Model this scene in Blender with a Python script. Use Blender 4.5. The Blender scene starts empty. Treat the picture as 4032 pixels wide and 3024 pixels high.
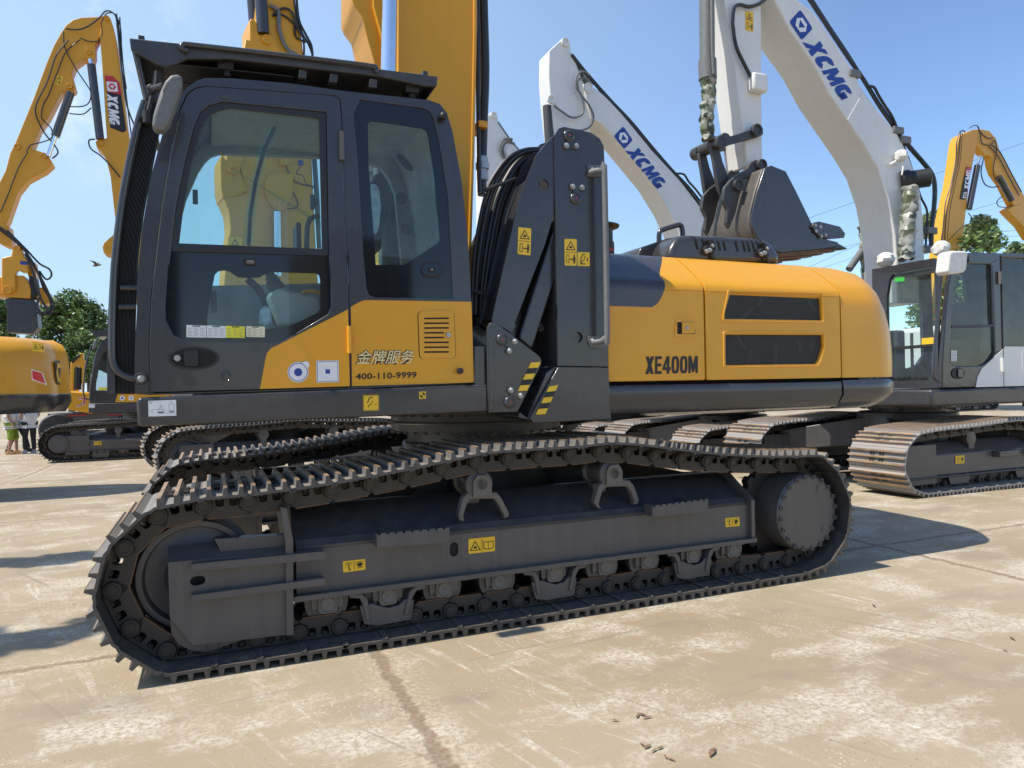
import bpy, bmesh, math, random
from mathutils import Vector, Matrix
from mathutils.geometry import tessellate_polygon
random.seed(7)
SC = bpy.context.scene
COL = SC.collection
PI = math.pi
R = math.radians
# ------------------------------------------------------------------ survey of the place
HC = 1.43                     # eye height of the photographer
FPX, PITCH, ROLL = 2800.0, .0029, -.0187
cp, sp, cr, sr = math.cos(PITCH), math.sin(PITCH), math.cos(ROLL), math.sin(ROLL)
FWD = Vector((0, cp, sp)); UP0 = Vector((0, -sp, cp))
RGT = Vector((cr, 0, 0)) + UP0*sr
UPV = Vector((-sr, 0, 0)) + UP0*cr
def ray(p): return FWD + RGT*((p[0]-2016)/FPX) - UPV*((p[1]-1512)/FPX)
def zm(ox, oy, s):             # reads points measured in an enlarged part of the survey picture
    return lambda *pts: [(ox+x*s, oy+y*s) for x, y in pts]
GROUND_DROP = .30              # the yard falls away gently behind the first machine
def gz(y):
    t = min(max((y-8.5)/7.5, 0), 1); return -GROUND_DROP*t*t*(3-2*t)

class Fr:
    """a machine's own frame: u along it, w away from the viewer, z up (metres)"""
    def __init__(s, yaw):
        s.yaw = yaw; s.t = Vector((math.cos(yaw), math.sin(yaw), 0)); s.n = Vector((-math.sin(yaw), math.cos(yaw), 0))
    def on_w(s, p, w):
        r = ray(p); X = r*(w/s.n.dot(r)); return (s.t.dot(X), X.z+HC)
    def on_u(s, p, u):
        r = ray(p); X = r*(u/s.t.dot(r)); return (s.n.dot(X), X.z+HC)
    def W(s, pts, w): return [s.on_w(p, w) for p in pts]
    def world(s, u, w, z): return s.t*u + s.n*w + Vector((0, 0, z))
    def at_ground(s, p, z):
        r = ray(p); X = r*((z-HC)/r.z); return (s.t.dot(X), s.n.dot(X))

# ------------------------------------------------------------------ materials
def nd(t, typ, **kw):
    n = t.nodes.new(typ)
    for k, v in kw.items():
        if k in n.inputs: n.inputs[k].default_value = v
        else: setattr(n, k, v)
    return n
def base_mat(name):
    m = bpy.data.materials.new(name); m.use_nodes = True
    t = m.node_tree; b = t.nodes['Principled BSDF']
    return m, t, b
def noise(t, vec, scale, detail=4, rough=.55, stretch=None):
    if stretch:
        mp = nd(t, 'ShaderNodeMapping'); mp.inputs['Scale'].default_value = stretch
        t.links.new(vec, mp.inputs['Vector']); vec = mp.outputs[0]
    n = nd(t, 'ShaderNodeTexNoise', Scale=scale, Detail=detail, Roughness=rough)
    t.links.new(vec, n.inputs['Vector']); return n.outputs['Fac']
def ramp(t, fac, a, b, ca=(0, 0, 0, 1), cb=(1, 1, 1, 1)):
    r = nd(t, 'ShaderNodeValToRGB'); e = r.color_ramp.elements
    e[0].position = a; e[1].position = b; e[0].color = ca; e[1].color = cb
    t.links.new(fac, r.inputs[0]); return r.outputs[0]
def mth(t, op, a, b=None, clamp=False):
    n = nd(t, 'ShaderNodeMath', operation=op, use_clamp=clamp)
    for i, x in enumerate((a, b)):
        if x is None: continue
        if isinstance(x, (int, float)): n.inputs[i].default_value = x
        else: t.links.new(x, n.inputs[i])
    return n.outputs[0]
def mixc(t, fac, a, b):
    n = nd(t, 'ShaderNodeMix', data_type='RGBA')
    for i, x in ((0, fac), (6, a), (7, b)):
        if isinstance(x, (int, float)): n.inputs[i].default_value = x
        elif isinstance(x, tuple): n.inputs[i].default_value = x if len(x) == 4 else x+(1,)
        else: t.links.new(x, n.inputs[i])
    return n.outputs[2]
def paint(name, col, rough=.38, coat=.35, dust=.25, dcol=(.30, .25, .19), metal=0, streak=.5, spec=.5, top=.35, bump=0, bscale=60, wave=0):
    m, t, b = base_mat(name)
    tc = nd(t, 'ShaderNodeTexCoord').outputs['Object']
    n1 = noise(t, tc, 2.3, 6, .6); n2 = noise(t, tc, 14, 5, .65)
    st = noise(t, tc, 5.0, 4, .6, (3.2, 3.2, .22))
    geo = nd(t, 'ShaderNodeNewGeometry'); sep = nd(t, 'ShaderNodeSeparateXYZ')
    t.links.new(geo.outputs['Normal'], sep.inputs[0])
    up = ramp(t, sep.outputs['Z'], .35, .95)
    d = mth(t, 'MULTIPLY', ramp(t, n1, .38, .75), ramp(t, n2, .25, .7))
    d = mth(t, 'ADD', mth(t, 'MULTIPLY', d, dust), mth(t, 'MULTIPLY', ramp(t, st, .45, .8), dust*streak))
    d = mth(t, 'ADD', d, mth(t, 'MULTIPLY', mth(t, 'MULTIPLY', up, top), ramp(t, n2, .3, .65)), True)
    c = mixc(t, d, tuple(col), tuple(dcol))
    t.links.new(c, b.inputs['Base Color'])
    rr = mth(t, 'ADD', mth(t, 'MULTIPLY', d, .5), rough, True); t.links.new(rr, b.inputs['Roughness'])
    b.inputs['Metallic'].default_value = metal
    b.inputs['Coat Weight'].default_value = coat; b.inputs['Coat Roughness'].default_value = .08
    b.inputs['Specular IOR Level'].default_value = spec
    if wave:
        bp = nd(t, 'ShaderNodeBump', Strength=wave, Distance=.05)
        t.links.new(noise(t, tc, 3.2, 2, .5), bp.inputs['Height']); t.links.new(bp.outputs[0], b.inputs['Normal']); t.links.new(bp.outputs[0], b.inputs['Coat Normal'])
    if bump:
        bp = nd(t, 'ShaderNodeBump', Strength=bump, Distance=.004)
        t.links.new(noise(t, tc, bscale, 4, .6), bp.inputs['Height']); t.links.new(bp.outputs[0], b.inputs['Normal'])
    return m
def plain(name, col, rough=.5, metal=0, coat=0, var=.12, vs=12):
    m, t, b = base_mat(name)
    tc = nd(t, 'ShaderNodeTexCoord').outputs['Object']
    n = noise(t, tc, vs, 4, .6)
    c = mixc(t, ramp(t, n, .3, .7), tuple(x*(1-var) for x in col), tuple(min(1, x*(1+var)) for x in col))
    t.links.new(c, b.inputs['Base Color'])
    b.inputs['Roughness'].default_value = rough; b.inputs['Metallic'].default_value = metal
    b.inputs['Coat Weight'].default_value = coat
    return m
def glass(name, tint, refl=.9, haze=.10):
    m, t, b = base_mat(name)
    t.nodes.remove(b); out = t.nodes['Material Output']
    tb = nd(t, 'ShaderNodeBsdfTransparent', Color=tint+(1,))
    gl = nd(t, 'ShaderNodeBsdfGlossy', Roughness=.015, Color=(refl, refl, refl, 1))
    fr = nd(t, 'ShaderNodeFresnel', IOR=1.5); gb = nd(t, 'ShaderNodeNewGeometry'); t.links.new(mth(t, 'SUBTRACT', 1.5, mth(t, 'MULTIPLY', gb.outputs['Backfacing'], .8333)), fr.inputs['IOR'])
    tc = nd(t, 'ShaderNodeTexCoord').outputs['Object']
    df = nd(t, 'ShaderNodeBsdfDiffuse', Color=(.45, .50, .47, 1))
    mx0 = nd(t, 'ShaderNodeMixShader'); t.links.new(mth(t, 'MULTIPLY', mth(t, 'ADD', ramp(t, noise(t, tc, 6, 5, .7), .35, .8), .35), haze), mx0.inputs[0])
    t.links.new(tb.outputs[0], mx0.inputs[1]); t.links.new(df.outputs[0], mx0.inputs[2])
    mx = nd(t, 'ShaderNodeMixShader'); t.links.new(fr.outputs[0], mx.inputs[0])
    t.links.new(mx0.outputs[0], mx.inputs[1]); t.links.new(gl.outputs[0], mx.inputs[2])
    t.links.new(mx.outputs[0], out.inputs['Surface'])
    return m

M = {}
M['yellow'] = paint('yellow_paint', (.76, .350, .016), .30, .12, .16, (.50, .27, .03), streak=.75, top=.05, spec=.40, wave=.10)
M['boom_yellow'] = paint('boom_yellow_paint', (.70, .325, .008), .40, .06, .16, (.46, .26, .05), streak=.7, top=.10)
M['char'] = paint('charcoal_paint', (.035, .035, .040), .26, .4, .10, (.16, .145, .13), streak=.5, top=.12, wave=.10)
M['char_flat'] = paint('charcoal_flat_paint', (.034, .036, .042), .45, .15, .2, (.22, .19, .16), streak=.6, top=.3)
M['under'] = paint('dusty_undercarriage_paint', (.078, .075, .076), .38, .12, .20, (.24, .20, .165), streak=.9, top=.10, wave=.04, bump=.06, bscale=60)
M['under_shaded'] = paint('shaded_underframe_paint', (.048, .049, .056), .30, .2, .35, (.20, .165, .13), streak=.3, top=.25, wave=.04)  # undercarriage paint again, with the deck's dark reflection put into the colour
M['steel'] = paint('track_steel', (.040, .037, .035), .46, 0, .5, (.11, .078, .052), metal=.2, top=.3, bump=.3, bscale=50)
M['shoe'] = paint('track_shoe_paint', (.056, .059, .066), .34, .1, .34, (.30, .24, .17), metal=.3, top=.5, bump=.25, bscale=45)
M['shoe_worn'] = paint('worn_shoe_face', (.21, .205, .20), .42, 0, .6, (.34, .27, .19), metal=.15, top=.3, bump=.3, bscale=35)
M['rail'] = plain('worn_chain_rail', (.16, .09, .045), .5, .4, 0, .5, 20)
M['worn'] = plain('worn_grouser_steel', (.42, .27, .15), .45, .5, 0, .45, 9)
M['shoe_pale'] = paint('pale_worn_shoe', (.33, .32, .31), .5, 0, .45, (.38, .27, .18), metal=.2, top=.4, bump=.3)
M['white'] = paint('white_paint', (.74, .745, .72), .40, .2, .14, (.40, .35, .27), streak=.9, top=.25)
M['black'] = plain('black_rubber', (.018, .018, .019), .55)
M['hose_grey'] = plain('hose_sleeve', (.055, .056, .058), .5, 0, 0, .3, 60)
M['hose'] = plain('hose_rubber', (.020, .021, .023), .42, 0, .1)
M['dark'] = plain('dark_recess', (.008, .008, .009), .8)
M['frit'] = plain('black_glass_frit', (.010, .012, .015), .05, 0, 0, .02)
M['gasket'] = plain('window_gasket', (.022, .020, .022), .4)
M['chrome'] = plain('chrome_rod', (.80, .82, .85), .13, 1.0, 0, .03)
M['bolt'] = plain('zinc_bolt', (.40, .40, .39), .42, .8, 0, .15)
M['castgrey'] = paint('cast_grey_cap', (.13, .122, .112), .5, .05, .4, (.24, .20, .15), streak=.5, top=.4)
M['mirror_grey'] = plain('mirror_housing', (.15, .155, .155), .55, 0, 0, .15, 25)
M['glass'] = glass('tinted_glass', (.70, .88, .87), haze=.09)
M['glass_dark'] = glass('dark_tinted_glass', (.50, .62, .61))
M['liner'] = plain('cab_liner', (.34, .35, .34), .7)
M['seat'] = plain('seat_cloth', (.035, .036, .04), .8)
M['film'] = plain('plastic_film', (.42, .46, .52), .25, 0, .4, .35, 18)
M['y_sign'] = plain('yellow_sticker', (.85, .52, .015), .4, 0, .2, .03)
M['k_sign'] = plain('black_print', (.012, .012, .012), .45)
M['w_sign'] = plain('white_sticker', (.78, .79, .80), .4, 0, .1, .02)
M['r_sign'] = plain('red_sticker', (.55, .015, .02), .35, 0, .2, .03)
M['b_sign'] = plain('blue_print', (.012, .045, .30), .35, 0, .2, .03)
M['g_sign'] = plain('grey_print', (.28, .28, .29), .5)
M['gold'] = plain('pale_gold_print', (.80, .66, .33), .35, .1, .1, .12, 40)
M['lime'] = plain('yellow_paper', (.80, .76, .03), .5)
M['cream'] = plain('cream_paper', (.76, .74, .50), .5)
M['net'] = plain('vent_net', (.075, .07, .065), .5, .1)
M['bucket'] = paint('worn_bucket_steel', (.12, .112, .105), .42, 0, .5, (.26, .19, .13), metal=.35, top=.2, bump=.2)
M['camo'] = None
def camo():
    m, t, b = base_mat('camouflage_cloth')
    tc = nd(t, 'ShaderNodeTexCoord').outputs['Object']
    a = ramp(t, noise(t, tc, 7, 3), .49, .52); c = ramp(t, noise(t, tc, 11, 3), .53, .56)
    x = mixc(t, a, (.025, .04, .022), (.15, .17, .10)); x = mixc(t, c, x, (.33, .33, .28))
    t.links.new(x, b.inputs['Base Color']); b.inputs['Roughness'].default_value = .45
    return m
M['camo'] = camo()
M['cloth'] = plain('white_cloth_cover', (.72, .71, .66), .8)
DECAL = [M['y_sign'], M['k_sign'], M['w_sign'], M['r_sign'], M['b_sign'], M['g_sign'], M['lime'], M['cream'], M['gold']]
Y_, K_, W_, R_, B_, G_, L_, C_, O_ = range(9)

# ------------------------------------------------------------------ things and parts
def thing(name, label, cat, fr, base, group=None):
    o = bpy.data.objects.new(name, None); COL.objects.link(o)
    o.location = fr.world(*base); o.rotation_euler = (0, 0, fr.yaw)
    o['label'] = label; o['category'] = cat
    if group: o['group'] = group
    o.empty_display_size = .2
    BASE[o.name] = Vector(base)
    return o
BASE = {}
def base_of(o):
    while o.parent: o = o.parent
    return BASE.get(o.name, Vector((0, 0, 0)))
def finish(me, angle=35):
    me.polygons.foreach_set('use_smooth', [True]*len(me.polygons))
    me.set_sharp_from_angle(angle=R(angle)); me.update()
def link(name, me, parent=None, label=None):
    o = bpy.data.objects.new(name, me); COL.objects.link(o)
    if parent: o.parent = parent
    if label: o['label'] = label
    return o

def clean(P):
    o = []
    for p in P:
        if not o or (abs(p[0]-o[-1][0])+abs(p[1]-o[-1][1])) > 2e-4: o.append(tuple(p))
    if len(o) > 2 and (abs(o[0][0]-o[-1][0])+abs(o[0][1]-o[-1][1])) < 2e-4: o.pop()
    return o
class MB:
    def __init__(s): s.bm = bmesh.new(); s.mi = 0
    def mat(s, i): s.mi = i; return s
    def face(s, vs):
        try:
            f = s.bm.faces.new(vs); f.material_index = s.mi; return f
        except ValueError: return None
    def v(s, p): return s.bm.verts.new(p)
    def prism(s, pts, w0, w1, holes=(), cap=(1, 1)):
        loops = [clean(L) for L in [list(pts)]+[list(h) for h in holes]]
        A = [[s.v((u, w0, z)) for u, z in L] for L in loops]
        B = [[s.v((u, w1, z)) for u, z in L] for L in loops]
        for a, b in zip(A, B):
            n = len(a)
            for i in range(n): s.face([a[i], a[(i+1) % n], b[(i+1) % n], b[i]])
        if holes:
            s.fill(A); s.fill(B)
        else:
            if cap[0]: s.face(A[0])
            if cap[1]: s.face(B[0])
        return s
    def fill(s, loops):
        b = bmesh.new(); mp = {}; ed = []
        for a in loops:
            L = [b.verts.new(v.co) for v in a]
            for v, o in zip(L, a): mp[v] = o
            for i in range(len(L)): ed.append(b.edges.new((L[i], L[(i+1) % len(L)])))
        bmesh.ops.triangle_fill(b, use_beauty=True, use_dissolve=False, edges=ed)
        for f in b.faces: s.face([mp[v] for v in f.verts])
        b.free()
    def flat(s, pts, w):
        s.face([s.v((u, w, z)) for u, z in pts]); return s
    def box(s, u0, u1, w0, w1, z0, z1):
        return s.prism([(u0, z0), (u1, z0), (u1, z1), (u0, z1)], w0, w1)
    def loft(s, rings, closed=True, cap=True):
        V = [[s.v(p) for p in r] for r in rings]
        for a, b in zip(V, V[1:]):
            n = len(a)
            for i in range(n if closed else n-1): s.face([a[i], a[(i+1) % n], b[(i+1) % n], b[i]])
        if cap and closed: s.face(V[0]); s.face(V[-1])
        return s
    def cyl(s, c0, c1, r0, r1=None, n=24, cap=True):
        c0 = Vector(c0); c1 = Vector(c1); r1 = r0 if r1 is None else r1
        ax = (c1-c0).normalized(); a = ax.orthogonal().normalized(); b = ax.cross(a)
        return s.loft([[c+(a*math.cos(2*PI*i/n)+b*math.sin(2*PI*i/n))*r for i in range(n)] for c, r in ((c0, r0), (c1, r1))], True, cap)
    def lathe(s, c, ax, prof, n=40, cap=True):
        c = Vector(c); ax = Vector(ax).normalized(); a = ax.orthogonal().normalized(); b = ax.cross(a)
        return s.loft([[c+ax*h+(a*math.cos(2*PI*i/n)+b*math.sin(2*PI*i/n))*max(r, 1e-4) for i in range(n)] for r, h in prof], True, cap)
    def tube(s, pts, r, n=10, cap=True):
        pts = [Vector(p) for p in pts]; rings = []; a = None
        for i, p in enumerate(pts):
            d = (pts[min(i+1, len(pts)-1)]-pts[max(i-1, 0)]).normalized()
            a = d.orthogonal().normalized() if a is None else (a-d*a.dot(d)).normalized()
            b = d.cross(a); rr = r[i] if isinstance(r, (list, tuple)) else r
            rings.append([p+(a*math.cos(2*PI*k/n)+b*math.sin(2*PI*k/n))*rr for k in range(n)])
        return s.loft(rings, True, cap)
    def build(s, name, mats, parent=None, bevel=0, angle=35, seg=2, label=None, off=None, recalc=True):
        if not isinstance(mats, (list, tuple)): mats = [mats]
        o0 = Vector(off) if off is not None else (base_of(parent) if parent else Vector((0, 0, 0)))
        bmesh.ops.translate(s.bm, verts=s.bm.verts, vec=-o0)
        if recalc: bmesh.ops.recalc_face_normals(s.bm, faces=s.bm.faces)
        me = bpy.data.meshes.new(name); s.bm.to_mesh(me); s.bm.free()
        for m in mats: me.materials.append(m)
        finish(me, angle)
        o = link(name, me, parent, label)
        if bevel:
            b = o.modifiers.new('edge', 'BEVEL'); b.width = bevel; b.segments = seg; b.limit_method = 'ANGLE'; b.angle_limit = R(angle)
            b.harden_normals = False
        return o
def rnd(pts, r, n=5):
    out = []; k = len(pts)
    for i in range(k):
        rr = r[i] if isinstance(r, (list, tuple)) else r
        p = Vector(pts[i]); a = Vector(pts[i-1])-p; b = Vector(pts[(i+1) % k])-p
        if rr <= 0: out.append(tuple(p)); continue
        la, lb = a.length, b.length; a.normalize(); b.normalize()
        ang = max(.05, a.angle(b)); d = min(rr/math.tan(ang/2), la*.48, lb*.48)
        q0 = p+a*d; q1 = p+b*d
        for j in range(n+1):
            t = j/n; out.append(tuple(q0*(1-t)**2+p*2*t*(1-t)+q1*t*t))
    return out
def smooth(pts, k=6):
    P = [Vector(p) for p in pts]; out = []
    for i in range(len(P)-1):
        p0, p1, p2, p3 = P[max(i-1, 0)], P[i], P[i+1], P[min(i+2, len(P)-1)]
        for j in range(k):
            t = j/k
            out.append(.5*((2*p1)+(p2-p0)*t+(2*p0-5*p1+4*p2-p3)*t*t+(3*p1-p0-3*p2+p3)*t**3))
    out.append(P[-1]); return out
def circ(c, r, n=20, ry=None, a0=0): return [(c[0]+r*math.cos(a0+2*PI*i/n), c[1]+(ry or r)*math.sin(a0+2*PI*i/n)) for i in range(n)]
def slot(c, a, b, n=8):          # stadium, half sizes a (u) and b (z)
    r = min(a, b); o = []
    for i in range(2*n+2):
        th = PI*i/n if False else 2*PI*(i+.5)/(2*n+2)
        x, y = math.cos(th)*r, math.sin(th)*r
        o.append((c[0]+x+math.copysign(a-r, x), c[1]+y+math.copysign(b-r, y)))
    return o
def hexbolt(mb, u, w, z, r=.016, h=.014):
    mb.lathe((u, w, z), (0, -1, 0), [(r*1.35, 0), (r*1.35, .003)], 14); mb.lathe((u, w-.003, z), (0, -1, 0), [(r, 0), (r, h*.8), (r*.8, h)], 6)

# ------------------------------------------------------------------ decals and lettering
def quad_map(c, x, y):
    a = Vector(c[0])*(1-x)+Vector(c[1])*x; b = Vector(c[3])*(1-x)+Vector(c[2])*x
    return a*(1-y)+b*y
def decal(parent, name, corners, w, shapes, label=None, step=.0012, lift=.0022):
    """corners: four (u,z) tl,tr,br,bl ; shapes: (material, polygon in 0..1)"""
    mb = MB()
    for k, (mi, poly) in enumerate(shapes):
        mb.mat(mi)
        lv = 0 if k == 0 else 1
        mb.flat([tuple(quad_map(corners, x, y)) for x, y in poly], w-lift-step*(lv if k == 0 else 1+.4*(k % 5)))
    return mb.build(name, DECAL, parent, label=label, recalc=False)
def ln(x0, y0, x1, y1, t, asp=1):
    dx, dy = x1-x0, (y1-y0)/asp; l = math.hypot(dx, dy) or 1; nx, ny = -dy/l*t/2, dx/l*t/2*asp
    return [(x0+nx, y0+ny), (x1+nx, y1+ny), (x1-nx, y1-ny), (x0-nx, y0-ny)]
RQ = rnd([(0, 0), (1, 0), (1, 1), (0, 1)], .06, 3)
def sub(shapes, x0, y0, x1, y1): return [(m, [(x0+(x1-x0)*x, y0+(y1-y0)*y) for x, y in p]) for m, p in shapes]
WARN_TRI = [(K_, [(.5, .08), (.95, .88), (.05, .88)]), (Y_, [(.5, .22), (.83, .81), (.17, .81)]), (K_, [(.35, .72), (.42, .5), (.5, .55), (.55, .45), (.66, .72)])]
WARN_MAN = [(K_, ln(.12, .15, .12, .85, .04)), (K_, ln(.34, .15, .34, .85, .04)), (K_, ln(.12, .15, .34, .15, .04)), (K_, ln(.12, .85, .34, .85, .04)),
            (K_, ln(.42, .55, .72, .55, .06)), (K_, [(.40, .55), (.5, .45), (.5, .65)]), (K_, [(.74, .55), (.64, .45), (.64, .65)]),
            (K_, circ((.83, .2), .07, 10)), (K_, [(.74, .3), (.92, .3), (.92, .6), (.88, .92), (.84, .92), (.83, .65), (.80, .92), (.76, .92)])]
SEAT_SIGN = [(K_, ln(.62, .15, .42, .15, .06)), (K_, ln(.42, .15, .26, .5, .06)), (K_, ln(.26, .5, .24, .84, .06)), (K_, ln(.24, .84, .62, .84, .06)),
             (K_, ln(.60, .36, .50, .60, .05)), (K_, ln(.50, .60, .38, .62, .05)), (K_, ln(.38, .62, .32, .78, .05)), (K_, circ((.60, .32), .04, 8)),
             (K_, ln(.80, .38, .80, .62, .05)), (K_, [(.72, .54), (.88, .54), (.80, .66)])]
HOOK_SIGN = [(K_, ln(.5, .1, .5, .9, .02)), (K_, circ((.26, .3), .15, 14)), (Y_, circ((.26, .3), .125, 14)), (K_, ln(.26, .22, .26, .4, .06)), (K_, ln(.26, .48, .26, .7, .05)),
             (K_, ln(.26, .70, .33, .82, .05)), (K_, ln(.33, .82, .24, .88, .05)), (K_, ln(.57, .22, .93, .18, .04)), (K_, circ((.75, .42), .13, 12)), (Y_, circ((.75, .42), .09, 12)),
             (K_, ln(.64, .78, .86, .5, .05)), (K_, ln(.64, .5, .86, .78, .05))]
BOOK_SIGN = sub(WARN_TRI, .02, .08, .48, .92)+[(K_, ln(.5, .06, .5, .94, .015)), (K_, [(.56, .25), (.74, .32), (.94, .25), (.94, .78), (.74, .85), (.56, .78)]), (Y_, [(.59, .3), (.73, .37), (.73, .78), (.59, .73)]), (Y_, [(.75, .37), (.91, .3), (.91, .73), (.75, .78)])]
def text_mesh(parent, name, body, corners, w, mi=K_, bold=.0, shear=0, lift=.003, res=3, spacing=1.0):
    c = bpy.data.curves.new('lettering', 'FONT'); c.body = body; c.offset = bold; c.shear = shear; c.resolution_u = res; c.space_character = spacing
    o = bpy.data.objects.new('lettering', c); COL.objects.link(o); bpy.context.view_layer.update()
    me = bpy.data.meshes.new_from_object(o.evaluated_get(bpy.context.evaluated_depsgraph_get()))
    bpy.data.objects.remove(o); bpy.data.curves.remove(c)
    xs = [v.co.x for v in me.vertices]; ys = [v.co.y for v in me.vertices]
    x0, x1, y0, y1 = min(xs), max(xs), min(ys), max(ys); b = base_of(parent)
    for v in me.vertices:
        q = quad_map(corners, (v.co.x-x0)/(x1-x0), 1-(v.co.y-y0)/(y1-y0))
        v.co = Vector((q.x, w-lift, q.y))-b
    me.materials.clear(); me.materials.append(DECAL[mi])
    me.name = name
    return link(name, me, parent)

def ring_polys(rx, ry, tx, ty, a0, a1, n=28, e=2.6):
    o = []; pt = lambda a, fx, fy: (.5+math.copysign(abs(math.cos(a))**(2/e), math.cos(a))*fx, .5-math.copysign(abs(math.sin(a))**(2/e), math.sin(a))*fy)
    for i in range(n):
        a, b = R(a0+(a1-a0)*i/n), R(a0+(a1-a0)*(i+1)/n); o.append([pt(a, rx, ry), pt(b, rx, ry), pt(b, rx-tx, ry-ty), pt(a, rx-tx, ry-ty)])
    return o
def glyph(c, t=.30, v=.22):
    if c == 'X': t = min(t, .33)
    if c == 'X': return [[(0, 0), (t*1.15, 0), (1, 1), (1-t*1.15, 1)], [(1-t*1.15, 0), (1, 0), (t*1.15, 1), (0, 1)]]
    if c == 'C': return ring_polys(.5, .5, t, v, 42, 318)
    if c == 'G': return ring_polys(.5, .5, t, v, 42, 345)+[[(.52, .46), (1, .46), (1, .66), (.52, .66)], [(1-t, .6), (1, .6), (1, .95), (1-t, .95)]]
    if c == 'M': t = min(t, .31)
    if c == 'M': return [[(0, 0), (t*.8, 0), (t*.8, 1), (0, 1)], [(1-t*.8, 0), (1, 0), (1, 1), (1-t*.8, 1)], [(0, 0), (t*.95, 0), (.5, .50), (1-t*.95, 0), (1, 0), (.5+t*.34, .94), (.5-t*.34, .94)]]
    if c == 'E': return [[(0, 0), (t*1.1, 0), (t*1.1, 1), (0, 1)], [(0, 0), (1, 0), (1, v*.8), (0, v*.8)], [(0, .5-v*.4), (.92, .5-v*.4), (.92, .5+v*.4), (0, .5+v*.4)], [(0, 1-v*.8), (1, 1-v*.8), (1, 1), (0, 1)]]
    if c == '4': return [[(.52, 0), (.84, 0), (.84, 1), (.52, 1)], [(0, .62), (1, .62), (1, .79), (0, .79)], [(.50, 0), (.60, 0), (.60, .20), (.30, .66), (0, .66)]]
    if c == '0': return ring_polys(.5, .5, t*1.05, v*.8, 0, 360, 36, 3.2)
def block_text(parent, name, s_, corners, w, mi, slant=0, widths=None, gap=.06, t=.30, v=.22, lift=.003, cut=None):
    widths = widths or [1]*len(s_); tot = sum(widths)+gap*(len(s_)-1); x = 0; mb = MB()
    for c, wd in zip(s_, widths):
        for pi, poly in enumerate(glyph(c, t, v)):
            q = [((x+px*wd)/tot, py) for px, py in poly]; q = [((a+slant*(1-b))/(1+slant), b) for a, b in q]
            mb.flat([tuple(quad_map(corners, a, b)) for a, b in q], w-lift-.0004*pi*(1 if c in 'XM4E' else 0))
        if c == 'X' and cut is not None:
            mb.mat(1)
            for o in (0.02, .14): q = [((x+px*wd)/tot, py) for px, py in ((.78+o, 0), (.83+o, 0), (.17+o-.0, 1), (.12+o, 1))]; mb.flat([tuple(quad_map(corners, (a+slant*(1-b))/(1+slant), b)) for a, b in q], w-lift-.002)
            mb.mat(0)
        x += wd+gap
    return mb.build(name, [DECAL[mi], DECAL[cut if cut is not None else mi]], parent, recalc=False)
def proj(fr, p):
    X = fr.world(p[0], p[1], p[2]-HC); z = X.dot(FWD); return (2016+FPX*X.dot(RGT)/z, 1512-FPX*X.dot(UPV)/z)
# ------------------------------------------------------------------ crawler tracks
PITCH_T = .216
SHOE_PROF = [(-.121, -.012), (-.100, 0), (.098, 0), (.124, -.012), (.126, .002), (.104, .014), (.091, .015), (.085, .052), (.068, .052), (.060, .015),
             (.014, .015), (.008, .052), (-.008, .052), (-.014, .015), (-.060, .015), (-.067, .052), (-.084, .052), (-.091, .015), (-.104, .014), (-.123, .004)]
def shoe_mesh(width, worn=True, m='shoe'):
    mb = MB()
    mb.prism(SHOE_PROF, -width/2, width/2)
    for f in mb.bm.faces:
        if len(f.verts) == 4 and sum(v.co.z for v in f.verts)/4 > .005: f.material_index = 3
    mb.mat(1)
    for s0, s1 in ((.066, .087), (-.010, .010), (-.086, -.065)):   # rubbed grouser tips
        if worn: mb.box(s0+.0005, s1-.0005, -width/2+.006, width/2-.006, .0505, .0535)
    mb.mat(2)
    for s0 in (-.038, .038):                                         # bolt heads between the grousers
        for w in (-.085, -.045, .045, .085): mb.cyl((s0, w, .012), (s0, w, .030), .015, n=6)
    bm = mb.bm; bmesh.ops.recalc_face_normals(bm, faces=bm.faces)
    me = bpy.data.meshes.new('track_shoe'); bm.to_mesh(me); bm.free()
    for x in (M[m], M['worn'], M['steel'], M['shoe_worn'] if m == 'shoe' else M[m]): me.materials.append(x)
    finish(me, 30); return me
LINK_OUT = rnd([(-.098, -.004), (.088, -.004), (.120, -.018), (.156, -.030), (.158, -.082), (.118, -.100), (.085, -.122), (-.092, -.122), (-.124, -.104), (-.118, -.05)], [.01, .02, .02, .03, .03, .03, .01, .01, .02, .02], 3)
LINK_HOLES = [rnd([(-.068, -.018), (-.020, -.018), (-.020, -.066), (-.062, -.066)], .014, 3), rnd([(.006, -.018), (.052, -.018), (.046, -.066), (.006, -.066)], .014, 3)]
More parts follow.
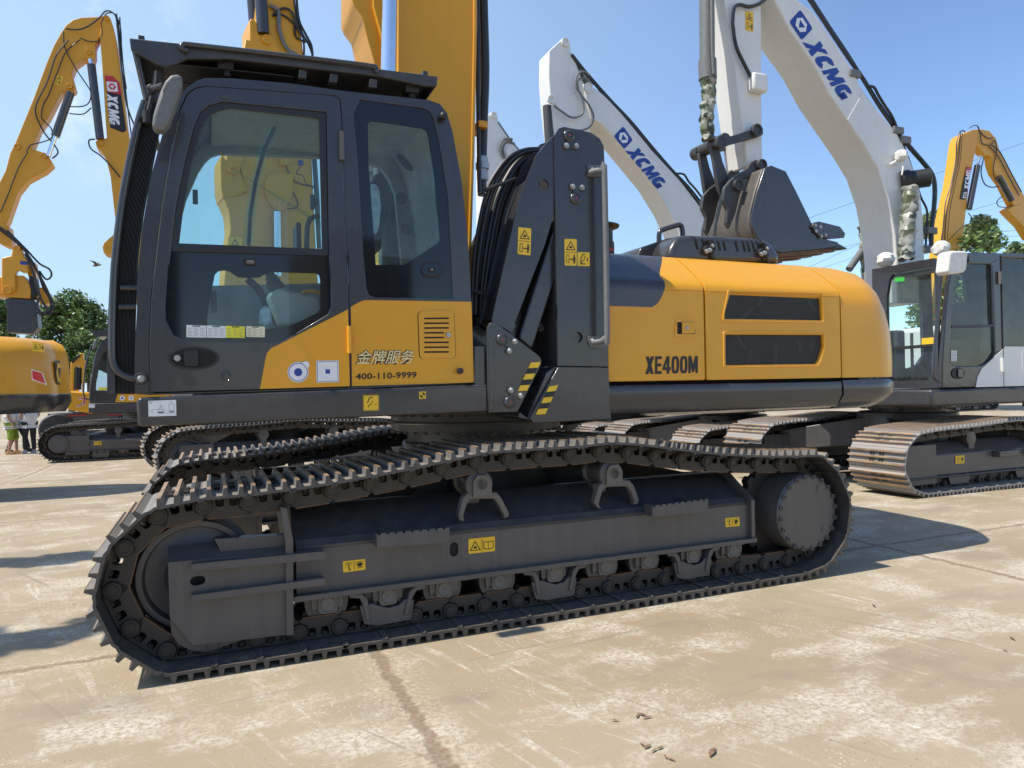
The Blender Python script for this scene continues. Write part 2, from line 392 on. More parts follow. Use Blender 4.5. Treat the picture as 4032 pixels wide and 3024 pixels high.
def chain_mesh(pins, wc, half=.15, holes=True, detail=True):
    mb = MB(); n = len(pins)
    for i in range(n):
        a = Vector(pins[i]); b = Vector(pins[(i+1) % n]); d = (b-a); L = d.length; d.normalize(); o = Vector((d.y, -d.x)); c = (a+b)/2+o*.055
        T = lambda s, h: tuple(c+d*s+o*h)
        for sg in (-1, 1):
            w0 = wc+sg*half; w1 = wc+sg*(half-.045)
            mb.mat(0); mb.prism([T(*p) for p in LINK_OUT], w0, w1, [[T(*p) for p in h] for h in LINK_HOLES] if holes else ())
            if detail:
                mb.mat(2); mb.prism([T(-.092, -.1225), T(.085, -.1225), T(.085, -.1275), T(-.092, -.1275)], w0, w1); mb.mat(0)
                q = c+d*.104+o*(-.055)
                mb.lathe((q.x, w0+sg*.022, q.y), (0, -sg, 0), [(.031, 0), (.041, 0), (.044, .004), (.044, .024)], 18)
                mb.lathe((q.x, w0+sg*.026, q.y), (0, -sg, 0), [(.030, 0), (.030, -.004), (.027, -.004), (.027, .004)], 16)
                for s in (-.042, .028):
                    q = c+d*s+o*(-.022); mb.cyl((q.x, w0-sg*.012, q.y), (q.x, w0-sg*.050, q.y), .016, n=6)
                    q0 = c+d*s+o*(-.005); q1 = c+d*s+o*(-.036); mb.cyl((q0.x, w0-sg*.022, q0.y), (q1.x, w0-sg*.022, q1.y), .014, n=6)
        q = c+d*.104+o*(-.055); mb.mat(0); mb.cyl((q.x, wc-half+.04, q.y), (q.x, wc+half-.04, q.y), .033, n=12, cap=False)
    return mb
def lay_track(root, pins, wc, shoe, name='track_chain', holes=True, detail=True, skip=None, half=.15):
    ch = chain_mesh(pins, wc, half, holes, detail).build(name, [M['steel'], M['castgrey'], M['rail']], root, angle=40)
    b = base_of(root); n = len(pins)
    for i in range(n):
        if skip and skip(pins[i]): continue
        a = Vector(pins[i]); c = Vector(pins[(i+1) % n]); d = (c-a).normalized(); o = Vector((d.y, -d.x)); m = (a+c)/2+o*.055
        ob = bpy.data.objects.new('track_shoe', shoe); COL.objects.link(ob); ob.parent = ch
        x = Vector((d.x, 0, d.y)); z = Vector((o.x, 0, o.y)); y = z.cross(x)
        mt = Matrix((x, y, z)).transposed().to_4x4(); mt.translation = Vector((m.x, wc, m.y))-b
        ob.matrix_local = mt
    return ch
def resample(poly, step):
    """closed polyline -> evenly pitched pins"""
    P = [Vector(p) for p in poly]; P.append(P[0]); L = [0]
    for a, b in zip(P, P[1:]): L.append(L[-1]+(b-a).length)
    n = round(L[-1]/step); out = []; k = 0
    for i in range(n):
        s = L[-1]*i/n
        while L[k+1] < s: k += 1
        out.append(tuple(P[k].lerp(P[k+1], (s-L[k])/(L[k+1]-L[k]))))
    return out
def oval_pins(u0, u1, zc, r, bump=.07, step=PITCH_T):
    pts = [(u0, zc-r), (u1, zc-r)]
    pts += [(u1+r*math.cos(a), zc+r*math.sin(a)) for a in [R(-90+10*i) for i in range(1, 18)]]
    pts += [(u1+(u0-u1)*t, zc+r+bump*math.sin(PI*t)*(1+.25*math.cos(4*PI*t))) for t in [i/16 for i in range(17)]]
    pts += [(u0+r*math.cos(a), zc+r*math.sin(a)) for a in [R(90+10*i) for i in range(1, 18)]]
    return resample(pts, step)
def wheel(root, u, z, wc, r, w, name, mat, hub=True, n=48):
    mb = MB(); h = w/2
    mb.lathe((u, wc-h, z), (0, 1, 0), [(.05, .03), (r*.42, .03), (r*.5, .015), (r*.72, .05), (r*.80, .05), (r*.84, .0), (r*.93, 0), (r*.93, .03), (r, .045), (r, w-.045), (r*.93, w-.03), (r*.93, w), (r*.8, w), (.05, w-.03)], n)
    return mb.build(name, mat, root, angle=28)
def sprocket_wheel(root, u, z, wc, r, name='sprocket', teeth=21):
    mb = MB(); pts = []
    for i in range(teeth):
        a = 2*PI*i/teeth
        for da, rr in ((-.42, .90), (-.22, 1.0), (.22, 1.0), (.42, .90)): pts.append((u+r*rr*math.cos(a+da*2*PI/teeth), z+r*rr*math.sin(a+da*2*PI/teeth)))
    mb.prism(pts, wc-.035, wc+.035)
    return mb.build(name, M['steel'], root, bevel=.004)
def slew_ring(root, u, w, z0, z1, r, mat='under', bolts=True):
    mb = MB(); H = z1-z0
    mb.lathe((u, w, z0), (0, 0, 1), [(r*.82, 0), (r*.82, H*.35), (r*1.0, H*.36), (r*1.0, H*.55), (r*1.035, H*.56), (r*1.035, H*.60), (r*1.01, H*.61), (r*1.01, H*.78), (r*1.06, H*.79), (r*1.06, H*.90), (r*.96, H*.91), (r*.96, H)], 72)
    if bolts:
        b2 = mb; b2.mat(1)
        for i in range(40):
            a = 2*PI*i/40; c, s_ = math.cos(a), math.sin(a)
            b2.cyl((u+c*r*.99, w+s_*r*.99, z0+H*.355), (u+c*r*.99, w+s_*r*.99, z0+H*.30), .018, n=6)
            b2.cyl((u+c*r*1.045, w+s_*r*1.045, z0+H*.785), (u+c*r*1.045, w+s_*r*1.045, z0+H*.73), .018, n=6)
    return mb.build('slew_ring', [M[mat], M['castgrey']], root, angle=30)
def crawler(root, u0, u1, wcs, zg, shoe, r=.37, shoe_w=.6, detail=True, sprocket_left=False, carbody=True, stickers=True, visible=(1, 1)):
    """undercarriage of a machine further back: two tracks with frames, rollers, wheels"""
    zc = zg+.052+.015+.055+r-.015
    for k, wc in enumerate(wcs):
        lay_track(root, oval_pins(u0, u1, zc, r), wc, shoe, holes=detail, detail=detail)
        f = MB(); wn = wc-.20
        a, b = u0+.05, u1-.10
        if sprocket_left: a, b = u0+.30, u1-.05
        f.loft([[(u, wn, zc-.20), (u, wn, zc+.06), (u, wc-.02, zc+.20), (u, wc+.02, zc+.20), (u, wc+.20, zc+.06), (u, wc+.20, zc-.20)] for u in (a+.38, b-.28)])
        f.box(a-.16, a+.38, wn-.015, wn+.03, zc-.30, zc+.20); f.box(a-.16, a+.38, wc+.17, wc+.20, zc-.30, zc+.20); f.box(a+.1, a+.38, wn+.03, wc+.17, zc-.2, zc+.16)
        f.box(a-.16, b-.28, wn-.04, wc+.22, zc-.225, zc-.20); f.box(b-.30, b-.27, wn-.03, wc+.2, zc-.22, zc+.24)
        fr_ = f.build('track_frame', M['under'], root, bevel=.012)
        for ua in (u0+1.5, u1-1.3): st = MB(); st.box(ua, ua+.4, wn-.10, wn, zc-.02, zc+.06); st.build('step', M['under'], fr_, bevel=.008)
        if stickers:
            decal(fr_, 'warning_sticker', [(u0+.78, zc+.03), (u0+.95, zc+.03), (u0+.95, zc-.07), (u0+.78, zc-.07)], wn-.005, [(Y_, RQ)]+HOOK_SIGN)
            decal(fr_, 'warning_sticker', [(u0+2.15, zc+.04), (u0+2.4, zc+.04), (u0+2.4, zc-.09), (u0+2.15, zc-.09)], wn-.005, [(Y_, RQ)]+BOOK_SIGN)
        n = 7
        for i in range(n):
            u = u0+.42+(u1-u0-.84)*i/(n-1); q = MB()
            q.lathe((u, wc-.13, zc-r+.13), (0, 1, 0), [(.05, -.06), (.055, 0), (.12, 0), (.12, .04), (.10, .05), (.10, .21), (.12, .22), (.12, .26), (.05, .26)], 24)
            q.mat(1); q.box(u-.055, u+.055, wc-.19, wc-.14, zc-r+.09, zc-.2); q.build('track_roller', [M['under'], M['castgrey']], root)
            if i in (1, 4, 6):
                g = MB(); g.prism([(u-.2, zc-r+.06), (u-.16, zc-r-.02), (u+.16, zc-r-.02), (u+.2, zc-r+.06), (u+.16, zc-.19), (u+.13, zc-.19), (u+.10, zc-r+.10), (u-.10, zc-r+.10), (u-.13, zc-.19), (u-.16, zc-.19)], wc-.205, wc-.185); g.build('track_guard', M['under'], root)
        for u in (u0+(u1-u0)*.34, u0+(u1-u0)*.68):
            q = MB(); q.lathe((u, wc-.10, zc+r-.075), (0, 1, 0), [(.03, -.06), (.09, -.05), (.09, 0), (.075, .01), (.075, .16), (.09, .17), (.09, .2)], 22); q.box(u-.05, u+.05, wc-.15, wc+.1, zc+.1, zc+r-.08); q.build('carrier_roller', M['under'], root)
        ui, us = (u1, u0) if sprocket_left else (u0, u1)
        wheel(root, ui, zc, wc, r-.06, .19, 'idler_wheel', M['under'])
        sprocket_wheel(root, us, zc, wc, r-.02)
        d = MB(); d.lathe((us, wc+.05, zc), (0, -1, 0), [(.27, 0), (.27, .08), (.235, .09), (.235, .27), (.225, .285), (.02, .285)], 40)
        for i in range(16): d.cyl((us+.215*math.cos(i*PI/8), wc-.236, zc+.215*math.sin(i*PI/8)), (us+.215*math.cos(i*PI/8), wc-.245, zc+.215*math.sin(i*PI/8)), .012, n=6)
        d.build('final_drive', M['under'], root)
    if carbody:
        um = (u0+u1)/2; w0, w1 = wcs[0], wcs[-1]; wm = (w0+w1)/2; cb = MB()
        cb.lathe((um, wm, zg+.5), (0, 0, 1), [(.72, 0), (.68, .35), (.66, .45)], 40)
        for sg, we in ((-1, w0), (1, w1)):
            for uu in (-1, 1):
                ua, ub = um+uu*.25, um+uu*1.15; L = we-sg*-.0
                cb.loft([[(ua-.25, wm, zg+.48), (ua+.25, wm, zg+.48), (ua+.25, wm, zg+.92), (ua-.25, wm, zg+.92)], [(ub-.28, we+sg*.1*-1, zg+.36), (ub+.28, we+sg*.1*-1, zg+.36), (ub+.28, we+sg*.1*-1, zg+.66), (ub-.28, we+sg*.1*-1, zg+.66)]])
        cb.build('carbody', M['under'], root, bevel=.015)
        slew_ring(root, um, wm, zg+.90, zg+1.2, .62)
# ------------------------------------------------------------------ the wheeled-out subject: yellow and charcoal material handler
MF = Fr(.400)
ex = thing('excavator', 'large yellow and charcoal crawler excavator in the foreground with lifting cab linkage beside its cab', 'excavator', MF, (2.0, 5.475, 0))
zA = zm(400, 100, 1500/2212); zB = zm(500, 1000, 1500/2212); zT = zm(1700, 400, 800/983); zH = zm(2300, 850, 1300/2212)
zI = zm(300, 1650, 1000/1508); zS = zm(500, 1600, 1300/2212); zF = zm(1100, 1950, 1300/2212); zG = zm(1500, 1600, 1100/2212)
zD = zm(2300, 1650, 1150/2212); zK = zm(0, 800, 600/905); zN = zm(380, 900, 400/885); zV = zm(900, 0, 1200/2212)
zX = zm(850, 500, 1000/2212); zP = zm(2480, 880, 670/2212)
W = MF.W
def pz(p, w): return MF.on_w(p, w)
# ---- near and far track
WP = 4.048
bot = [(-.225+.216*i, .108) for i in range(20)]
top_px = [(3155, 1819), (3064, 1822.6), (2973, 1824), (2876, 1821.6), (2775.7, 1816), (2675, 1807), (2573, 1794.7), (2464.5, 1781), (2351.5, 1775), (2238.4, 1789), (2120.6, 1796), (1997, 1805), (1870.5, 1816), (1737, 1845), (1599, 1875), (1455, 1902.7), (1304, 1931), (1141, 1955.5), (973, 1978), (799, 1993.5), (623, 2031), (487, 2157.5), (443, 2326.7), (514, 2471.7)]
top = W(top_px, WP)
SCU, SCZ, SR = 3.93, .108+.352, .352
arc = [(SCU+SR*math.cos(R(a)), SCZ+SR*math.sin(R(a))) for a in (-63, -27, 9, 45)]
pins = bot+arc+top
WC = 4.22; GAUGE = 2.55
shoe = shoe_mesh(.70)
lay_track(ex, pins, WC, shoe, half=.17)
lay_track(ex, [(u, z-.03) for u, z in pins], WC+GAUGE, shoe, half=.17)
def circ3(a, b, c):
    ax, ay = a; bx, by = b; cx, cy = c; d = 2*(ax*(by-cy)+bx*(cy-ay)+cx*(ay-by))
    ux = ((ax*ax+ay*ay)*(by-cy)+(bx*bx+by*by)*(cy-ay)+(cx*cx+cy*cy)*(ay-by))/d
    uy = ((ax*ax+ay*ay)*(cx-bx)+(bx*bx+by*by)*(ax-cx)+(cx*cx+cy*cy)*(bx-ax))/d
    return ux, uy, math.hypot(ax-ux, ay-uy)
IU, IZ, IR = circ3(bot[0], top[-2], top[-4])
WF = 4.02
# ---- side frames
ft0, ft1 = pz((1165, 2156), WF), pz((2950, 1975), WF)
fb0, fb1 = pz((1282, 2332), WF-.04), pz((2971, 2120), WF-.04)
ridge = sum(pz(p, WF+.30)[1] for p in ((1500, 1968), (1669, 1953), (1947, 1933), (2482, 1894)))/4
def tr_frame(w, near=True, dz=0):
    z0 = (fb0[1]+fb1[1])/2; z1 = (ft0[1]+ft1[1])/2; u0, u1 = ft0[0], ft1[0]; f = MB(); s = 1 if near else 1
    zt = z1+dz; zb = z0+dz
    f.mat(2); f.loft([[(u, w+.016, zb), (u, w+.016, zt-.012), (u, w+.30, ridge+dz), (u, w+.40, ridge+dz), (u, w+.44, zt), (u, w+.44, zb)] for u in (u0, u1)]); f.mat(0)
    hole = [slot(pz(zF((1170, 363))[0], WF), .027, .042)] if near else []
    f.prism([(u0, zb), (u1, zb), (u1, zt), (u0, zt)], w, w+.014, hole)
    f.loft([[(u, w, zt), (u, w+.016, zt+.006), (u, w+.05, zt+.03), (u, w+.05, zt-.03), (u, w+.016, zt-.03), (u, w, zt-.02)] for u in (u0, u1)])
    f.box(u0-.02, u1+.02, w-.05, w+.46, zb-.028, zb)
    f.loft([[(u, w-.035, zb+.001), (u, w-.035, zt+.015), (u, w+.05, zt+.07), (u, w+.28, ridge+dz+.05), (u, w+.28, zb+.001)] for u in (u1-.012, u1+.018)])
    if near: f.mat(1); f.prism(slot(pz(zF((1170, 363))[0], WF), .028, .043), w+.0125, w+.0135); f.mat(0)  # black plate paints the shade of a deeper hole into the slot
    o = f.build('track_frame', [M['under'], M['dark'], M['under_shaded']], ex, bevel=.006)
    return o
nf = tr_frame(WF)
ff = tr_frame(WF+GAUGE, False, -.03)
# idler guard boxes
def idler_guard(dw, dz, par):
    S = lambda pts, w: [(u, z+dz) for u, z in W(pts, w)]
    g = MB(); w = WF-.03
    face = S(zI((545, 852), (1262, 792), (1262, 1280), (690, 1345), (555, 1176)), w)
    g.prism(rnd(face, [.004, .004, .004, .02, .03], 3), w+dw, w+.014+dw, [slot(S(zI((722, 960)), w)[0], .036, .024)])
    g.prism([(u+.012, z) for u, z in face], w+.016+dw, w+.075+dw) if dw else None
    a, b = S(zI((545, 852), (1262, 792)), w); c, d = S(zI((548, 762), (1262, 700)), w+.13)
    g.loft([[(a[0], w+dw, a[1]), (a[0], w+.014+dw, a[1]-.015), (c[0], w+.13+dw, c[1]), (c[0], w+.12+dw, c[1]+.008)], [(b[0], w+dw, b[1]), (b[0], w+.014+dw, b[1]-.015), (d[0], w+.13+dw, d[1]), (d[0], w+.12+dw, d[1]+.008)]])
    g.prism(S(zI((820, 712), (1240, 690), (1240, 780), (862, 792)), w+.05), w+.05+dw, w+.12+dw)
    lobe = S(zI((556, 1160), (566, 1270), (610, 1335), (690, 1374), (780, 1378), (860, 1352), (1000, 1303), (1262, 1270), (1262, 1100), (560, 1100)), w+.04)
    g.prism(lobe, w+.03+dw, w+.05+dw)
    g.prism(S(zI((1213, 522), (1250, 530), (1288, 715), (1291, 1283), (1249, 1285), (1243, 740)), w-.03), w-.03+dw, w+.33+dw)
    g.prism(rnd(S(zI((680, 862), (1478, 785), (1483, 832), (690, 906)), w-.05), .008, 3), w-.05+dw, w+.002+dw)
    g.prism(rnd(S(zI((680, 1048), (1478, 944), (1483, 985), (690, 1086)), w-.05), .008, 3), w-.05+dw, w+.002+dw)
    return g.build('idler_guard', M['under'], par, bevel=.005)
idler_guard(0, 0, nf); idler_guard(GAUGE, -.03, ff)
for dw, dz, fo in ((0, 0, nf), (GAUGE, -.03, ff)):
    w = WC+dw
    wheel(ex, IU, IZ+dz, w, IR-.074, .20, 'idler_wheel', M['under'], n=64)
    ax = MB(); ax.box(IU-.07, IU+.75, w-.12, w-.09, IZ+dz-.08, IZ+dz+.08); ax.box(IU+.3, IU+.9, w-.09, w+.09, IZ+dz-.09, IZ+dz+.09); ax.build('idler_yoke', M['under'], ex, bevel=.01)
    sprocket_wheel(ex, SCU, SCZ+dz, w, SR+.01)
    # rollers under the frame
    rol = [zF((327, 745))[0], zF((733, 680))[0], zF((1110, 620))[0], zF((1482, 567))[0], zF((1850, 517))[0], zF((2190, 470))[0], zD((490, 1072))[0], zD((830, 1030))[0], zD((1135, 990))[0]]
    rz = sum(pz(p, WF-.01)[1] for p in rol)/len(rol)+dz
    for p in rol:
        u = pz(p, WF-.01)[0]; q = MB()
        q.lathe((u, w-.16, rz-.005), (0, 1, 0), [(.05, -.03), (.06, 0), (.118, .005), (.118, .05), (.098, .06), (.098, .26), (.118, .27), (.118, .315), (.06, .32), (.05, .35)], 36)
        ro = q.build('track_roller', M['under'], ex, angle=28)
        c = MB(); c.prism(rnd([(u-.052, rz-.055), (u+.052, rz-.055), (u+.052, fb0[1]-.028+dz), (u-.052, fb0[1]-.028+dz)], .03, 4), WF+dw-.005, WF+dw+.08)
        c.box(u-.085, u+.085, WF+dw+.015, WF+dw+.07, rz-.03, fb0[1]-.029+dz)
        c.lathe((u, WF+dw-.004, rz-.004), (0, -1, 0), [(.043, 0), (.043, .004), (.040, .008), (.036, .008), (.035, .005), (.006, .005), (.004, .002)], 28)
        for s in (-.07, .07): c.cyl((u+s, WF+dw+.03, rz-.03), (u+s, WF+dw+.03, rz-.05), .011, n=6)
        c.build('bearing_cap', M['castgrey'], ro, bevel=.004)
    u2 = pz(rol[1], WF-.01)[0]
    gp = W(zF((540, 745), (570, 868), (655, 878), (885, 838), (905, 705), (842, 698), (805, 738), (735, 757), (665, 742), (625, 728)), WF-.02)
    lg = [W(zF((470, 692), (470, 666), (555, 660), (592, 696), (612, 838), (580, 838), (562, 735), (540, 694)), WF-.03), W(zF((978, 600), (905, 612), (872, 650), (838, 800), (866, 806), (896, 684), (920, 642), (978, 628)), WF-.03)]
    for p in (rol[1], rol[4], rol[7]):
        du = pz(p, WF-.01)[0]-u2; g = MB()
        sh = lambda L: [(u+du, z+dz) for u, z in L]
        g.prism(sh(gp), WF-.015+dw, WF+.005+dw); 
        for L in lg: g.prism(sh(L), WF-.028+dw, WF+.045+dw)
        g.build('track_guard', M['under'], ex, bevel=.004)
        if dw == 0:
            for L in lg:
                b = MB(); m = sum(q[0] for q in L[:3])/3+du; b.cyl((m, WF-.0, fb0[1]-.055), (m, WF-.0, fb0[1]-.028), .018, n=6); b.build('guard_bolt', M['castgrey'], ex)
    for p, cx in ((zG((800, 615))[0], 0), (zG((1845, 530))[0], 0)):
        u, z = pz(p, WF+.03); z += dz; q = MB()
        q.lathe((u-.01, w-.14, z-.005), (0, 1, 0), [(.03, -.03), (.055, -.02), (.085, -.01), (.09, 0), (.09, .02), (.072, .03), (.072, .2), (.09, .21), (.09, .24), (.05, .25)], 32)
        ro = q.build('carrier_roller', M['under'], ex, angle=28)
        c = MB(); c.prism(rnd([(u-.060, z-.075), (u+.060, z-.075), (u+.060, z+.015), (u+.035, z+.055), (u-.035, z+.055), (u-.060, z+.015)], .012, 3), WF+dw+.02, WF+dw+.09)
        c.lathe((u, WF+dw+.021, z), (0, -1, 0), [(.036, 0), (.036, .004), (.033, .004), (.032, .001), (.005, .001)], 24)
        for s in (-.058, .058): c.cyl((u+s, WF+dw+.05, z), (u+s, WF+dw+.05, z+.035), .012, n=6)
        c.build('bearing_cap', M['castgrey'], ro, bevel=.004)
        c = MB(); c.box(u-.05, u+.05, WF+dw+.22, WF+dw+.30, z-.22, z-.085); c.build('roller_bracket', M['under'], ro, bevel=.004)
# arched guards over the frame in front of the carrier rollers, and steps
for pts in (zG((612, 900), (604, 845), (640, 720), (676, 682), (905, 676), (945, 722), (1006, 845), (1000, 872)), zG((1702, 800), (1672, 760), (1712, 622), (1750, 590), (1955, 582), (1990, 626), (2030, 735), (2022, 766))):
    P = W(pts, WF+.07); i = MB(); cx = sum(p[0] for p in P)/8; cz = min(p[1] for p in P)
    inn = [(cx+(u-cx)*.80, cz+(z-cz)*.80-.006) for u, z in P]
    i.prism(P+inn[::-1], WF+.045, WF+.10); i.build('roller_hoop', M['castgrey'], nf, bevel=.006)
def step(c0, c1, c2, c3, ret):
    a, b, c, d = W([c0, c1, c2, c3], WF-.10); n = 9; topl = []
    for k in range(n):
        t0 = (k+.1)/n; t1 = (k+.42)/n; L = lambda t: (a[0]+(b[0]-a[0])*t, a[1]+(b[1]-a[1])*t)
        for t, dd in ((t0, 0), (t0+.001, -.010), (t1, -.010), (t1+.001, 0)): q = L(t); topl.append((q[0], q[1]+dd))
    s = MB(); s.prism([a]+topl+[b, c, d], WF-.10, WF-.092)
    s.box(d[0], d[0]+.008, WF-.092, WF, d[1], a[1]); s.box(c[0]-.008, c[0], WF-.092, WF, c[1], b[1]); s.box(d[0], c[0], WF-.092, WF, d[1]+.002, d[1]+.01)
    for k in range(6):
        u = d[0]+(c[0]-d[0])*(k+.5)/6; s.box(u-.008, u+.008, WF-.092, WF, a[1]-.03, a[1]-.012)
    s.build('step', M['under'], nf, bevel=.003)
step(*zF((655, 257), (1142, 214), (1140, 318), (655, 355)), None)
step(*zD((520, 655), (942, 602), (940, 707), (520, 742)), None)
# final drive
fd0 = pz(zD((1697, 710))[0], 3.95)
for dw, dz in ((0, 0), (GAUGE, -.03)):
    m = MB(); u, z = (fd0 if not dw else (fd0[0], fd0[1]+dz)); w = 3.95+dw
    m.lathe((u, w+.30, z), (0, -1, 0), [(.345, -.05), (.345, .0), (.335, .02), (.29, .02), (.285, .035), (.280, .28), (.266, .296), (.258, .300), (.01, .300)], 72)
    b = m; b.mat(1)
    for i in range(20):
        a = 2*PI*i/20+.1; b.lathe((u+.262*math.cos(a), w+.006, z+.262*math.sin(a)), (0, -1, 0), [(.0165, 0), (.0165, .016), (.010, .016), (.010, .008)], 14)
    for i in range(30):
        a = 2*PI*i/30; b.cyl((u+.318*math.cos(a), w+.285, z+.318*math.sin(a)), (u+.318*math.cos(a), w+.255, z+.318*math.sin(a)), .017, n=6)
    fd = b.build('final_drive', [M['under'], M['under']], ex, angle=25)
    if not dw:
        for p in zD((1778, 532), (1815, 830)):
            q = pz(p, w); b = MB(); b.lathe((q[0], w, q[1]), (0, -1, 0), [(.026, 0), (.026, .004), (.021, .004), (.021, .001), (.017, .001), (.017, .006), (.006, .006), (.006, .002)], 24); b.build('oil_plug', M['castgrey'], fd)
# carbody and slew ring
SU, SW = 2.0, 5.50
zr0, zr1 = pz((1850, 1752), 4.85)[1], pz((1850, 1632), 4.80)[1]
cb = MB()
cb.lathe((SU, SW, zr0-.45), (0, 0, 1), [(.72, 0), (.64, .25), (.60, .45)], 56)
for sg, we in ((-1, WC+.18), (1, WC+GAUGE-.18)):
    for uu in (-1, 1):
        ua, ub = SU+uu*.25, SU+uu*1.25
        cb.loft([[(ua-.30, SW+sg*.2, .45), (ua+.30, SW+sg*.2, .45), (ua+.30, SW+sg*.2, zr0-.12), (ua-.30, SW+sg*.2, zr0-.12)], [((ua+ub)/2-.28, (SW+we)/2, .42), ((ua+ub)/2+.28, (SW+we)/2, .42), ((ua+ub)/2+.28, (SW+we)/2, zr0-.18), ((ua+ub)/2-.28, (SW+we)/2, zr0-.18)], [(ub-.3, we, .38), (ub+.3, we, .38), (ub+.3, we, .70), (ub-.3, we, .70)]])
cb.build('carbody', M['under'], ex, bevel=.02)
slew_ring(ex, SU, SW, zr0-.02, zr1+.06, .685)
gl = MB(); gl.tube([(SU+.735*math.cos(a), SW+.735*math.sin(a), zr1-.07) for a in [R(180+8*i) for i in range(23)]], .007, 8); gl.build('grease_line', M['bolt'], ex)
# stickers on the frame
def quad(z, *p): return z(*p)
decal(nf, 'warning_sticker', W(zF((424, 443), (574, 425), (577, 498), (427, 518)), WF), WF, [(Y_, RQ)]+HOOK_SIGN)
decal(nf, 'warning_sticker', W(zF((1266, 293), (1443, 275), (1444, 373), (1267, 393)), WF), WF, [(Y_, RQ)]+BOOK_SIGN)
decal(nf, 'warning_sticker', W(zD((1067, 751), (1174, 741), (1177, 809), (1070, 818)), WF), WF, [(Y_, RQ)]+HOOK_SIGN)

# ================================================================== upper structure
WD = 3.97
bar = W([(536, 1566), (1922, 1513), (1922, 1621), (542, 1681)], WD)
d = MB(); d.prism(rnd(bar, [.03, 0, 0, .03], 5), WD, WD+.28)
sill = d.build('deck_sill', M['char'], ex, bevel=.014, seg=3)
zdt, zdb = bar[1][1]-.03, bar[2][1]+.01
ue = pz(zH((1990, 1285))[0], 4.3)[0]
d = MB(); d.box(bar[0][0]+.35, ue-.35, WD+.285, 6.95, zdb, zdt); d.box(bar[0][0]+.30, bar[1][0], WD+.10, 5.2, zdt-.02, zdt+.09); d.build('turntable', M['char_flat'], ex, bevel=.01)
decal(sill, 'seat_sticker', W(zB((1370, 820), (1462, 818), (1463, 908), (1371, 911)), WD), WD, [(Y_, RQ), (K_, rnd([(.04, .04), (.96, .04), (.96, .96), (.04, .96)], .05, 2)), (Y_, rnd([(.06, .06), (.94, .06), (.94, .94), (.06, .94)], .05, 2))]+SEAT_SIGN)
def wedge(a0, a1): return [(.5, .5)]+[(.5+.36*math.cos(a0+(a1-a0)*i/6), .5+.36*math.sin(a0+(a1-a0)*i/6)) for i in range(7)]
decal(sill, 'balance_sticker', W(zB((1695, 800), (1735, 798), (1736, 840), (1696, 842)), WD), WD, [(Y_, RQ), (K_, circ((.5, .5), .42, 18)), (Y_, circ((.5, .5), .38, 18)), (K_, wedge(-PI/2, 0)), (K_, wedge(PI/2, PI))])
diag = [(W_, [(0, 0), (1, 0), (1, 1), (0, 1)])]+[(G_, ln(*a, .012)) for a in ((.05, .62, .22, .55), (.05, .62, .2, .78), (.22, .55, .36, .62), (.34, .56, .54, .56), (.34, .56, .34, .72), (.54, .56, .54, .72), (.40, .56, .44, .30), (.48, .56, .44, .30), (.72, .30, .94, .30), (.83, .13, .72, .30), (.83, .13, .94, .30), (.73, .30, .76, .78), (.93, .30, .90, .78), (.74, .68, .92, .68), (.76, .78, .90, .78), (.34, .8, .72, .83), (.36, .52, .36, .62), (.44, .6, .5, .6))]+[(K_, slot((.44, .76), .11, .035)), (G_, [(.74, .70), (.92, .70), (.92, .80), (.74, .80)]), (G_, [(.04, .06), (.14, .06), (.14, .16), (.04, .16)]), (W_, [(.05, .08), (.13, .08), (.13, .14), (.05, .14)]), (G_, circ((.83, .09), .02, 8)), (G_, circ((.40, .90), .015, 6)), (G_, circ((.52, .90), .015, 6)), (G_, circ((.70, .88), .02, 6)), (G_, circ((.95, .88), .02, 6))]
decal(sill, 'lifting_diagram', W(zB((123, 853), (285, 847), (287, 939), (125, 944)), WD), WD, diag)

# ---- cab
WK = 4.0; WK2 = 4.93
shell_px = zN((335, 1440), (330, 1250), (335, 1000), (352, 700))+zA((205, 1475), (235, 1180), (285, 880), (350, 640), (430, 450), (490, 365), (545, 322), (600, 303), (760, 305), (1100, 335), (1400, 378), (1900, 432), (1965, 455), (2005, 505), (2040, 620), (2090, 900), (2125, 1200), (2142, 1475))+zB((2000, 270), (2016, 748), (1300, 786), (140, 818))
shell = W(shell_px, WK)
door_px = zN((470, 1420), (463, 1000), (480, 600))+zA((303, 1475), (352, 1050), (402, 750), (460, 490), (500, 400), (545, 366), (610, 354), (1350, 408), (1382, 428), (1391, 520), (1402, 800), (1420, 1475))+zB((1281, 0), (1290, 500), (1297, 769), (775, 786), (148, 803))
door = W(door_px, WK-.006)
def grow(P, s): cx = sum(p[0] for p in P)/len(P); cz = sum(p[1] for p in P)/len(P); return [(u+math.copysign(s, u-cx)*(abs(u-cx)>.08), z+math.copysign(s, z-cz)*(abs(z-cz) > .25)) for u, z in P]
rw_px = zA((1500, 430), (1870, 480), (1908, 500), (1928, 540), (1962, 690), (2012, 1000), (2035, 1475))+zB((1890, 258), (1445, 252), (1408, 238), (1391, 200), (1378, 0))+zA((1530, 1475), (1490, 800), (1463, 512))
rw = W(rw_px, WK)
s = MB(); s.prism(shell, WK, WK+.05, [grow(door, .004), rw])
cab = s.build('cab', M['char'], ex, bevel=.012, seg=3)
dg_px = zA((393, 1400), (402, 1310), (432, 1050), (482, 800), (532, 600), (570, 512), (622, 466), (702, 445), (1305, 505), (1320, 1340), (1325, 1475))+zB((1178, 0), (1185, 305), (1165, 352), (900, 510), (860, 518), (350, 512), (272, 472), (226, 385), (222, 300), (240, 60))
dg = W(dg_px, WK)
s = MB(); s.prism(door, WK-.008, WK+.035, [dg]); do = s.build('door', M['char'], ex, bevel=.006)
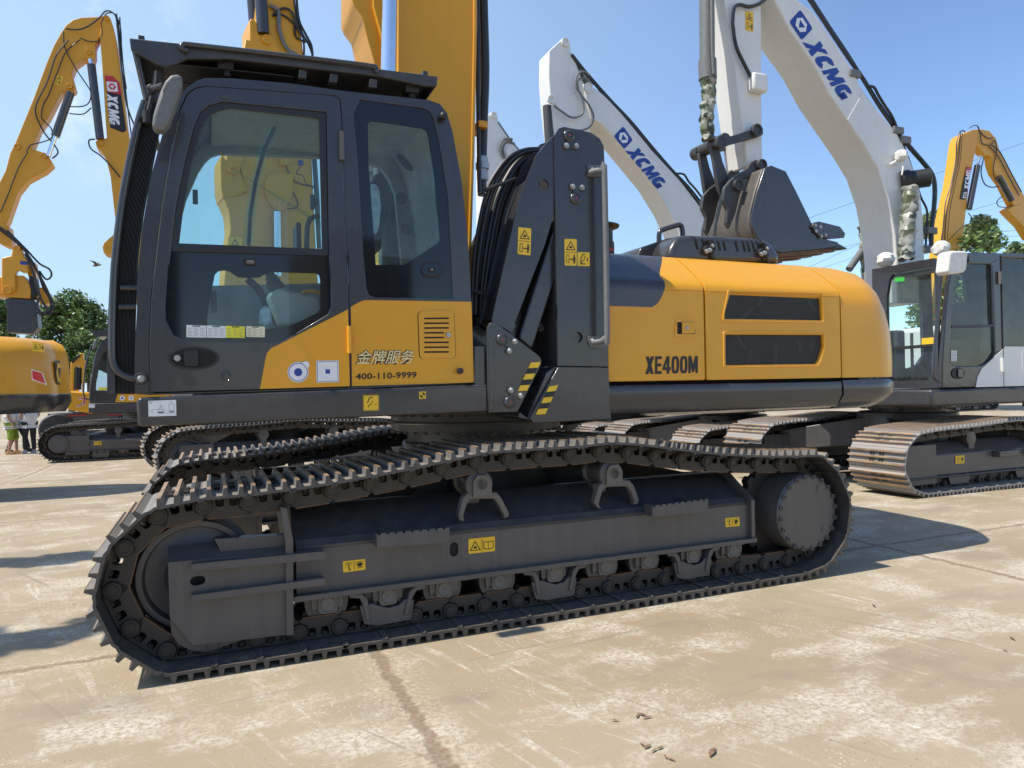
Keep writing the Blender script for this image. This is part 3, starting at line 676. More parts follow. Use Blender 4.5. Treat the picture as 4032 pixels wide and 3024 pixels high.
yp = MB(); yp.prism(W(zB((1283, 322), (872, 531), (836, 548), (815, 572), (804, 610), (772, 784), (1294, 768)), WK-.01), WK-.0115, WK-.009); yp.build('yellow_panel', M['yellow'], do)
yr = MB(); yr.prism(W(zB((1299, 308), (1345, 281), (1372, 271), (1400, 268), (1999, 278), (2014, 746), (1306, 767)), WK), WK-.0035, WK-.001); yr.build('yellow_panel', M['yellow'], cab)
# glazing
up = zA((450, 1265), (475, 1060), (520, 810), (562, 640), (600, 560), (640, 515), (685, 492), (745, 482), (1262, 540), (1280, 1298))
lo = zB((462, 400), (480, 260), (500, 170), (510, 120), (530, 100), (560, 95), (595, 101), (622, 120), (645, 134), (700, 139), (770, 136), (800, 118), (830, 104), (1095, 112), (1115, 122), (1122, 150), (1125, 320), (1100, 345), (960, 412), (800, 440), (640, 440), (480, 425))
s = MB(); s.prism(dg, WK+.012, WK+.020, [W(up, WK+.012), W(lo, WK+.012)]); wf = s.build('window_frit', M['frit'], do)
s = MB(); s.flat(W(up, WK+.016), WK+.0155); s.flat(W(lo, WK+.016), WK+.0155); s.build('window_pane', M['glass'], wf)
o2 = zA((400, 1312), (432, 1050), (482, 800), (532, 600), (570, 512), (622, 466), (702, 445), (1303, 506), (1318, 1338))
s = MB(); s.prism(W(o2, WK+.004), WK+.002, WK+.011, [W([(p[0], p[1]) for p in up], WK+.004)]); s.build('window_gasket', M['gasket'], do, bevel=.002)
rc = zA((1546, 580), (1552, 562), (1572, 555), (1862, 598), (1885, 612), (1898, 650), (1932, 900), (1962, 1245), (1955, 1262), (1770, 1385), (1745, 1392), (1592, 1390), (1550, 800))
s = MB(); s.prism(rw, WK+.008, WK+.016, [W(rc, WK+.008)]); rf = s.build('window_frit', M['frit'], cab)
s = MB(); s.flat(W(rc, WK+.012), WK+.0118); s.build('window_pane', M['glass'], rf)
# door furniture
hc = pz(zB((388, 605))[0], WK); h = MB()
h.prism(circ(hc, .121, 36, .060), WK-.013, WK-.007); h.mat(1); h.prism(circ(hc, .108, 36, .050), WK-.0135, WK-.0125); h.mat(0)
h.prism(rnd(W(zB((330, 565), (408, 553), (416, 600), (412, 652), (336, 652)), WK), .008, 3), WK-.022, WK-.010)
hd = h.build('door_handle', [M['black'], M['dark']], do, bevel=.003)
lk = MB(); q = pz(zB((293, 606))[0], WK); lk.lathe((q[0], WK-.012, q[1]), (0, -1, 0), [(.017, 0), (.015, .008), (.004, .008)], 20); lk.build('lock', M['bolt'], hd)
for p, par in ((zB((574, 710))[0], do), (zA((713, 402))[0], do)):
    q = pz(p, WK); b = MB(); b.lathe((q[0], WK-.007, q[1]), (0, -1, 0), [(.028, 0), (.028, .004), (.024, .006), (.022, .004), (.004, .005)], 28); b.build('grommet', M['char'], par)
for pts, mt in ((zA((1378, 622), (1400, 790)), 'castgrey'), (zB((1274, 420), (1300, 578)), 'yellow')):
    a, b_ = W(pts, WK); m = MB(); um = (a[0]+b_[0])/2; zz = (a[1], b_[1])
    m.cyl((um, WK-.024, zz[0]), (um, WK-.024, zz[1]), .013, n=16); m.box(um-.012, um+.016, WK-.024, WK-.008, zz[1]+.01, zz[0]-.01)
    for f in (.3, .68): z = zz[0]+(zz[1]-zz[0])*f; m.cyl((um, WK-.024, z-.002), (um, WK-.024, z+.002), .0145, n=16)
    m.build('hinge', M[mt], cab)
q = pz(zB((712, 48))[0], WK); m = MB(); m.prism(slot(q, .033, .018), WK+.004, WK+.013); m.mat(1); m.prism(slot((q[0]+.004, q[1]), .022, .010), WK-.006, WK+.005); m.build('window_latch', [M['black'], M['castgrey']], do, bevel=.003)
q = pz(zB((1770, 92))[0], WK); m = MB(); m.prism(slot(q, .066, .045), WK+.0, WK+.010); m.mat(1); m.prism(slot(q, .058, .037), WK-.002, WK+.001); m.mat(0); m.prism(slot(q, .025, .014), WK-.008, WK+.001); m.mat(2); m.box(q[0]-.006, q[0]+.004, WK-.0105, WK-.006, q[1]-.005, q[1]+.005); m.build('window_latch', [M['black'], M['frit'], M['bolt']], cab, bevel=.002)
q = pz(zA((1975, 538))[0], WK); m = MB(); m.lathe((q[0], WK, q[1]), (0, -1, 0), [(.016, 0), (.016, .015), (.022, .02), (.022, .045), (.012, .055), (.003, .056)], 16); m.build('door_stop', M['black'], cab)
q = pz(zB((1925, 680))[0], WK); m = MB(); m.lathe((q[0], WK, q[1]), (0, -1, 0), [(.012, 0), (.012, .012), (.018, .016), (.018, .04), (.003, .044)], 16); m.build('door_stop', M['black'], cab)
# service hatch with slots
hp = rnd(W(zB((1690, 334), (1896, 330), (1906, 605), (1700, 611)), WK-.004), .03, 5)
m = MB(); m.mat(1); m.prism(grow(hp, .004), WK-.0048, WK-.0035); m.mat(0); m.prism(hp, WK-.010, WK-.003)
m.mat(1)
for i in range(8):
    y = 375+i*27.8; x1 = 1866 if i not in (3, 4) else 1838
    m.prism(rnd(W(zB((1723, y-4), (x1, y-5), (x1, y+4), (1723, y+5)), WK), .003, 2), WK-.0112, WK-.0102)
hat = m.build('service_hatch', [M['yellow'], M['dark']], cab)
q = pz(zB((1863, 471))[0], WK); m = MB(); m.lathe((q[0], WK-.010, q[1]), (0, -1, 0), [(.016, 0), (.015, .007), (.004, .007)], 18); m.build('lock', M['bolt'], hat)
# papers taped to the glass
for x0, x1, y0, y1, mi in ((345, 460, 412, 485, W_), (463, 574, 415, 487, W_), (575, 684, 417, 487, L_), (692, 800, 418, 483, C_)):
    rows = [(mi, [(0, 0), (1, .02), (1, 1), (0, .98)]), (K_, [(.3, .05), (.7, .05), (.7, .12), (.3, .12)])]
    for r in range(5):
        for c in range(3): rows.append((G_, [(.07+.31*c, .24+.145*r), (.31+.31*c-.06*((r+c) % 2), .24+.145*r), (.31+.31*c-.06*((r+c) % 2), .27+.145*r), (.07+.31*c, .27+.145*r)]))
    decal(do, 'paper_notice', W(zB((x0, y0), (x1, y0+3), (x1, y1+1), (x0, y1)), WK+.012), WK+.012, rows)
rc_ = [(W_, circ((.47, .52), .46, 40)), (W_, circ((.80, .2), .17, 24)), (B_, circ((.47, .52), .415, 40)), (W_, circ((.47, .52), .385, 40)), (B_, circ((.47, .52), .18, 28)), (W_, [(.34, .45), (.60, .45), (.60, .50), (.34, .50)]), (W_, [(.36, .54), (.58, .54), (.58, .59), (.36, .59)])]
decal(do, 'round_sticker', W(zB((930, 620), (1063, 618), (1064, 748), (931, 750)), WK-.0115), WK-.0115, rc_)
decal(do, 'square_sticker', W(zB((1098, 620), (1228, 618), (1231, 744), (1100, 747)), WK-.0115), WK-.0115, [(W_, RQ), (B_, [(.04, .04), (.96, .04), (.96, .96), (.04, .96)]), (W_, [(.06, .06), (.94, .06), (.94, .94), (.06, .94)]), (B_, [(.40, .40), (.60, .40), (.60, .60), (.40, .60)])])
tq = W(zB((1334, 556), (1676, 553), (1668, 642), (1326, 646)), WK)
text_mesh(cab, 'slogan_outline', '金牌服务', tq, WK-.0035, K_, .060, .15, .002)
tq2 = W(zB((1339, 560), (1671, 557), (1663, 637), (1331, 641)), WK)
text_mesh(cab, 'slogan_lettering', '金牌服务', tq2, WK-.0035, O_, .010, .15, .0040)
text_mesh(cab, 'phone_number', '400-110-9999', W(zB((1327, 694), (1681, 683), (1680, 720), (1328, 730)), WK), WK-.0035, K_, .022, 0, .002, spacing=1.04)
# body of the cab: roof, back and front bands, far wall, floor
sh2 = [p for p in shell]
O = shell[8:23]; cxu, czu = sum(p[0] for p in shell)/len(shell), sum(p[1] for p in shell)/len(shell)
I_ = []
for k, p in enumerate(O):
    a = Vector(O[max(k-1, 0)]); b = Vector(O[min(k+1, len(O)-1)]); t = (b-a).normalized(); nrm = Vector((t.y, -t.x)); I_.append((p[0]+nrm.x*.06, p[1]+nrm.y*.06))
s = MB(); s.prism(O+I_[::-1], WK+.052, WK2); s.build('cab_roof', M['char'], cab, bevel=.02)
s = MB()
rr = shell[22:26]; s.prism(rr+[(u-.05, z) for u, z in rr[::-1]], WK+.052, WK2)
s.build('cab_back', M['char'], cab)
I2 = [(p[0]+(cxu-p[0])*.06, p[1]+(czu-p[1])*.045-.035) for p in O[3:]]
s = MB(); I3 = [(p[0]+(cxu-p[0])*.075, p[1]+(czu-p[1])*.06-.045) for p in O[3:]]; s.prism(I2+I3[::-1], WK+.07, WK2-.02); s.build('headliner', M['liner'], cab)
far_hole = zA((350, 1475), (420, 1280), (490, 1010), (560, 850), (600, 790), (635, 757), (680, 742), (1270, 765), (1555, 800), (1620, 822), (1670, 890), (1705, 980), (1745, 1390), (1752, 1475))+zB((1640, 110), (1560, 160), (240, 190))
shf = [(u, z) for u, z in shell]
s = MB(); s.prism(shf, WK2-.05, WK2, [W(far_hole, WK2-.05)]); s.build('far_wall', [M['liner']], cab)
s = MB(); s.flat(W(far_hole, WK2-.03), WK2-.03); s.build('far_window', M['glass'], cab)
fl = W(zB((150, 815), (2010, 748), (2005, 640), (150, 700)), WK); s = MB(); s.prism(fl, WK+.052, WK2-.05); s.build('cab_floor', M['seat'], cab)
fp = shell[0:12]; s = MB(); s.prism(fp[3:9]+[(u+.012, z) for u, z in fp[3:9]][::-1], WK+.06, WK2-.06); s.build('windscreen', M['glass'], cab)
s = MB(); s.prism(fp+[(u+.07, z-.005) for u, z in fp[::-1]], WK2-.05-.06, WK2-.051); s.build('front_post', M['char'], cab)
# seat, console and levers seen through the glass
s = MB()
sb = W(zX((1345, 470), (1400, 478), (1435, 520), (1450, 700), (1440, 850), (1400, 960), (1390, 1120), (1300, 1130), (1290, 700)), 4.45)
s.prism(rnd(sb, .03, 3), 4.28, 4.66); st = s.build('seat', M['seat'], cab, bevel=.03, seg=3)
s = MB(); s.prism(rnd(W(zX((1350, 490), (1395, 495), (1425, 540), (1440, 700), (1425, 860), (1395, 950), (1350, 900)), 4.26), .02, 3), 4.262, 4.275); s.build('seat_wrap', M['film'], st, bevel=.005)
s = MB(); s.prism(rnd(W(zB((960, 430), (1270, 430), (1270, 330), (960, 340)), 4.45), .03, 3), 4.25, 4.68); s.build('seat_cushion', M['seat'], st, bevel=.03)
s = MB(); s.prism(rnd(W(zB((806, 245), (870, 205), (960, 225), (1120, 258), (1120, 420), (880, 420)), 4.22), .03, 3), 4.16, 4.30)
s.build('console', M['liner'], cab, bevel=.015)
a = pz(zB((868, 205))[0], 4.22); bq = pz(zB((832, 125))[0], 4.22); s = MB(); ax = Vector((bq[0]-a[0], 0, bq[1]-a[1]))
s.lathe((a[0], 4.22, a[1]), ax, [(.055, 0), (.045, .015), (.05, .022), (.038, .04), (.043, .047), (.030, .065), (.035, .072), (.024, .085), (.024, .12), (.034, .125), (.034, .16), (.02, .18)], 20); s.build('joystick', M['black'], cab)
s = MB(); s.tube([(x, 4.3, z) for x, z in W(zB((700, 145), (760, 200), (790, 250), (820, 330), (900, 440)), 4.3)], .022); s.build('lever_arm', M['black'], cab)
s = MB(); s.prism(rnd(W(zB((478, 215), (520, 210), (525, 330), (490, 345)), 4.8), .02, 3), 4.78, 4.84); s.build('interior_vent', M['black'], cab)
s = MB(); s.tube([(u, 4.06, z) for u, z in W(zX((515, 0), (420, 200), (345, 480), (300, 760), (285, 1030)), 4.06)], .010, 8); s.build('window_seal', M['gasket'], do)
s = MB(); cc = W(zX((470, 0), (375, 200), (300, 480), (255, 760), (240, 1030)), 4.07); c2 = W(zX((555, 0), (465, 200), (390, 480), (345, 760), (325, 1030)), 4.07); s.loft([[(u, 4.07, z) for u, z in cc], [(u, 4.07, z) for u, z in c2]], False, False); s.build('sliding_pane', M['glass'], do)
for pts in (((823, 590), (858, 715)),):
    q = W(zX(*pts), WK+.03); s = MB(); s.box(q[0][0], q[1][0], WK+.02, WK+.05, q[1][1], q[0][1]); s.box(q[1][0], q[1][0]+.02, WK+.02, WK+.045, (q[0][1]+q[1][1])/2-.015, (q[0][1]+q[1][1])/2+.015); s.build('window_catch', M['black'], do)
q = W(zA((528, 955), (560, 1038)), WK+.03); s = MB(); s.box(q[0][0], q[1][0], WK+.02, WK+.04, q[1][1], q[0][1]); s.build('window_catch', M['black'], do)
s = MB(); s.tube(smooth([(u, 4.62, z) for u, z in W(zX((905, 775), (840, 790), (800, 850), (790, 1055)), 4.62)], 4), .016, 10); s.build('grab_bar', M['char_flat'], cab)
for p in ((1615, 620), (1655, 890)):
    q = pz(zX(p)[0], WK2-.055); s = MB(); s.lathe((q[0], WK2-.05, q[1]), (0, -1, 0), [(.040, 0), (.040, .012), (.032, .014), (.030, .004), (.004, .004)], 20); s.build('interior_vent', M['castgrey'], cab)

q = W(zX((1738, 640), (1755, 612), (1775, 640), (1808, 660), (1780, 690), (1795, 830), (1830, 850), (1805, 870), (1812, 905), (1770, 908), (1768, 870), (1745, 850), (1768, 825), (1752, 690), (1722, 660)), 4.86)
s = MB(); s.prism(q, 4.85, 4.872); s.build('coat_hook_plate', M['w_sign'], cab)
for c_ in ((1765, 130), (1645, 305)):
    P_ = W(zX((c_[0]-75, c_[1]-75), (c_[0]-20, c_[1]-65), (c_[0]+75, c_[1]+45), (c_[0]+70, c_[1]+80), (c_[0]+20, c_[1]+68), (c_[0]-70, c_[1]-30)), 4.55); s = MB(); s.prism(rnd(P_, .02, 4), 4.54, 4.56); s.build('roof_speaker', M['black'], cab, bevel=.006)
s = MB(); s.tube(smooth([(u, 4.2, z) for u, z in W(zB((1150, 235), (1050, 215), (1000, 260), (985, 330), (975, 400)), 4.2)], 4), .012, 8); s.build('seat_rail', M['boom_yellow'], cab)
s = MB(); s.prism(rnd(W(zB((770, 330), (800, 300), (835, 320), (840, 400), (800, 430), (770, 410)), 4.14), .015, 3), 4.10, 4.16); s.build('plastic_bag', M['film'], cab, bevel=.02)
s = MB(); s.box(pz((1165, 940), 4.7)[0], pz((1165, 940), 4.7)[0]+.03, 4.66, 4.9, pz((1165, 940), 4.7)[1]-.12, pz((1165, 940), 4.7)[1]+.10); s.build('monitor', M['black'], cab, bevel=.01)

# ---- front guard with ribs, its tube and rails
L_px = zA((237, 440), (195, 560), (140, 800), (92, 1060), (60, 1330))+zN((110, 600), (97, 1000), (95, 1442))
R_px = zA((335, 440), (335, 600), (290, 840), (245, 1080), (212, 1330))+zN((345, 600), (332, 1000), (330, 1442))
Lg, Rg = W(L_px, 4.06), W(R_px, 4.06)
Lg = [tuple(p) for p in smooth([(u, 0, z) for u, z in Lg], 4)]; Rg = [tuple(p) for p in smooth([(u, 0, z) for u, z in Rg], 4)]
Lg = [(p[0], p[2]) for p in Lg]; Rg = [(p[0], p[2]) for p in Rg]
s = MB(); s.prism(Lg+Rg[::-1], 4.085, 4.10)
lerp2 = lambda f: [(a[0]+(b[0]-a[0])*f, a[1]+(b[1]-a[1])*f) for a, b in zip(Lg, Rg)]
s.prism(Lg+lerp2(.30)[::-1], 4.045, 4.085)
for k in range(13):
    f = .34+.05*k; a, b = lerp2(f), lerp2(f+.022); s.prism(a+b[::-1], 4.062, 4.085)
fg = s.build('front_guard', M['char_flat'], ex, bevel=.003)
tb = zA((250, 440), (212, 560), (158, 800), (112, 1060), (80, 1330))+zN((150, 400), (140, 700), (136, 1050), (148, 1170), (195, 1252), (290, 1300), (385, 1308))
s = MB(); s.tube(smooth([(u, 4.01, z) for u, z in W(tb, 4.01)], 6), .0165, 14); s.build('grab_tube', M['char'], fg)
for p in (((205, 512), (350, 515)), ((190, 682), (345, 680))):
    a, b = W(zN(*p), 4.02); s = MB(); s.cyl((a[0], 4.03, a[1]), (b[0], 4.03, b[1]), .014, n=16); m_ = ((a[0]+b[0])/2, (a[1]+b[1])/2); s.cyl((m_[0]-.004, 4.03, m_[1]), (m_[0]+.004, 4.03, m_[1]), .0165, n=16); s.build('grab_tube', M['char'], fg)
q = pz(zN((385, 1306))[0], 3.97); s = MB(); s.lathe((q[0], 4.02, q[1]), (0, -1, 0), [(.034, 0), (.034, .03), (.026, .045), (.004, .046)], 24); s.mat(1); hexbolt(s, q[0], 3.974, q[1], .013, .01); s.mat(0)
s.prism(W(zN((400, 1330), (450, 1330), (450, 1430), (350, 1430), (355, 1340)), 4.0), 3.985, 4.0); s.build('tube_bracket', [M['char'], M['bolt']], fg)
# ---- roof guard
s = MB()
bm_ = W(zA((160, 72), (490, 108), (1952, 296), (1948, 350), (1888, 352), (1600, 292), (1150, 240), (737, 192), (500, 192), (430, 224), (370, 237), (328, 229), (250, 185), (170, 140)), 3.98)
s.prism(bm_, 3.98, 4.005); s.prism(bm_, 4.965, 4.99)
t4 = W(zA((162, 73), (1950, 296), (1950, 312), (162, 88)), 3.98); s.prism(t4, 4.006, 4.964)
e4 = W(zA((1935, 300), (1950, 300), (1948, 350), (1935, 352)), 3.98); s.prism(e4, 4.006, 4.964)
for x in (1150, 1330, 1560):
    f4 = W(zA((x, 252+(x-1150)*.13), (x+45, 258+(x-1150)*.13), (x+40, 305+(x-1150)*.13), (x-8, 300+(x-1150)*.13)), 4.0); s.prism(f4, 4.006, 4.964)
rg = s.build('roof_guard', M['char_flat'], ex, bevel=.004)
s = MB(); un = W(zA((345, 238), (1120, 318), (1120, 326), (345, 246)), 4.05)
for k in range(4): s = MB(); s.prism([(u, z+.02) for u, z in un], 4.04+.235*k, 4.04+.235*k+.223); s.build('guard_slat', M['gasket'], rg, bevel=.003)
s = MB(); fv = W(zA((162, 80), (185, 150), (258, 430), (275, 428), (215, 150), (200, 84)), 4.02); s.prism(fv, 4.01, 4.05); s.prism(fv, 4.93, 4.96)
for k in range(9): f = k/8; a = Vector(fv[0]).lerp(Vector(fv[2]), f); s.box(a.x, a.x+.02, 4.05, 4.93, a.y-.012, a.y+.012)
s.build('front_visor', M['char_flat'], rg, bevel=.003)
s = MB(); rp = zA((505, 148), (475, 138), (462, 124), (480, 111), (520, 112), (1000, 166), (1540, 231), (1585, 243), (1598, 258), (1588, 272)); s.tube(smooth([(u, 3.963, z) for u, z in W(rp, 3.963)], 4), .0125, 12); s.build('roof_rail', M['char'], rg)
s = MB(); a = W(zA((672, 210), (768, 212), (766, 262), (676, 258)), 4.05); s.prism(a, 4.03, 4.12); b = W(zA((712, 258), (745, 260), (748, 300), (708, 298)), 4.06); s.prism(b, 4.05, 4.09); s.build('rubber_mount', M['black'], rg, bevel=.006); s = MB()
a = W(zA((1764, 342), (1842, 350), (1838, 395), (1766, 388)), 4.03); s.prism(a, 4.02, 4.12); b = W(zA((1786, 388), (1814, 390), (1816, 425), (1784, 420)), 4.05); s.prism(b, 4.04, 4.09)
s.build('rubber_mount', M['black'], rg, bevel=.006)
s = MB(); a = W(zA((300, 235), (360, 240), (335, 430), (275, 430)), 4.08); s.prism(a, 4.08, 4.12); s.build('guard_post', M['char_flat'], rg, bevel=.004)
for x, y in ((215, 66), (1862, 270)):
    q = pz(zA((x, y))[0], 4.1); s = MB(); s.box(q[0], q[0]+.028, 4.08, 4.14, q[1]-.03, q[1]); s.build('lifting_lug', M['char_flat'], rg)
# ---- mirror
MW = 3.72
mo = W(zA((402, 290), (440, 284), (468, 300), (470, 342), (440, 440), (392, 568), (358, 608), (318, 604), (292, 584), (300, 520), (340, 385), (368, 325)), MW)
s = MB(); s.prism(rnd(mo, .012, 2), MW-.01, MW+.08); mi = s.build('mirror', M['mirror_grey'], ex, bevel=.028, seg=4, angle=40)
s = MB(); gi = [(sum(p[0] for p in mo)/12+(u-sum(p[0] for p in mo)/12)*.8, sum(p[1] for p in mo)/12+(z-sum(p[1] for p in mo)/12)*.86) for u, z in mo]; s.prism(gi, MW+.082, MW+.086); s.build('mirror_glass', M['chrome'], mi)
s = MB(); s.tube([(u, 3.93, z) for u, z in W(zA((322, 268), (318, 330), (290, 420), (262, 540)), 3.93)], .011, 10)
a = pz(zA((290, 372))[0], 3.92); b = pz(zA((372, 388))[0], 3.88); s.cyl((a[0], 3.925, a[1]), (b[0], MW+.08, b[1]), .017, n=14); s.lathe((a[0], 3.94, a[1]), (0, -1, 0), [(.022, 0), (.022, .035), (.014, .04)], 16)
c = pz(zA((262, 520))[0], 3.93); s.cyl((c[0], 3.93, c[1]-.04), (c[0], 3.93, c[1]+.02), .018, n=14); s.cyl((c[0], 3.93, c[1]), (c[0], 4.06, c[1]), .014, n=12); s.build('mirror_arm', M['black'], mi)
# ------------------------------------------------------------------ cab lifting linkage
def lockpin(par, c, bar, w, r=.030):
    s = MB(); u, z = pz(c, w)
    s.lathe((u, w, z), (0, -1, 0), [(r*1.25, 0), (r*1.25, .008), (r*1.05, .016), (r*.8, .020), (r*.75, .014), (.004, .014)], 28)
    a, b = W(bar, w); d = (Vector(b)-Vector(a)); L = d.length; d.normalize(); n = Vector((-d.y, d.x))*.018; e = d*.018
    P = [Vector(a)-e-n, Vector(b)+e-n, Vector(b)+e+n, Vector(a)-e+n]
    s.prism([tuple(p) for p in P], w-.012, w); m = (Vector(a)+Vector(b))/2
    v = Vector((u, z))-m; k = v.normalized(); t = Vector((-k.y, k.x))*.022
    s.prism([tuple(m-t), tuple(m+t), tuple(Vector((u, z))+t), tuple(Vector((u, z))-t)], w-.010, w)
    s.mat(1)
    for p in (a, b): hexbolt(s, p[0], w-.012, p[1], .0135, .013)
    s.mat(2); s.cyl((u, w-.0145, z), (u, w-.0155, z), .006, n=10)
    return s.build('lock_plate', [M['char'], M['bolt'], M['r_sign']], par, bevel=.002)
WT = 3.98
tw = rnd(W(zT((595, 162), (615, 130), (640, 122), (770, 150), (812, 178), (832, 215), (836, 300), (853, 1282), (612, 1277)), WT), [.01, .02, .02, .02, .02, .02, .02, 0, 0], 4)
s = MB(); hl = [circ(pz(zT((708, 1140))[0], WT), .034, 22)]
s.prism(tw, WT, WT+.016, hl)
cu, cz_ = sum(p[0] for p in tw)/len(tw), sum(p[1] for p in tw)/len(tw)
ins = [(cu+(u-cu)*.93, cz_+(z-cz_)*.985) for u, z in tw]
s.prism(ins, WT+.02, WT+.05); 
tower = s.build('linkage_tower', M['char'], ex, bevel=.004)
s = MB(); s.prism(W(zT((800, 175), (828, 215), (830, 300), (846, 1282), (812, 1280), (800, 400)), WT), WT+.017, WT+.30); s.prism(W(zT((597, 170), (612, 165), (625, 1275), (614, 1275)), WT), WT+.017, WT+.30); s.prism(ins, WT+.30, WT+.33); s.build('tower_web', M['char_flat'], tower)
s = MB(); lb = W(zT((612, 1284), (855, 1286), (868, 1536), (492, 1557), (474, 1532)), WT-.005); s.prism(lb, WT-.006, WT+.014); s.prism(W(zT((430, 1500), (470, 1532), (560, 1310), (600, 1284), (855, 1286), (862, 1300), (862, 1540), (480, 1545), (425, 1528)), WT), WT+.018, WT+.42)
lowb = s.build('tower_base', M['char'], ex, bevel=.005)
lockpin(tower, zT((662, 166))[0], zT((648, 216), (695, 217)), WT)
lockpin(tower, zT((694, 470))[0], zT((678, 414), (723, 418)), WT)
decal(tower, 'warning_sticker', W(zT((641, 664), (701, 666), (701, 795), (642, 793)), WT), WT, [(Y_, RQ)]+sub(WARN_TRI, .06, .04, .94, .47)+sub(WARN_MAN, .06, .53, .94, .96)+[(K_, ln(0, .5, 1, .5, .012))])
decal(tower, 'seat_sticker', W(zT((704, 728), (763, 730), (764, 797), (705, 796)), WT), WT, [(Y_, RQ)]+SEAT_SIGN)
s = MB()
for y in (310, 1136):
    a = W(zT((752, y), (832, y+2), (836, y+56), (766 if y > 500 else 752, y+54)), WT); s.prism(rnd(a, .008, 3), WT-.014, WT)
    s.mat(1)
    for p in zT((776, y+20), (838 if y > 500 else 790, y+22)): q = pz(p, WT-.014); hexbolt(s, q[0], WT-.014, q[1], .012, .012)
    s.mat(0)
q = [zT((790, 330))[0]]+zT((812, 328), (828, 338), (834, 362), (846, 1110), (842, 1140), (828, 1158), (800, 1162))
zz = [WT-.014, WT-.055, WT-.075, WT-.085, WT-.085, WT-.075, WT-.055, WT-.014]
s.tube(smooth([(pz(p, 3.90)[0], w, pz(p, 3.90)[1]) for p, w in zip(q, zz)], 5), .0185, 14)
s.build('handrail', [M['mirror_grey'], M['bolt']], tower, bevel=.002)
def stripes(par, tl, tr, br, bl, w, n=5):
    sh = [(K_, [(0, 0), (1, 0), (1, 1), (0, 1)])]
    for i in range(n):
        if i % 2 == 0: a, b = i/n, (i+1)/n; sh.append((Y_, [(0, a), (1, a), (1, b), (0, b)]))
    return decal(par, 'hazard_stripes', W(zT(tl, tr, br, bl), w), w, sh)
stripes(lowb, (566, 1379), (611, 1371), (548, 1512), (502, 1514), WT-.006)
# bracket plate at the cab end of the linkage
WB = 3.955
bp = rnd(W(zT((268, 1096), (282, 1070), (303, 1064), (522, 1232), (531, 1250), (528, 1275), (416, 1501), (279, 1505), (272, 1400)), WB), [.01, .015, .015, .01, .01, .01, .01, 0, 0], 3)
s = MB(); s.prism(bp, WB, WB+.02); s.prism(bp, WB+.28, WB+.30); s.prism(W(zT((216, 1182), (266, 1180), (272, 1400), (216, 1390)), WB), WB+.03, WB+.2)
s.prism(W(zT((276, 1150), (295, 1150), (300, 1490), (280, 1495)), WB), WB-.006, WB)
bk = s.build('linkage_bracket', M['char'], ex, bevel=.004)
lockpin(bk, zT((340, 1152))[0], zT((371, 1206), (398, 1161)), WB); lockpin(bk, zT((377, 1455))[0], zT((379, 1396), (425, 1422)), WB)
stripes(bk, (478, 1263), (526, 1260), (460, 1398), (414, 1401), WB)
WL = 3.995
arm = rnd(W(zT((593, 160), (545, 212), (505, 262), (462, 370), (420, 482), (290, 1060), (384, 1116), (407, 1085), (400, 1075), (548, 690), (586, 560), (592, 500)), WL), [0, .02, .02, .02, .02, 0, 0, 0, 0, .02, .03, .02], 3)
s = MB(); hc_ = [circ(pz(zT((543, 403))[0], WL), .034, 22)]; s.prism(arm, WL, WL+.016, hc_); s.prism(arm, WL+.22, WL+.236, [circ(pz(zT((543, 403))[0], WL), .034, 22)])
pr = W(zT((300, 1050), (432, 480), (474, 370), (484, 374), (442, 484), (312, 1056)), WL); s.prism(pr, WL+.017, WL+.219); pr = W(zT((395, 1070), (540, 690), (578, 560), (570, 556), (530, 688), (385, 1066)), WL); s.prism(pr, WL+.017, WL+.219)
la = s.build('linkage_arm', M['char'], ex, bevel=.003)
decal(la, 'warning_sticker', W(zT((418, 608), (481, 614), (477, 745), (414, 738)), WL), WL, [(Y_, RQ)]+sub(WARN_TRI, .06, .04, .94, .47)+sub(WARN_MAN, .06, .53, .94, .96)+[(K_, ln(0, .5, 1, .5, .012))])
s = MB(); s.prism(W(zT((597, 600), (430, 1118), (424, 1150), (484, 1196), (498, 1165), (601, 850)), WL+.03), WL+.03, WL+.12); s.build('linkage_strut', M['char'], ex, bevel=.012)
s = MB(); s.prism(W(zT((512, 262), (590, 190), (600, 600), (606, 1275), (210, 1330), (205, 1000), (285, 900), (330, 625), (395, 480), (440, 332)), 4.30), 4.32, 4.95); s.build('linkage_housing', M['char'], ex, bevel=.05, seg=3)
s = MB(); 
for k in range(3): a = W(zT((520, 1110-20*k), (560, 1080-8*k), (592, 1064+10*k)), 4.2); s.tube([(u, 4.2+.02*k, z) for u, z in a], .012)
s.build('hydraulic_fitting', M['castgrey'], ex)
# hose bundle
s = MB(); random.seed(3)
oA = [(530, 228), (455, 232), (385, 262), (322, 330), (268, 430), (228, 600), (202, 800), (196, 1030)]
oB = [(530, 268), (470, 288), (432, 330), (398, 400), (352, 520), (316, 700), (285, 900), (268, 1040)]
for k in range(13):
    f = k/12; w = 4.20+.10*random.random()+.05*(k % 3); jit = random.uniform(-4, 4)
    P = [(a[0]+(b[0]-a[0])*f+jit, a[1]+(b[1]-a[1])*f+jit*.5) for a, b in zip(oA, oB)]
    s.mat(1 if k % 3 == 1 else 0); s.tube(smooth([(u, w, z) for u, z in W(zT(*P), w)], 6), random.choice((.010, .0125, .016)), 9)
hb = s.build('hose_bundle', [M['hose'], M['hose_grey']], ex)
for pts in (((255, 430), (405, 375)), ((200, 915), (262, 940))): s = MB(); a, b = W(zT(*pts), 4.17); s.tube([(a[0], 4.165, a[1]), ((a[0]+b[0])/2, 4.15, (a[1]+b[1])/2), (b[0], 4.165, b[1])], .012, 8); s.build('hose_clamp', M['black'], hb)

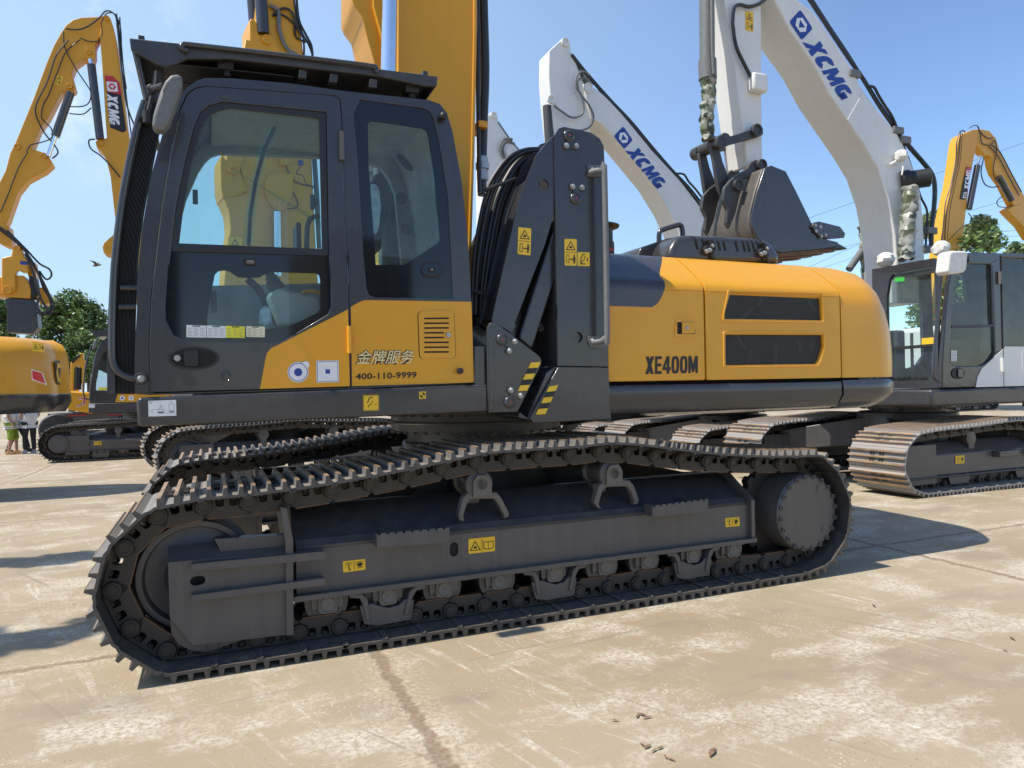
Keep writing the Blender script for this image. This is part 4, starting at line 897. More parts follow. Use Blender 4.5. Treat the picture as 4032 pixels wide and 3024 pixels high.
# ------------------------------------------------------------------ engine side panels and counterweight
WH = 4.02
zb_h = pz(zH((500, 1105))[0], WH)[1]; zs_low = zb_h-.12; z_bend = pz(zH((1000, 478))[0], WH)[1]; z_top = pz(zH((1000, 300))[0], WH+.37)[1]
dzt = z_top-z_bend
PROF = [(0, z_bend-.035), (.004, z_bend-.008), (.018, z_bend+.020), (.10, z_bend+dzt*.32), (.20, z_bend+dzt*.62), (.30, z_bend+dzt*.88), (.335, z_bend+dzt*.945), (.38, z_bend+dzt*.985), (.45, z_top), (1.5, z_top+.005)]
uL, uS1, uS2 = pz(zH((163, 1100))[0], WH)[0], pz(zH((813, 900))[0], WH)[0], pz(zH((1722, 900))[0], WH)[0]
def side_panel(name, u0, u1, holes=(), mat='yellow'):
    s = MB(); s.prism(rnd([(u0, zb_h), (u1, zb_h), (u1, z_bend-.04), (u0, z_bend-.04)], [.015, .015, 0, 0], 4), WH, WH+.02, holes, cap=(1, 1))
    pr = [(0, z_bend-.041)]+PROF
    s.loft([[(u, WH+w, z) for w, z in PROF]+[(u, WH+w+.02, z-.02) for w, z in PROF[::-1]] for u in (u0, u1)], True, True)
    return s.build(name, M[mat], ex, bevel=.004)
G = .007
p1 = side_panel('engine_panel', uL, uS1-G)
vu = rnd(W(zH((978, 518), (1584, 534), (1592, 700), (940, 690), (944, 640)), WH), [.02, .012, .012, .012, .02], 4)
vl = rnd(W(zH((946, 795), (1597, 797), (1600, 880), (1572, 965), (1552, 992), (948, 1000)), WH), [.012, .012, .02, .02, .02, .012], 4)
p2 = side_panel('engine_panel', uS1+G, uS2-G, [vu, vl])
def hexmesh(P, w, nx):
    u0, u1 = min(p[0] for p in P), max(p[0] for p in P); z0, z1 = min(p[1] for p in P), max(p[1] for p in P)
    s = MB(); a = (u1-u0)/nx; b = a*.40; ro = 0; z = z0
    def inside(x, y):
        c = False
        for i in range(len(P)):
            x1, y1 = P[i]; x2, y2 = P[i-1]
            if (y1 > y) != (y2 > y) and x < (x2-x1)*(y-y1)/(y2-y1)+x1: c = not c
        return c
    while z < z1+b:
        for i in range(-1, nx+1):
            cx = u0+a*(i+.5*(ro % 2)+.25); 
            if not inside(cx, z): continue
            ho = [(cx-a*.5, z), (cx-a*.26, z+b*.52), (cx+a*.26, z+b*.52), (cx+a*.5, z), (cx+a*.26, z-b*.52), (cx-a*.26, z-b*.52)]
            hi = [(cx+(x-cx)*.80, z+(y-z)*.66) for x, y in ho]
            A = [s.v((x, w, y)) for x, y in ho]; B = [s.v((x, w, y)) for x, y in hi]; Cc = [s.v((x, w+.004, y)) for x, y in hi]
            for k in range(6): s.face([A[k], A[(k+1) % 6], B[(k+1) % 6], B[k]]); s.face([B[k], B[(k+1) % 6], Cc[(k+1) % 6], Cc[k]])
        z += b*.5*1.0; ro += 1
    return s
for P in (vu, vl):
    hexmesh(P, WH+.016, 30).build('vent_mesh', M['net'], p2, recalc=False)
    s = MB(); cu, cz_ = sum(p[0] for p in P)/len(P), sum(p[1] for p in P)/len(P)
    og = [(u+math.copysign(.022, u-cu), z+math.copysign(.020, z-cz_)) for u, z in P]
    s.loft([[(u, WH-.001, z) for u, z in og], [(u, WH-.007, z) for u, z in [(cu+(u-cu)*.995, cz_+(z-cz_)*.99) for u, z in og]], [(u, WH-.006, z) for u, z in [(u+math.copysign(.009, u-cu), z+math.copysign(.009, z-cz_)) for u, z in P]], [(u, WH+.018, z) for u, z in P]], True, False)
    s.build('vent_frame', M['yellow'], p2)
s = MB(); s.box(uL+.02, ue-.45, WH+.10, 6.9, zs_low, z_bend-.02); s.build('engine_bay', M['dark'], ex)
random.seed(4)
for k in range(9):
    s = MB()
    u = uS1+.25+(uS2-uS1-.4)*random.random(); z = zb_h+.15+.6*random.random()
    s.cyl((u, WH+.07, z), (u+random.uniform(-.2, .2), WH+.075, z+random.uniform(-.2, .2)), .018, n=8)
    s.build('engine_pipe', M['castgrey'], ex)
# top deck of the hood
s = MB(); s.box(uL, uS2, WH+1.49, 6.95, z_top-.03, z_top+.004); s.box(uL, uS2, 6.90, 6.95, zb_h, z_top-.03); s.build('hood_top', M['char'], ex, bevel=.01)
# charcoal patch on the first panel
s = MB(); lv = [(0, pz(zH((300, 608))[0], WH)[1])]+[(0, z_bend-.25), (0, z_bend-.12)]+PROF[:9]
zr_ = zH((468, 606), (512, 552), (545, 450)); 
def patch_u(w, z):       # right limit of the patch at a height on the panel
    key = [(pz(p, WH)[1], pz(p, WH)[0]) for p in zH((455, 608), (480, 598), (500, 575), (520, 540), (540, 490), (547, 440), (545, 395))]+[(pz(zH((535, 350))[0], WH+.10)[1], pz(zH((535, 350))[0], WH+.10)[0]), (z_top+.01, pz(zH((505, 282))[0], WH+.40)[0])]
    if z <= key[0][0]: return key[0][1]
    for (z0, u0), (z1, u1) in zip(key, key[1:]):
        if z0 <= z <= z1: return u0+(u1-u0)*(z-z0)/max(1e-6, z1-z0)
    return key[-1][1]
zs = pz(zH((300, 608))[0], WH)[1]
rows = [(0, zs+(z_bend-.04-zs)*k/14) for k in range(15)]
for (w0, z0), (w1, z1) in zip(PROF[:9], PROF[1:9]):
    for k in range(1, 4): rows.append((w0+(w1-w0)*k/3, z0+(z1-z0)*k/3))
A = [[(uL+.001, WH+w-.0025, z+.001) for w, z in rows], [(patch_u(w, z), WH+w-.0025, z+.001) for w, z in rows]]
s.loft(A, False, False); s.build('charcoal_panel', M['char'], p1)
# latch and lettering
a = W(zH((612, 686), (772, 684), (770, 800), (750, 820), (604, 812)), WH); s = MB()
s.prism(rnd(a, .012, 3), WH-.004, WH-.001); s.mat(1); b = W(zH((621, 712), (740, 712), (742, 792), (622, 792)), WH); s.prism(b, WH-.0052, WH-.0042); s.mat(0)
c = W(zH((650, 714), (738, 714), (734, 788), (651, 790)), WH); s.prism(c, WH-.012, WH-.0054); s.mat(2); q = pz(zH((683, 751))[0], WH); s.lathe((q[0], WH-.012, q[1]), (0, -1, 0), [(.013, 0), (.012, .005), (.004, .005)], 16)
s.build('panel_latch', [M['yellow'], M['dark'], M['bolt']], p1, bevel=.002)
block_text(p1, 'model_lettering', 'XE400M', W(zH((411, 942), (761, 938), (761, 1053), (408, 1061)), WH), WH, K_, 0, [1, .78, .95, .9, .9, 1.15], .10, .33, .20, .002)
# skirts below
zs0, zs1, zs2, zs3 = pz(zH((900, 1122))[0], 3.99)[1], pz(zH((900, 1200))[0], 3.99)[1], pz(zH((900, 1302))[0], 4.05)[1], pz(zH((900, 1325))[0], 4.15)[1]
zs1 = pz(zN((0, 0))[0], 4)[1]*0+pz((2650, 1572), 3.99)[1]; zs2 = pz((2650, 1622), 4.05)[1]; zs3 = pz((2650, 1634), 4.16)[1]
SK = [(4.016, zs0-.004), (4.010, zs0-.02), (4.008, zs1), (4.06, zs2), (4.17, zs3), (4.30, zs3), (4.30, zs0+.0), (4.03, zs0)]
s = MB(); s.loft([[(u, w, z) for w, z in SK] for u in (pz(zH((172, 1200))[0], 3.99)[0], uS2-G)]); s.build('lower_skirt', M['char'], ex, bevel=.008)
# counterweight: plan outline that rounds the tail
def plan(uend, w0, u0=uS2+G, r=.55, wb=6.95):
    P = [(u0, w0)]
    for k in range(13):
        a = -PI/2+PI/2*k/12; P.append((uend-r+r*math.cos(a), w0+r+r*math.sin(a)))
    P.append((uend+.06, (w0+wb)/2)); 
    for k in range(9):
        a = PI/2*k/8; P.append((uend-r+r*math.cos(a), wb-r+r*math.sin(a)))
    P.append((u0, wb)); return P
silp = zH((2064, 1085), (2066, 1000), (2063, 920), (2050, 780), (2012, 640), (1960, 530), (1905, 450), (1870, 410), (1820, 368))
pw = lambda z: next((w0+(w1-w0)*(z-z0)/max(1e-6, z1-z0) for (w0, z0), (w1, z1) in zip(PROF, PROF[1:]) if z0 <= z <= z1), 0 if z < z_bend else .45)
def fit_end(px, z, w, r):
    lo, hi = 3.0, 6.5
    for k in range(30):
        m = (lo+hi)/2
        if max(proj(MF, (a, b, z))[0] for a, b in plan(m, w, r=r)[1:]) < px: lo = m
        else: hi = m
    return lo
RCW = .42
sil = []
for p in silp:
    z = pz(p, 4.20)[1]; sil.append((fit_end(p[0], z, WH+pw(z), RCW), z))
s = MB(); rings = []
for u, z in [(sil[0][0], zb_h)]+sil[1:]:
    rings.append([(a, b, z) for a, b in plan(u, WH+pw(z), r=RCW)])
rings.append([(a, b, z_top-.012) for a, b in plan(sil[-1][0]-.10, WH+.36, r=.42)]); rings.append([(a, b, z_top) for a, b in plan(sil[-1][0]-.2, WH+.46, r=.42)])
s.loft(rings, True, True); cw = s.build('counterweight', M['yellow'], ex, angle=50)
s = MB(); cwe = fit_end(zH((2079, 1100))[0][0], zs0-.05, 4.006, .44)
kk = [(cwe, 4.006, zs0-.016), (cwe-.012, 4.006, zs1), (cwe-.06, 4.055, zs2+.02), (cwe-.14, 4.12, zs3+.004), (cwe-.25, 4.2, zs3)]
s.loft([[(a, b, zs0+.006) for a, b in plan(cwe-.012, 4.02, r=.44)]]+[[(a, b, z) for a, b in plan(u, w, r=.44)] for u, w, z in kk], True, True); s.build('counterweight_base', M['char'], cw, angle=40)

# ------------------------------------------------------------------ things on top of the hood
WPd = 4.50
s = MB(); po = W(zP((505, 520), (515, 400), (545, 300), (600, 200), (660, 150), (740, 141), (1200, 150), (1720, 190), (1800, 215), (1870, 275), (1940, 360), (1985, 520)), WPd)
s.prism(po, WPd, WPd+.75); pod = s.build('engine_cover', M['char'], ex, bevel=.055, seg=5)
ta, tb = W(zP((740, 141), (1720, 190)), WPd)
for k, x in enumerate((830, 920, 985, 1050, 1120, 1190, 1350, 1445, 1505, 1570, 1635, 1700)):
    q = pz(zP((x+40, 200))[0], WPd); zt_ = ta[1]+(tb[1]-ta[1])*(q[0]-ta[0])/(tb[0]-ta[0]); s = MB(); r_ = .055
    path = [(.12, zt_+.002, -.034)]+[(r_-(r_+.002)*math.cos(R(90-t)), zt_-r_+(r_+.002)*math.sin(R(90-t)), -.03+.02*t/90) for t in (0, 22, 45, 67, 90)]+[(-.002, zt_-.115, .006)]
    s.loft([[(q[0]+d-.011, WPd+w, z), (q[0]+d+.011, WPd+w, z)] for w, z, d in path], False, False)
    s.build('vent_slot', M['dark'], pod, recalc=False)
for x, y in ((985, 345), (1695, 380)):
    s = MB(); P = lambda *pp: W(zP(*[(x+a, y+b) for a, b in pp]), WPd)
    s.prism(P((-45, 0), (-30, -45), (5, -60), (15, -20), (10, 70), (-30, 60)), WPd-.03, WPd); s.prism(P((10, -10), (40, -30), (75, 20), (80, 60), (40, 55)), WPd-.03, WPd)
    s.prism(P((-5, -120), (10, -135), (55, -60), (60, 0), (35, 0), (20, -60)), WPd-.035, WPd-.002); s.tube([(u, WPd-.02, z) for u, z in P((45, 50), (85, 140))], .012)
    s.mat(1)
    for a in ((-22, 25), (20, 10), (48, -45)): q = P(a)[0]; hexbolt(s, q[0], WPd-.032, q[1], .014, .014)
    s.build('rubber_latch', [M['black'], M['bolt']], pod, bevel=.003)
s = MB(); s.prism(rnd(W(zP((92, 500), (98, 425), (150, 310), (360, 236), (440, 226), (470, 196), (560, 182), (640, 172), (640, 500)), 4.75), .03, 3), 4.75, 5.4); s.prism(rnd(W(zP((-60, 500), (-50, 395), (75, 327), (142, 322), (100, 500)), 5.0), .02, 3), 5.0, 5.5); s.build('filter_cover', M['char'], ex, bevel=.035, seg=3)
s = MB(); s.tube(smooth([(u, 4.85, z) for u, z in W(zP((380, 245), (381, 150), (392, 108), (425, 82), (615, 22), (655, 24), (678, 55), (688, 150), (690, 170)), 4.85)], 4), .021, 12); s.build('grab_bar', M['char'], ex)
a = pz((2352, 885), 4.62); b = pz((2352, 1010), 4.62)
s = MB(); r = .128
s.lathe((a[0], 4.62, b[1]-.1), (0, 0, 1), [(r*.95, 0), (r*.95, .1+(a[1]-b[1])*.42), (r*.88, .1+(a[1]-b[1])*.43), (r*.88, .1+(a[1]-b[1])*.86), (r*1.25, .1+(a[1]-b[1])*.90), (r*1.28, .1+(a[1]-b[1])*.95), (r*1.0, .1+(a[1]-b[1])), (.01, .1+(a[1]-b[1])*1.02)], 32)
pc = s.build('air_precleaner', M['black'], ex)
text_mesh(pc, 'cap_lettering', 'ISON', W([(2378, 974), (2419, 976), (2419, 990), (2378, 988)], 4.50), 4.50, R_, .03, 0, .0)

# ------------------------------------------------------------------ boom
WBm = 5.18
bo = W([(1566, -420), (1876, -420), (1877, 100), (1867, 600), (1856, 950), (1830, 1350), (1440, 1350), (1566, 800)], WBm)
s = MB(); s.prism(bo, WBm, WBm+.62)
fl = W([(1866, -420), (1879, -420), (1880, 100), (1870, 600), (1859, 950), (1833, 1350), (1820, 1350), (1846, 950), (1857, 600), (1866, 100)], WBm-.02); s.prism(fl, WBm-.015, WBm+.635)
boom = s.build('boom', M['boom_yellow'], ex, bevel=.006)
s = MB(); s.prism(W(zV((905, -500), (905, -40), (925, 10), (985, 92), (1015, 230), (1060, 385), (1100, 520), (1150, 520), (1150, -500)), WBm+.03), WBm+.10, WBm+.56); s.prism(W(zV((1062, -500), (1062, 10), (1130, 260), (1150, 520), (1150, -500)), WBm), WBm+.06, WBm+.10); s.build('boom_underside', M['boom_yellow'], boom, bevel=.005)
for w, x, k in ((5.05, 1178, 1), (5.98, 1031, .82)):
    a = pz(zV((x, -500))[0], w); b = pz(zX((1490 if k == 1 else 1360, 330))[0], w); c = pz(zX((1540 if k == 1 else 1400, 1500))[0], w)
    s = MB(); s.cyl((a[0], w, a[1]), (b[0], w, b[1]), .055, n=32); rod = s.build('cylinder_rod', M['chrome'], boom)
    s = MB(); s.cyl((b[0], w, b[1]), (c[0], w, c[1]), .088, n=32); s.cyl((b[0], w, b[1]+.01), (b[0], w, b[1]-.09), .098, n=32); s.build('cylinder_barrel', M['mirror_grey'], rod, bevel=.004)
for pts, r, w in ((((1788, -500), (1796, 0), (1808, 400), (1812, 780), (1818, 1190), (1822, 1400)), .018, 5.30), (((1845, -500), (1850, 0), (1862, 500), (1850, 880), (1842, 1180), (1840, 1420)), .036, 5.36), (((1815, -500), (1818, 0), (1832, 300), (1838, 600), (1822, 860), (1826, 1190)), .015, 5.45)):
    s = MB(); s.tube(smooth([(u, w, z) for u, z in W(zV(*pts), w)], 5), r, 10); ho = s.build('boom_hose', M['hose'], boom)
a, b = W(zV((1806, 878), (1872, 936)), 5.30); s = MB(); s.box(a[0], b[0], 5.27, 5.5, b[1], a[1]); s.build('hose_clamp', M['yellow'], boom, bevel=.006)
s = MB(); q = pz(zV((1842, 1185))[0], 5.36); s.cyl((q[0], 5.36, q[1]-.14), (q[0], 5.36, q[1]+.05), .047, n=6); s.cyl((q[0], 5.36, q[1]-.05), (q[0], 5.36, q[1]+.0), .055, n=16); s.build('hose_fitting', M['bolt'], ho)
# ------------------------------------------------------------------ machines further back
zL = zm(0, 0, 1000/1843); zW = zm(2000, 0, 1400/2212); zR = zm(3200, 0, 832/1255); zQ = zm(3300, 900, 732/1104); z6 = zm(0, 1550, 900/2212)
def prism_u(s, pts, u0, u1, holes=()):           # polygon in (w,z) pushed along u
    t = MB(); 
    loops = [list(pts)]+[list(h) for h in holes]
    A = [[s.v((u0, w, z)) for w, z in L] for L in loops]; B = [[s.v((u1, w, z)) for w, z in L] for L in loops]
    for a, b in zip(A, B):
        n = len(a)
        for i in range(n): s.face([a[i], a[(i+1) % n], b[(i+1) % n], b[i]])
    if holes:
        fa = [x for a in A for x in a]; fb = [x for b in B for x in b]
        for tr in tessellate_polygon([[Vector((w, z, 0)) for w, z in L] for L in loops]): s.face([fa[i] for i in tr]); s.face([fb[i] for i in tr])
    else: s.face(A[0]); s.face(B[0])
    t.bm.free(); return s
EMB = [(0, rnd([(0, 0), (1, 0), (1, 1), (0, 1)], .14, 4))]
def emblem(parent, corners, w, back, fore):
    hexo = [(.5+.36*math.cos(R(a)), .5+.36*math.sin(R(a))) for a in (0, 60, 120, 180, 240, 300)]
    tri = [(.5+.24*math.cos(R(a)), .5+.24*math.sin(R(a))) for a in (90, 210, 330)]
    return decal(parent, 'emblem', corners, w, [(back, rnd([(0, 0), (1, 0), (1, 1), (0, 1)], .14, 4)), (fore, hexo), (back, tri)], lift=.004, step=.003)
def KS(fr): return .74 if abs(fr.yaw-.4001) < 1e-6 else 1
def hoses(fr, par, w, paths, r=.02, name='hose', mat='hose', k=5):
    for i, p in enumerate(paths):
        s = MB(); s.tube(smooth([(u, w+.03*(i % 3), z) for u, z in fr.W(p, w)], k), r*(.72 if i % 3 else .9)*KS(fr), 7); o = s.build(name, M[mat], par)
    return o
def rod(fr, par, p0, p1, w, r, name, mat, n=20):
    a, b = fr.on_w(p0, w), fr.on_w(p1, w); s = MB(); s.cyl((a[0], w, a[1]), (b[0], w, b[1]), r*KS(fr), n=n); return s.build(name, M[mat], par)
def pin(fr, par, p, w, r, mat, d=.05, name='pivot_pin'):
    q = fr.on_w(p, w); s = MB(); r *= KS(fr); s.lathe((q[0], w, q[1]), (0, -1, 0), [(r, 0), (r, d), (r*.7, d), (r*.65, d*.6), (.003, d*.6)], 22); return s.build(name, M[mat], par, bevel=.003)
SH6 = shoe_mesh(.60); SH85 = shoe_mesh(.80, m='shoe_pale')
GD = -.30
# ---- L1: tail of a yellow machine at the left edge
LF = Fr(.35); LW = 11.4
t0 = LF.on_w((0, 1700), 12.6)[0]
l1 = thing('excavator', 'yellow excavator cut by the left edge, only its tail with red reflector showing', 'excavator', LF, (t0-2.4, 12.7, gz(11)), 'excavators parked in the yard behind')
sil = [p for p in zK((422, 1150), (419, 1090), (412, 970), (400, 900), (382, 855), (355, 826))]
def plan2(ue, w0, u0, r=1.2, wb=14.1):
    P = [(u0, w0)]
    for k in range(13): a = -PI/2+PI/2*k/12; P.append((ue-r+r*math.cos(a), w0+r+r*math.sin(a)))
    P.append((ue+.12, (w0+wb)/2))
    for k in range(9): a = PI/2*k/8; P.append((ue-r+r*math.cos(a), wb-r+r*math.sin(a)))
    P.append((u0, wb)); return P
def fit_l1(px, z, w):
    lo, hi = t0-3, t0+3
    for k in range(30):
        m = (lo+hi)/2
        if max(proj(LF, (a, b, z))[0] for a, b in plan2(m, w, t0-4)[1:-1]) < px: lo = m
        else: hi = m
    return lo
sil = [(fit_l1(p[0], LF.on_w(p, 12.1)[1], LW), LF.on_w(p, 12.1)[1]) for p in sil]
zt = LF.on_w(zK((80, 771))[0], LW)[1]; zmid = LF.on_w(zK((300, 1133))[0], LW)[1]; zbot = LF.on_w(zK((200, 1253))[0], LW)[1]
s = MB(); u0_ = t0-1.2
lvl = [(sil[0][0], zmid+.0, 0), (sil[1][0], zmid+.2, 0), (sil[2][0], zt-.45, 0), (sil[2][0]-.02, zt-.25, .02), (sil[2][0]-.10, zt-.08, .10), (sil[2][0]-.25, zt, .3)]
s.loft([[(a, b, z) for a, b in plan2(u, LW+d, u0_)] for u, z, d in lvl]); l1c = s.build('counterweight', M['yellow'], l1, angle=50)
s = MB(); s.loft([[(a, b, z) for a, b in plan2(sil[0][0]+d, LW-.03+e, u0_)] for d, e, z in ((.0, 0, zmid-.002), (.01, 0, zbot+.15), (-.08, .08, zbot))]); s.build('counterweight_base', M['char'], l1c, angle=50)
s = MB(); s.box(t0-5.2, u0_, LW+.1, 14.0, zbot+.05, zbot+.45); s.box(t0-4.5, u0_, LW+.15, 13.95, zbot+.45, zt-.1); s.build('turntable', M['char'], l1, bevel=.03)
decal(l1c, 'warning_sticker', LF.W(zK((193, 820), (264, 832), (263, 886), (195, 877)), LW), LW, [(Y_, RQ)]+sub(WARN_TRI, .04, .1, .46, .9)+sub(WARN_MAN, .5, .1, .96, .9), lift=.006)
decal(l1c, 'reflector_sticker', LF.W(zK((188, 986), (255, 1008), (280, 1082), (190, 1048)), LW), LW, [(W_, [(0, 0), (1, 0), (1, 1), (0, 1)]), (R_, [(.06, .08), (.9, .06), (.92, .92), (.06, .9)])], lift=.006, step=.004)
# dark emblem and letters wrapped round the tail
def wrap(par, name, a0, a1, z1, z0, shapes, ue, w0, r=1.2):
    s = MB()
    for k, (mi, poly) in enumerate(shapes):
        s.mat(mi); pts = []
        P2 = []
        for (x, y), (x2, y2) in zip(poly, poly[1:]+poly[:1]): P2 += [(x, y), ((x+x2)/2, (y+y2)/2)]
        for x, y in P2:
            a = -PI/2+R(a0+(a1-a0)*x); rr = r+.012+.004*k; pts.append((ue-r+rr*math.cos(a), w0+r+rr*math.sin(a), z1+(z0-z1)*y))
        s.face([s.v(p) for p in pts])
    return s.build(name, DECAL, par, recalc=False)
def ang_at(px, z, ue, w0, r=1.2):
    return min((abs(proj(LF, (ue-r+r*math.cos(-PI/2+R(d)), w0+r+r*math.sin(-PI/2+R(d)), z))[0]-px), d) for d in range(-20, 96))[1]
ze1, ze0 = LF.on_w(zK((345, 920))[0], 11.6)[1], LF.on_w(zK((345, 1073))[0], 11.6)[1]
ga = [ang_at(x, (ze1+ze0)/2, sil[1][0], LW) for x in (216, 243, 246, 275)]
wrap(l1c, 'emblem', ga[0], ga[1], ze1, ze0, [(K_, [(0, 0), (.8, 0), (1, .2), (1, 1), (.2, 1), (0, .8)]), (Y_, [(.25, .1), (.75, .1), (.95, .5), (.75, .9), (.25, .9), (.06, .5)]), (K_, [(.28, .3), (.75, .3), (.5, .75)])], sil[1][0], LW)
wrap(l1c, 'lettering', ga[2], ga[3], ze1-.18, ze0, [(K_, [(0, 0), (.3, 0), (.5, .35), (.7, 0), (1, 0), (.66, .5), (1, 1), (.7, 1), (.5, .65), (.3, 1), (0, 1), (.34, .5)])], sil[1][0], LW)
crawler(l1, t0-5.6, t0-1.9, (LW+.4, LW+2.5), gz(11), SH6, r=.36)
# ---- L2: yellow machine with pile driver
L2 = Fr(.40); LU, LWn = L2.at_ground((262, 1822), GD)
l2 = thing('excavator', 'yellow excavator whose tall bent arm holds a pile driver at the left', 'excavator', L2, (LU+1.7, LWn+1.5, GD), 'excavators parked in the yard behind')
lu0 = L2.on_w(z6((560, 490))[0], LWn)[0]
crawler(l2, lu0, lu0+3.9, (LWn+.3, LWn+2.7), GD, SH6, r=.37, sprocket_left=True)
w = LWn+.25; P2 = lambda *p: L2.W(p, w)
cabo = L2.W(zK((528, 1186), (530, 1100), (548, 980), (562, 900), (590, 832), (640, 794), (900, 794), (960, 830), (990, 1186)), w)
s = MB(); s.prism(cabo, w, w+.06, [L2.W(zK((568, 1112), (572, 1060), (592, 960), (612, 895), (640, 866), (770, 866), (780, 1112)), w)]); c2 = s.build('cab', M['char'], l2, bevel=.03)
s = MB(); s.prism(cabo[2:]+cabo[:0], w+.95, w+1.0); O2 = cabo[3:8]; s.prism(O2+[(u, z-.06) for u, z in O2[::-1]], w+.06, w+.95); s.prism([cabo[0], cabo[-1], (cabo[-1][0], cabo[-1][1]+.3), (cabo[0][0], cabo[0][1]+.3)], w+.06, w+.95); s.build('cab_body', M['char'], c2)
s = MB(); s.flat(L2.W(zK((568, 1112), (572, 1060), (592, 960), (612, 895), (640, 866), (770, 866), (780, 1112)), w+.03), w+.03); s.build('window_pane', M['glass_dark'], c2)
s = MB(); s.prism(L2.W(zK((684, 1182), (700, 1130), (720, 1110), (990, 1090), (990, 1182)), w), w-.006, w-.002); s.build('yellow_panel', M['yellow'], c2)
s = MB(); s.prism(L2.W(zK((585, 1094), (640, 1094), (640, 1110), (585, 1112)), w), w-.004, w+.02); s.build('paper_notice', M['lime'], c2)
s = MB(); s.prism(L2.W(zK((528, 755), (760, 755), (760, 790), (600, 792), (585, 800), (560, 785)), w), w-.05, w+1.05); s.build('roof_guard', M['char'], c2)
s = MB(); s.prism(L2.W(zK((562, 815), (582, 812), (578, 850), (560, 875), (552, 868)), w), w-.15, w-.06); s.build('mirror', M['mirror_grey'], c2, bevel=.02)
s = MB(); s.tube(smooth([(u, w-.06, z) for u, z in L2.W(zK((548, 842), (520, 930), (505, 1010), (498, 1120), (508, 1158), (536, 1168)), w)], 4), .02, 8); s.build('grab_tube', M['char'], c2)
s = MB(); dk = L2.W(zK((526, 1188), (1100, 1184), (1100, 1242), (526, 1246)), w); s.prism(dk, w-.02, w+2.6); s.build('turntable', M['char'], l2, bevel=.02)
s = MB(); s.prism(L2.W(zK((1000, 900), (1500, 920), (1560, 1184), (1000, 1184)), w), w+.0, w+2.5); s.build('engine_hood', M['yellow'], l2, bevel=.08)
decal(c2, 'round_sticker', L2.W(zK((710, 1143), (742, 1143), (742, 1173), (710, 1173)), w-.006), w-.006, [(W_, circ((.5, .5), .5, 24)), (B_, circ((.5, .5), .2, 16))])
decal(c2, 'square_sticker', L2.W(zK((764, 1143), (794, 1143), (794, 1171), (764, 1171)), w-.006), w-.006, [(W_, RQ), (B_, [(.38, .38), (.62, .38), (.62, .62), (.38, .62)])])
decal(l2, 'paper_notice', L2.W(zK((528, 1194), (563, 1194), (563, 1216), (528, 1216)), w-.02), w-.02, [(W_, RQ)])
# boom, stick and pile driver
w = LWn+1.25
s = MB(); s.prism(L2.W(zL((722, 265), (738, 160), (750, 128), (775, 114), (800, 130), (824, 200), (850, 330), (885, 600), (920, 900), (955, 1100), (1050, 1700), (1130, 2200), (900, 2200), (872, 1800), (838, 1600), (802, 1280), (770, 1150), (735, 1095), (704, 1072), (692, 1028), (715, 1012), (776, 1002), (768, 900), (750, 600), (732, 350)), w), w, w+.55); b2 = s.build('boom', M['boom_yellow'], l2, bevel=.015)
s = MB(); s.prism(L2.W(zK((690, 175), (660, 200), (620, 235), (609, 262), (616, 295), (636, 306), (680, 290), (760, 300), (760, 175)), w), w-.02, w+.57); s.build('cylinder_bracket', M['boom_yellow'], b2, bevel=.01)
s = MB(); s.prism(L2.W(zL((785, 112), (700, 125), (590, 130), (530, 146), (482, 182), (442, 242), (392, 332), (342, 452), (242, 722), (112, 1040), (76, 1110), (42, 1240), (0, 1320), (-150, 1640), (-150, 1900), (10, 1700), (60, 1600), (130, 1400), (200, 1312), (330, 1242), (384, 1192), (350, 1132), (300, 1102), (232, 1082), (282, 950), (352, 850), (450, 662), (532, 662), (548, 640), (520, 540), (548, 470), (610, 425), (680, 434), (692, 405), (690, 335), (722, 262), (760, 200)), w+.1), w+.08, w+.47); st2 = s.build('stick', M['boom_yellow'], l2, bevel=.012)
s = MB(); s.prism(L2.W(zL((-60, 1560), (60, 1640), (90, 1800)), w) + L2.W(zK((70, 262), (20, 250), (-40, 215)), w), w+.05, w+.5); s.build('quick_bracket', M['boom_yellow'], st2)
for a, b, c in (((655, 432), (663, 470), (726, 1010)), ((352, 1135), (402, 990), (512, 672))):
    rod(L2, st2, zL(a)[0], zL(b)[0], w-.02, .06, 'cylinder_rod', 'chrome'); rod(L2, st2, zL(b)[0], zL(c)[0], w-.02, .105, 'cylinder_barrel', 'char')
    bb = L2.on_w(zL(b)[0], w-.02); 
for p in ((775, 135), (645, 380), (505, 628), (126, 1066), (322, 1130), (728, 1045)): pin(L2, b2, zL(p)[0], w-.0+(.07 if p[0] < 700 else 0), .07, 'boom_yellow')
hoses(L2, st2, w-.05, [zL((478, 208), (560, 215), (640, 190), (720, 130), (760, 85), (800, 82), (840, 120), (850, 200)), zL((460, 225), (470, 340), (540, 480), (620, 600), (655, 660), (650, 730), (600, 768), (470, 770)), zL((580, 268), (640, 292), (710, 290), (740, 240), (735, 160), (770, 92), (830, 95), (870, 180), (880, 300)), zL((495, 290), (430, 370), (400, 420), (340, 600), (270, 740), (260, 830), (320, 960), (400, 1060), (420, 1110), (380, 1150)), zL((580, 285), (480, 370), (430, 480), (350, 690), (320, 740), (300, 850), (370, 930), (370, 1000), (280, 1035), (220, 1050), (190, 1100)), zL((500, 818), (600, 822), (660, 775)), zL((690, 1010), (645, 1020), (660, 1080), (730, 1130), (800, 1200), (870, 1285)), zL((200, 1100), (130, 1220), (60, 1400), (0, 1540))], .022)
hoses(L2, b2, w-.04, [zL((845, 100), (862, 300), (890, 560), (920, 760), (975, 910)), zL((868, 120), (880, 320), (905, 600), (935, 850), (955, 1000)), zL((855, 140), (870, 300), (895, 500), (915, 640))], .025)
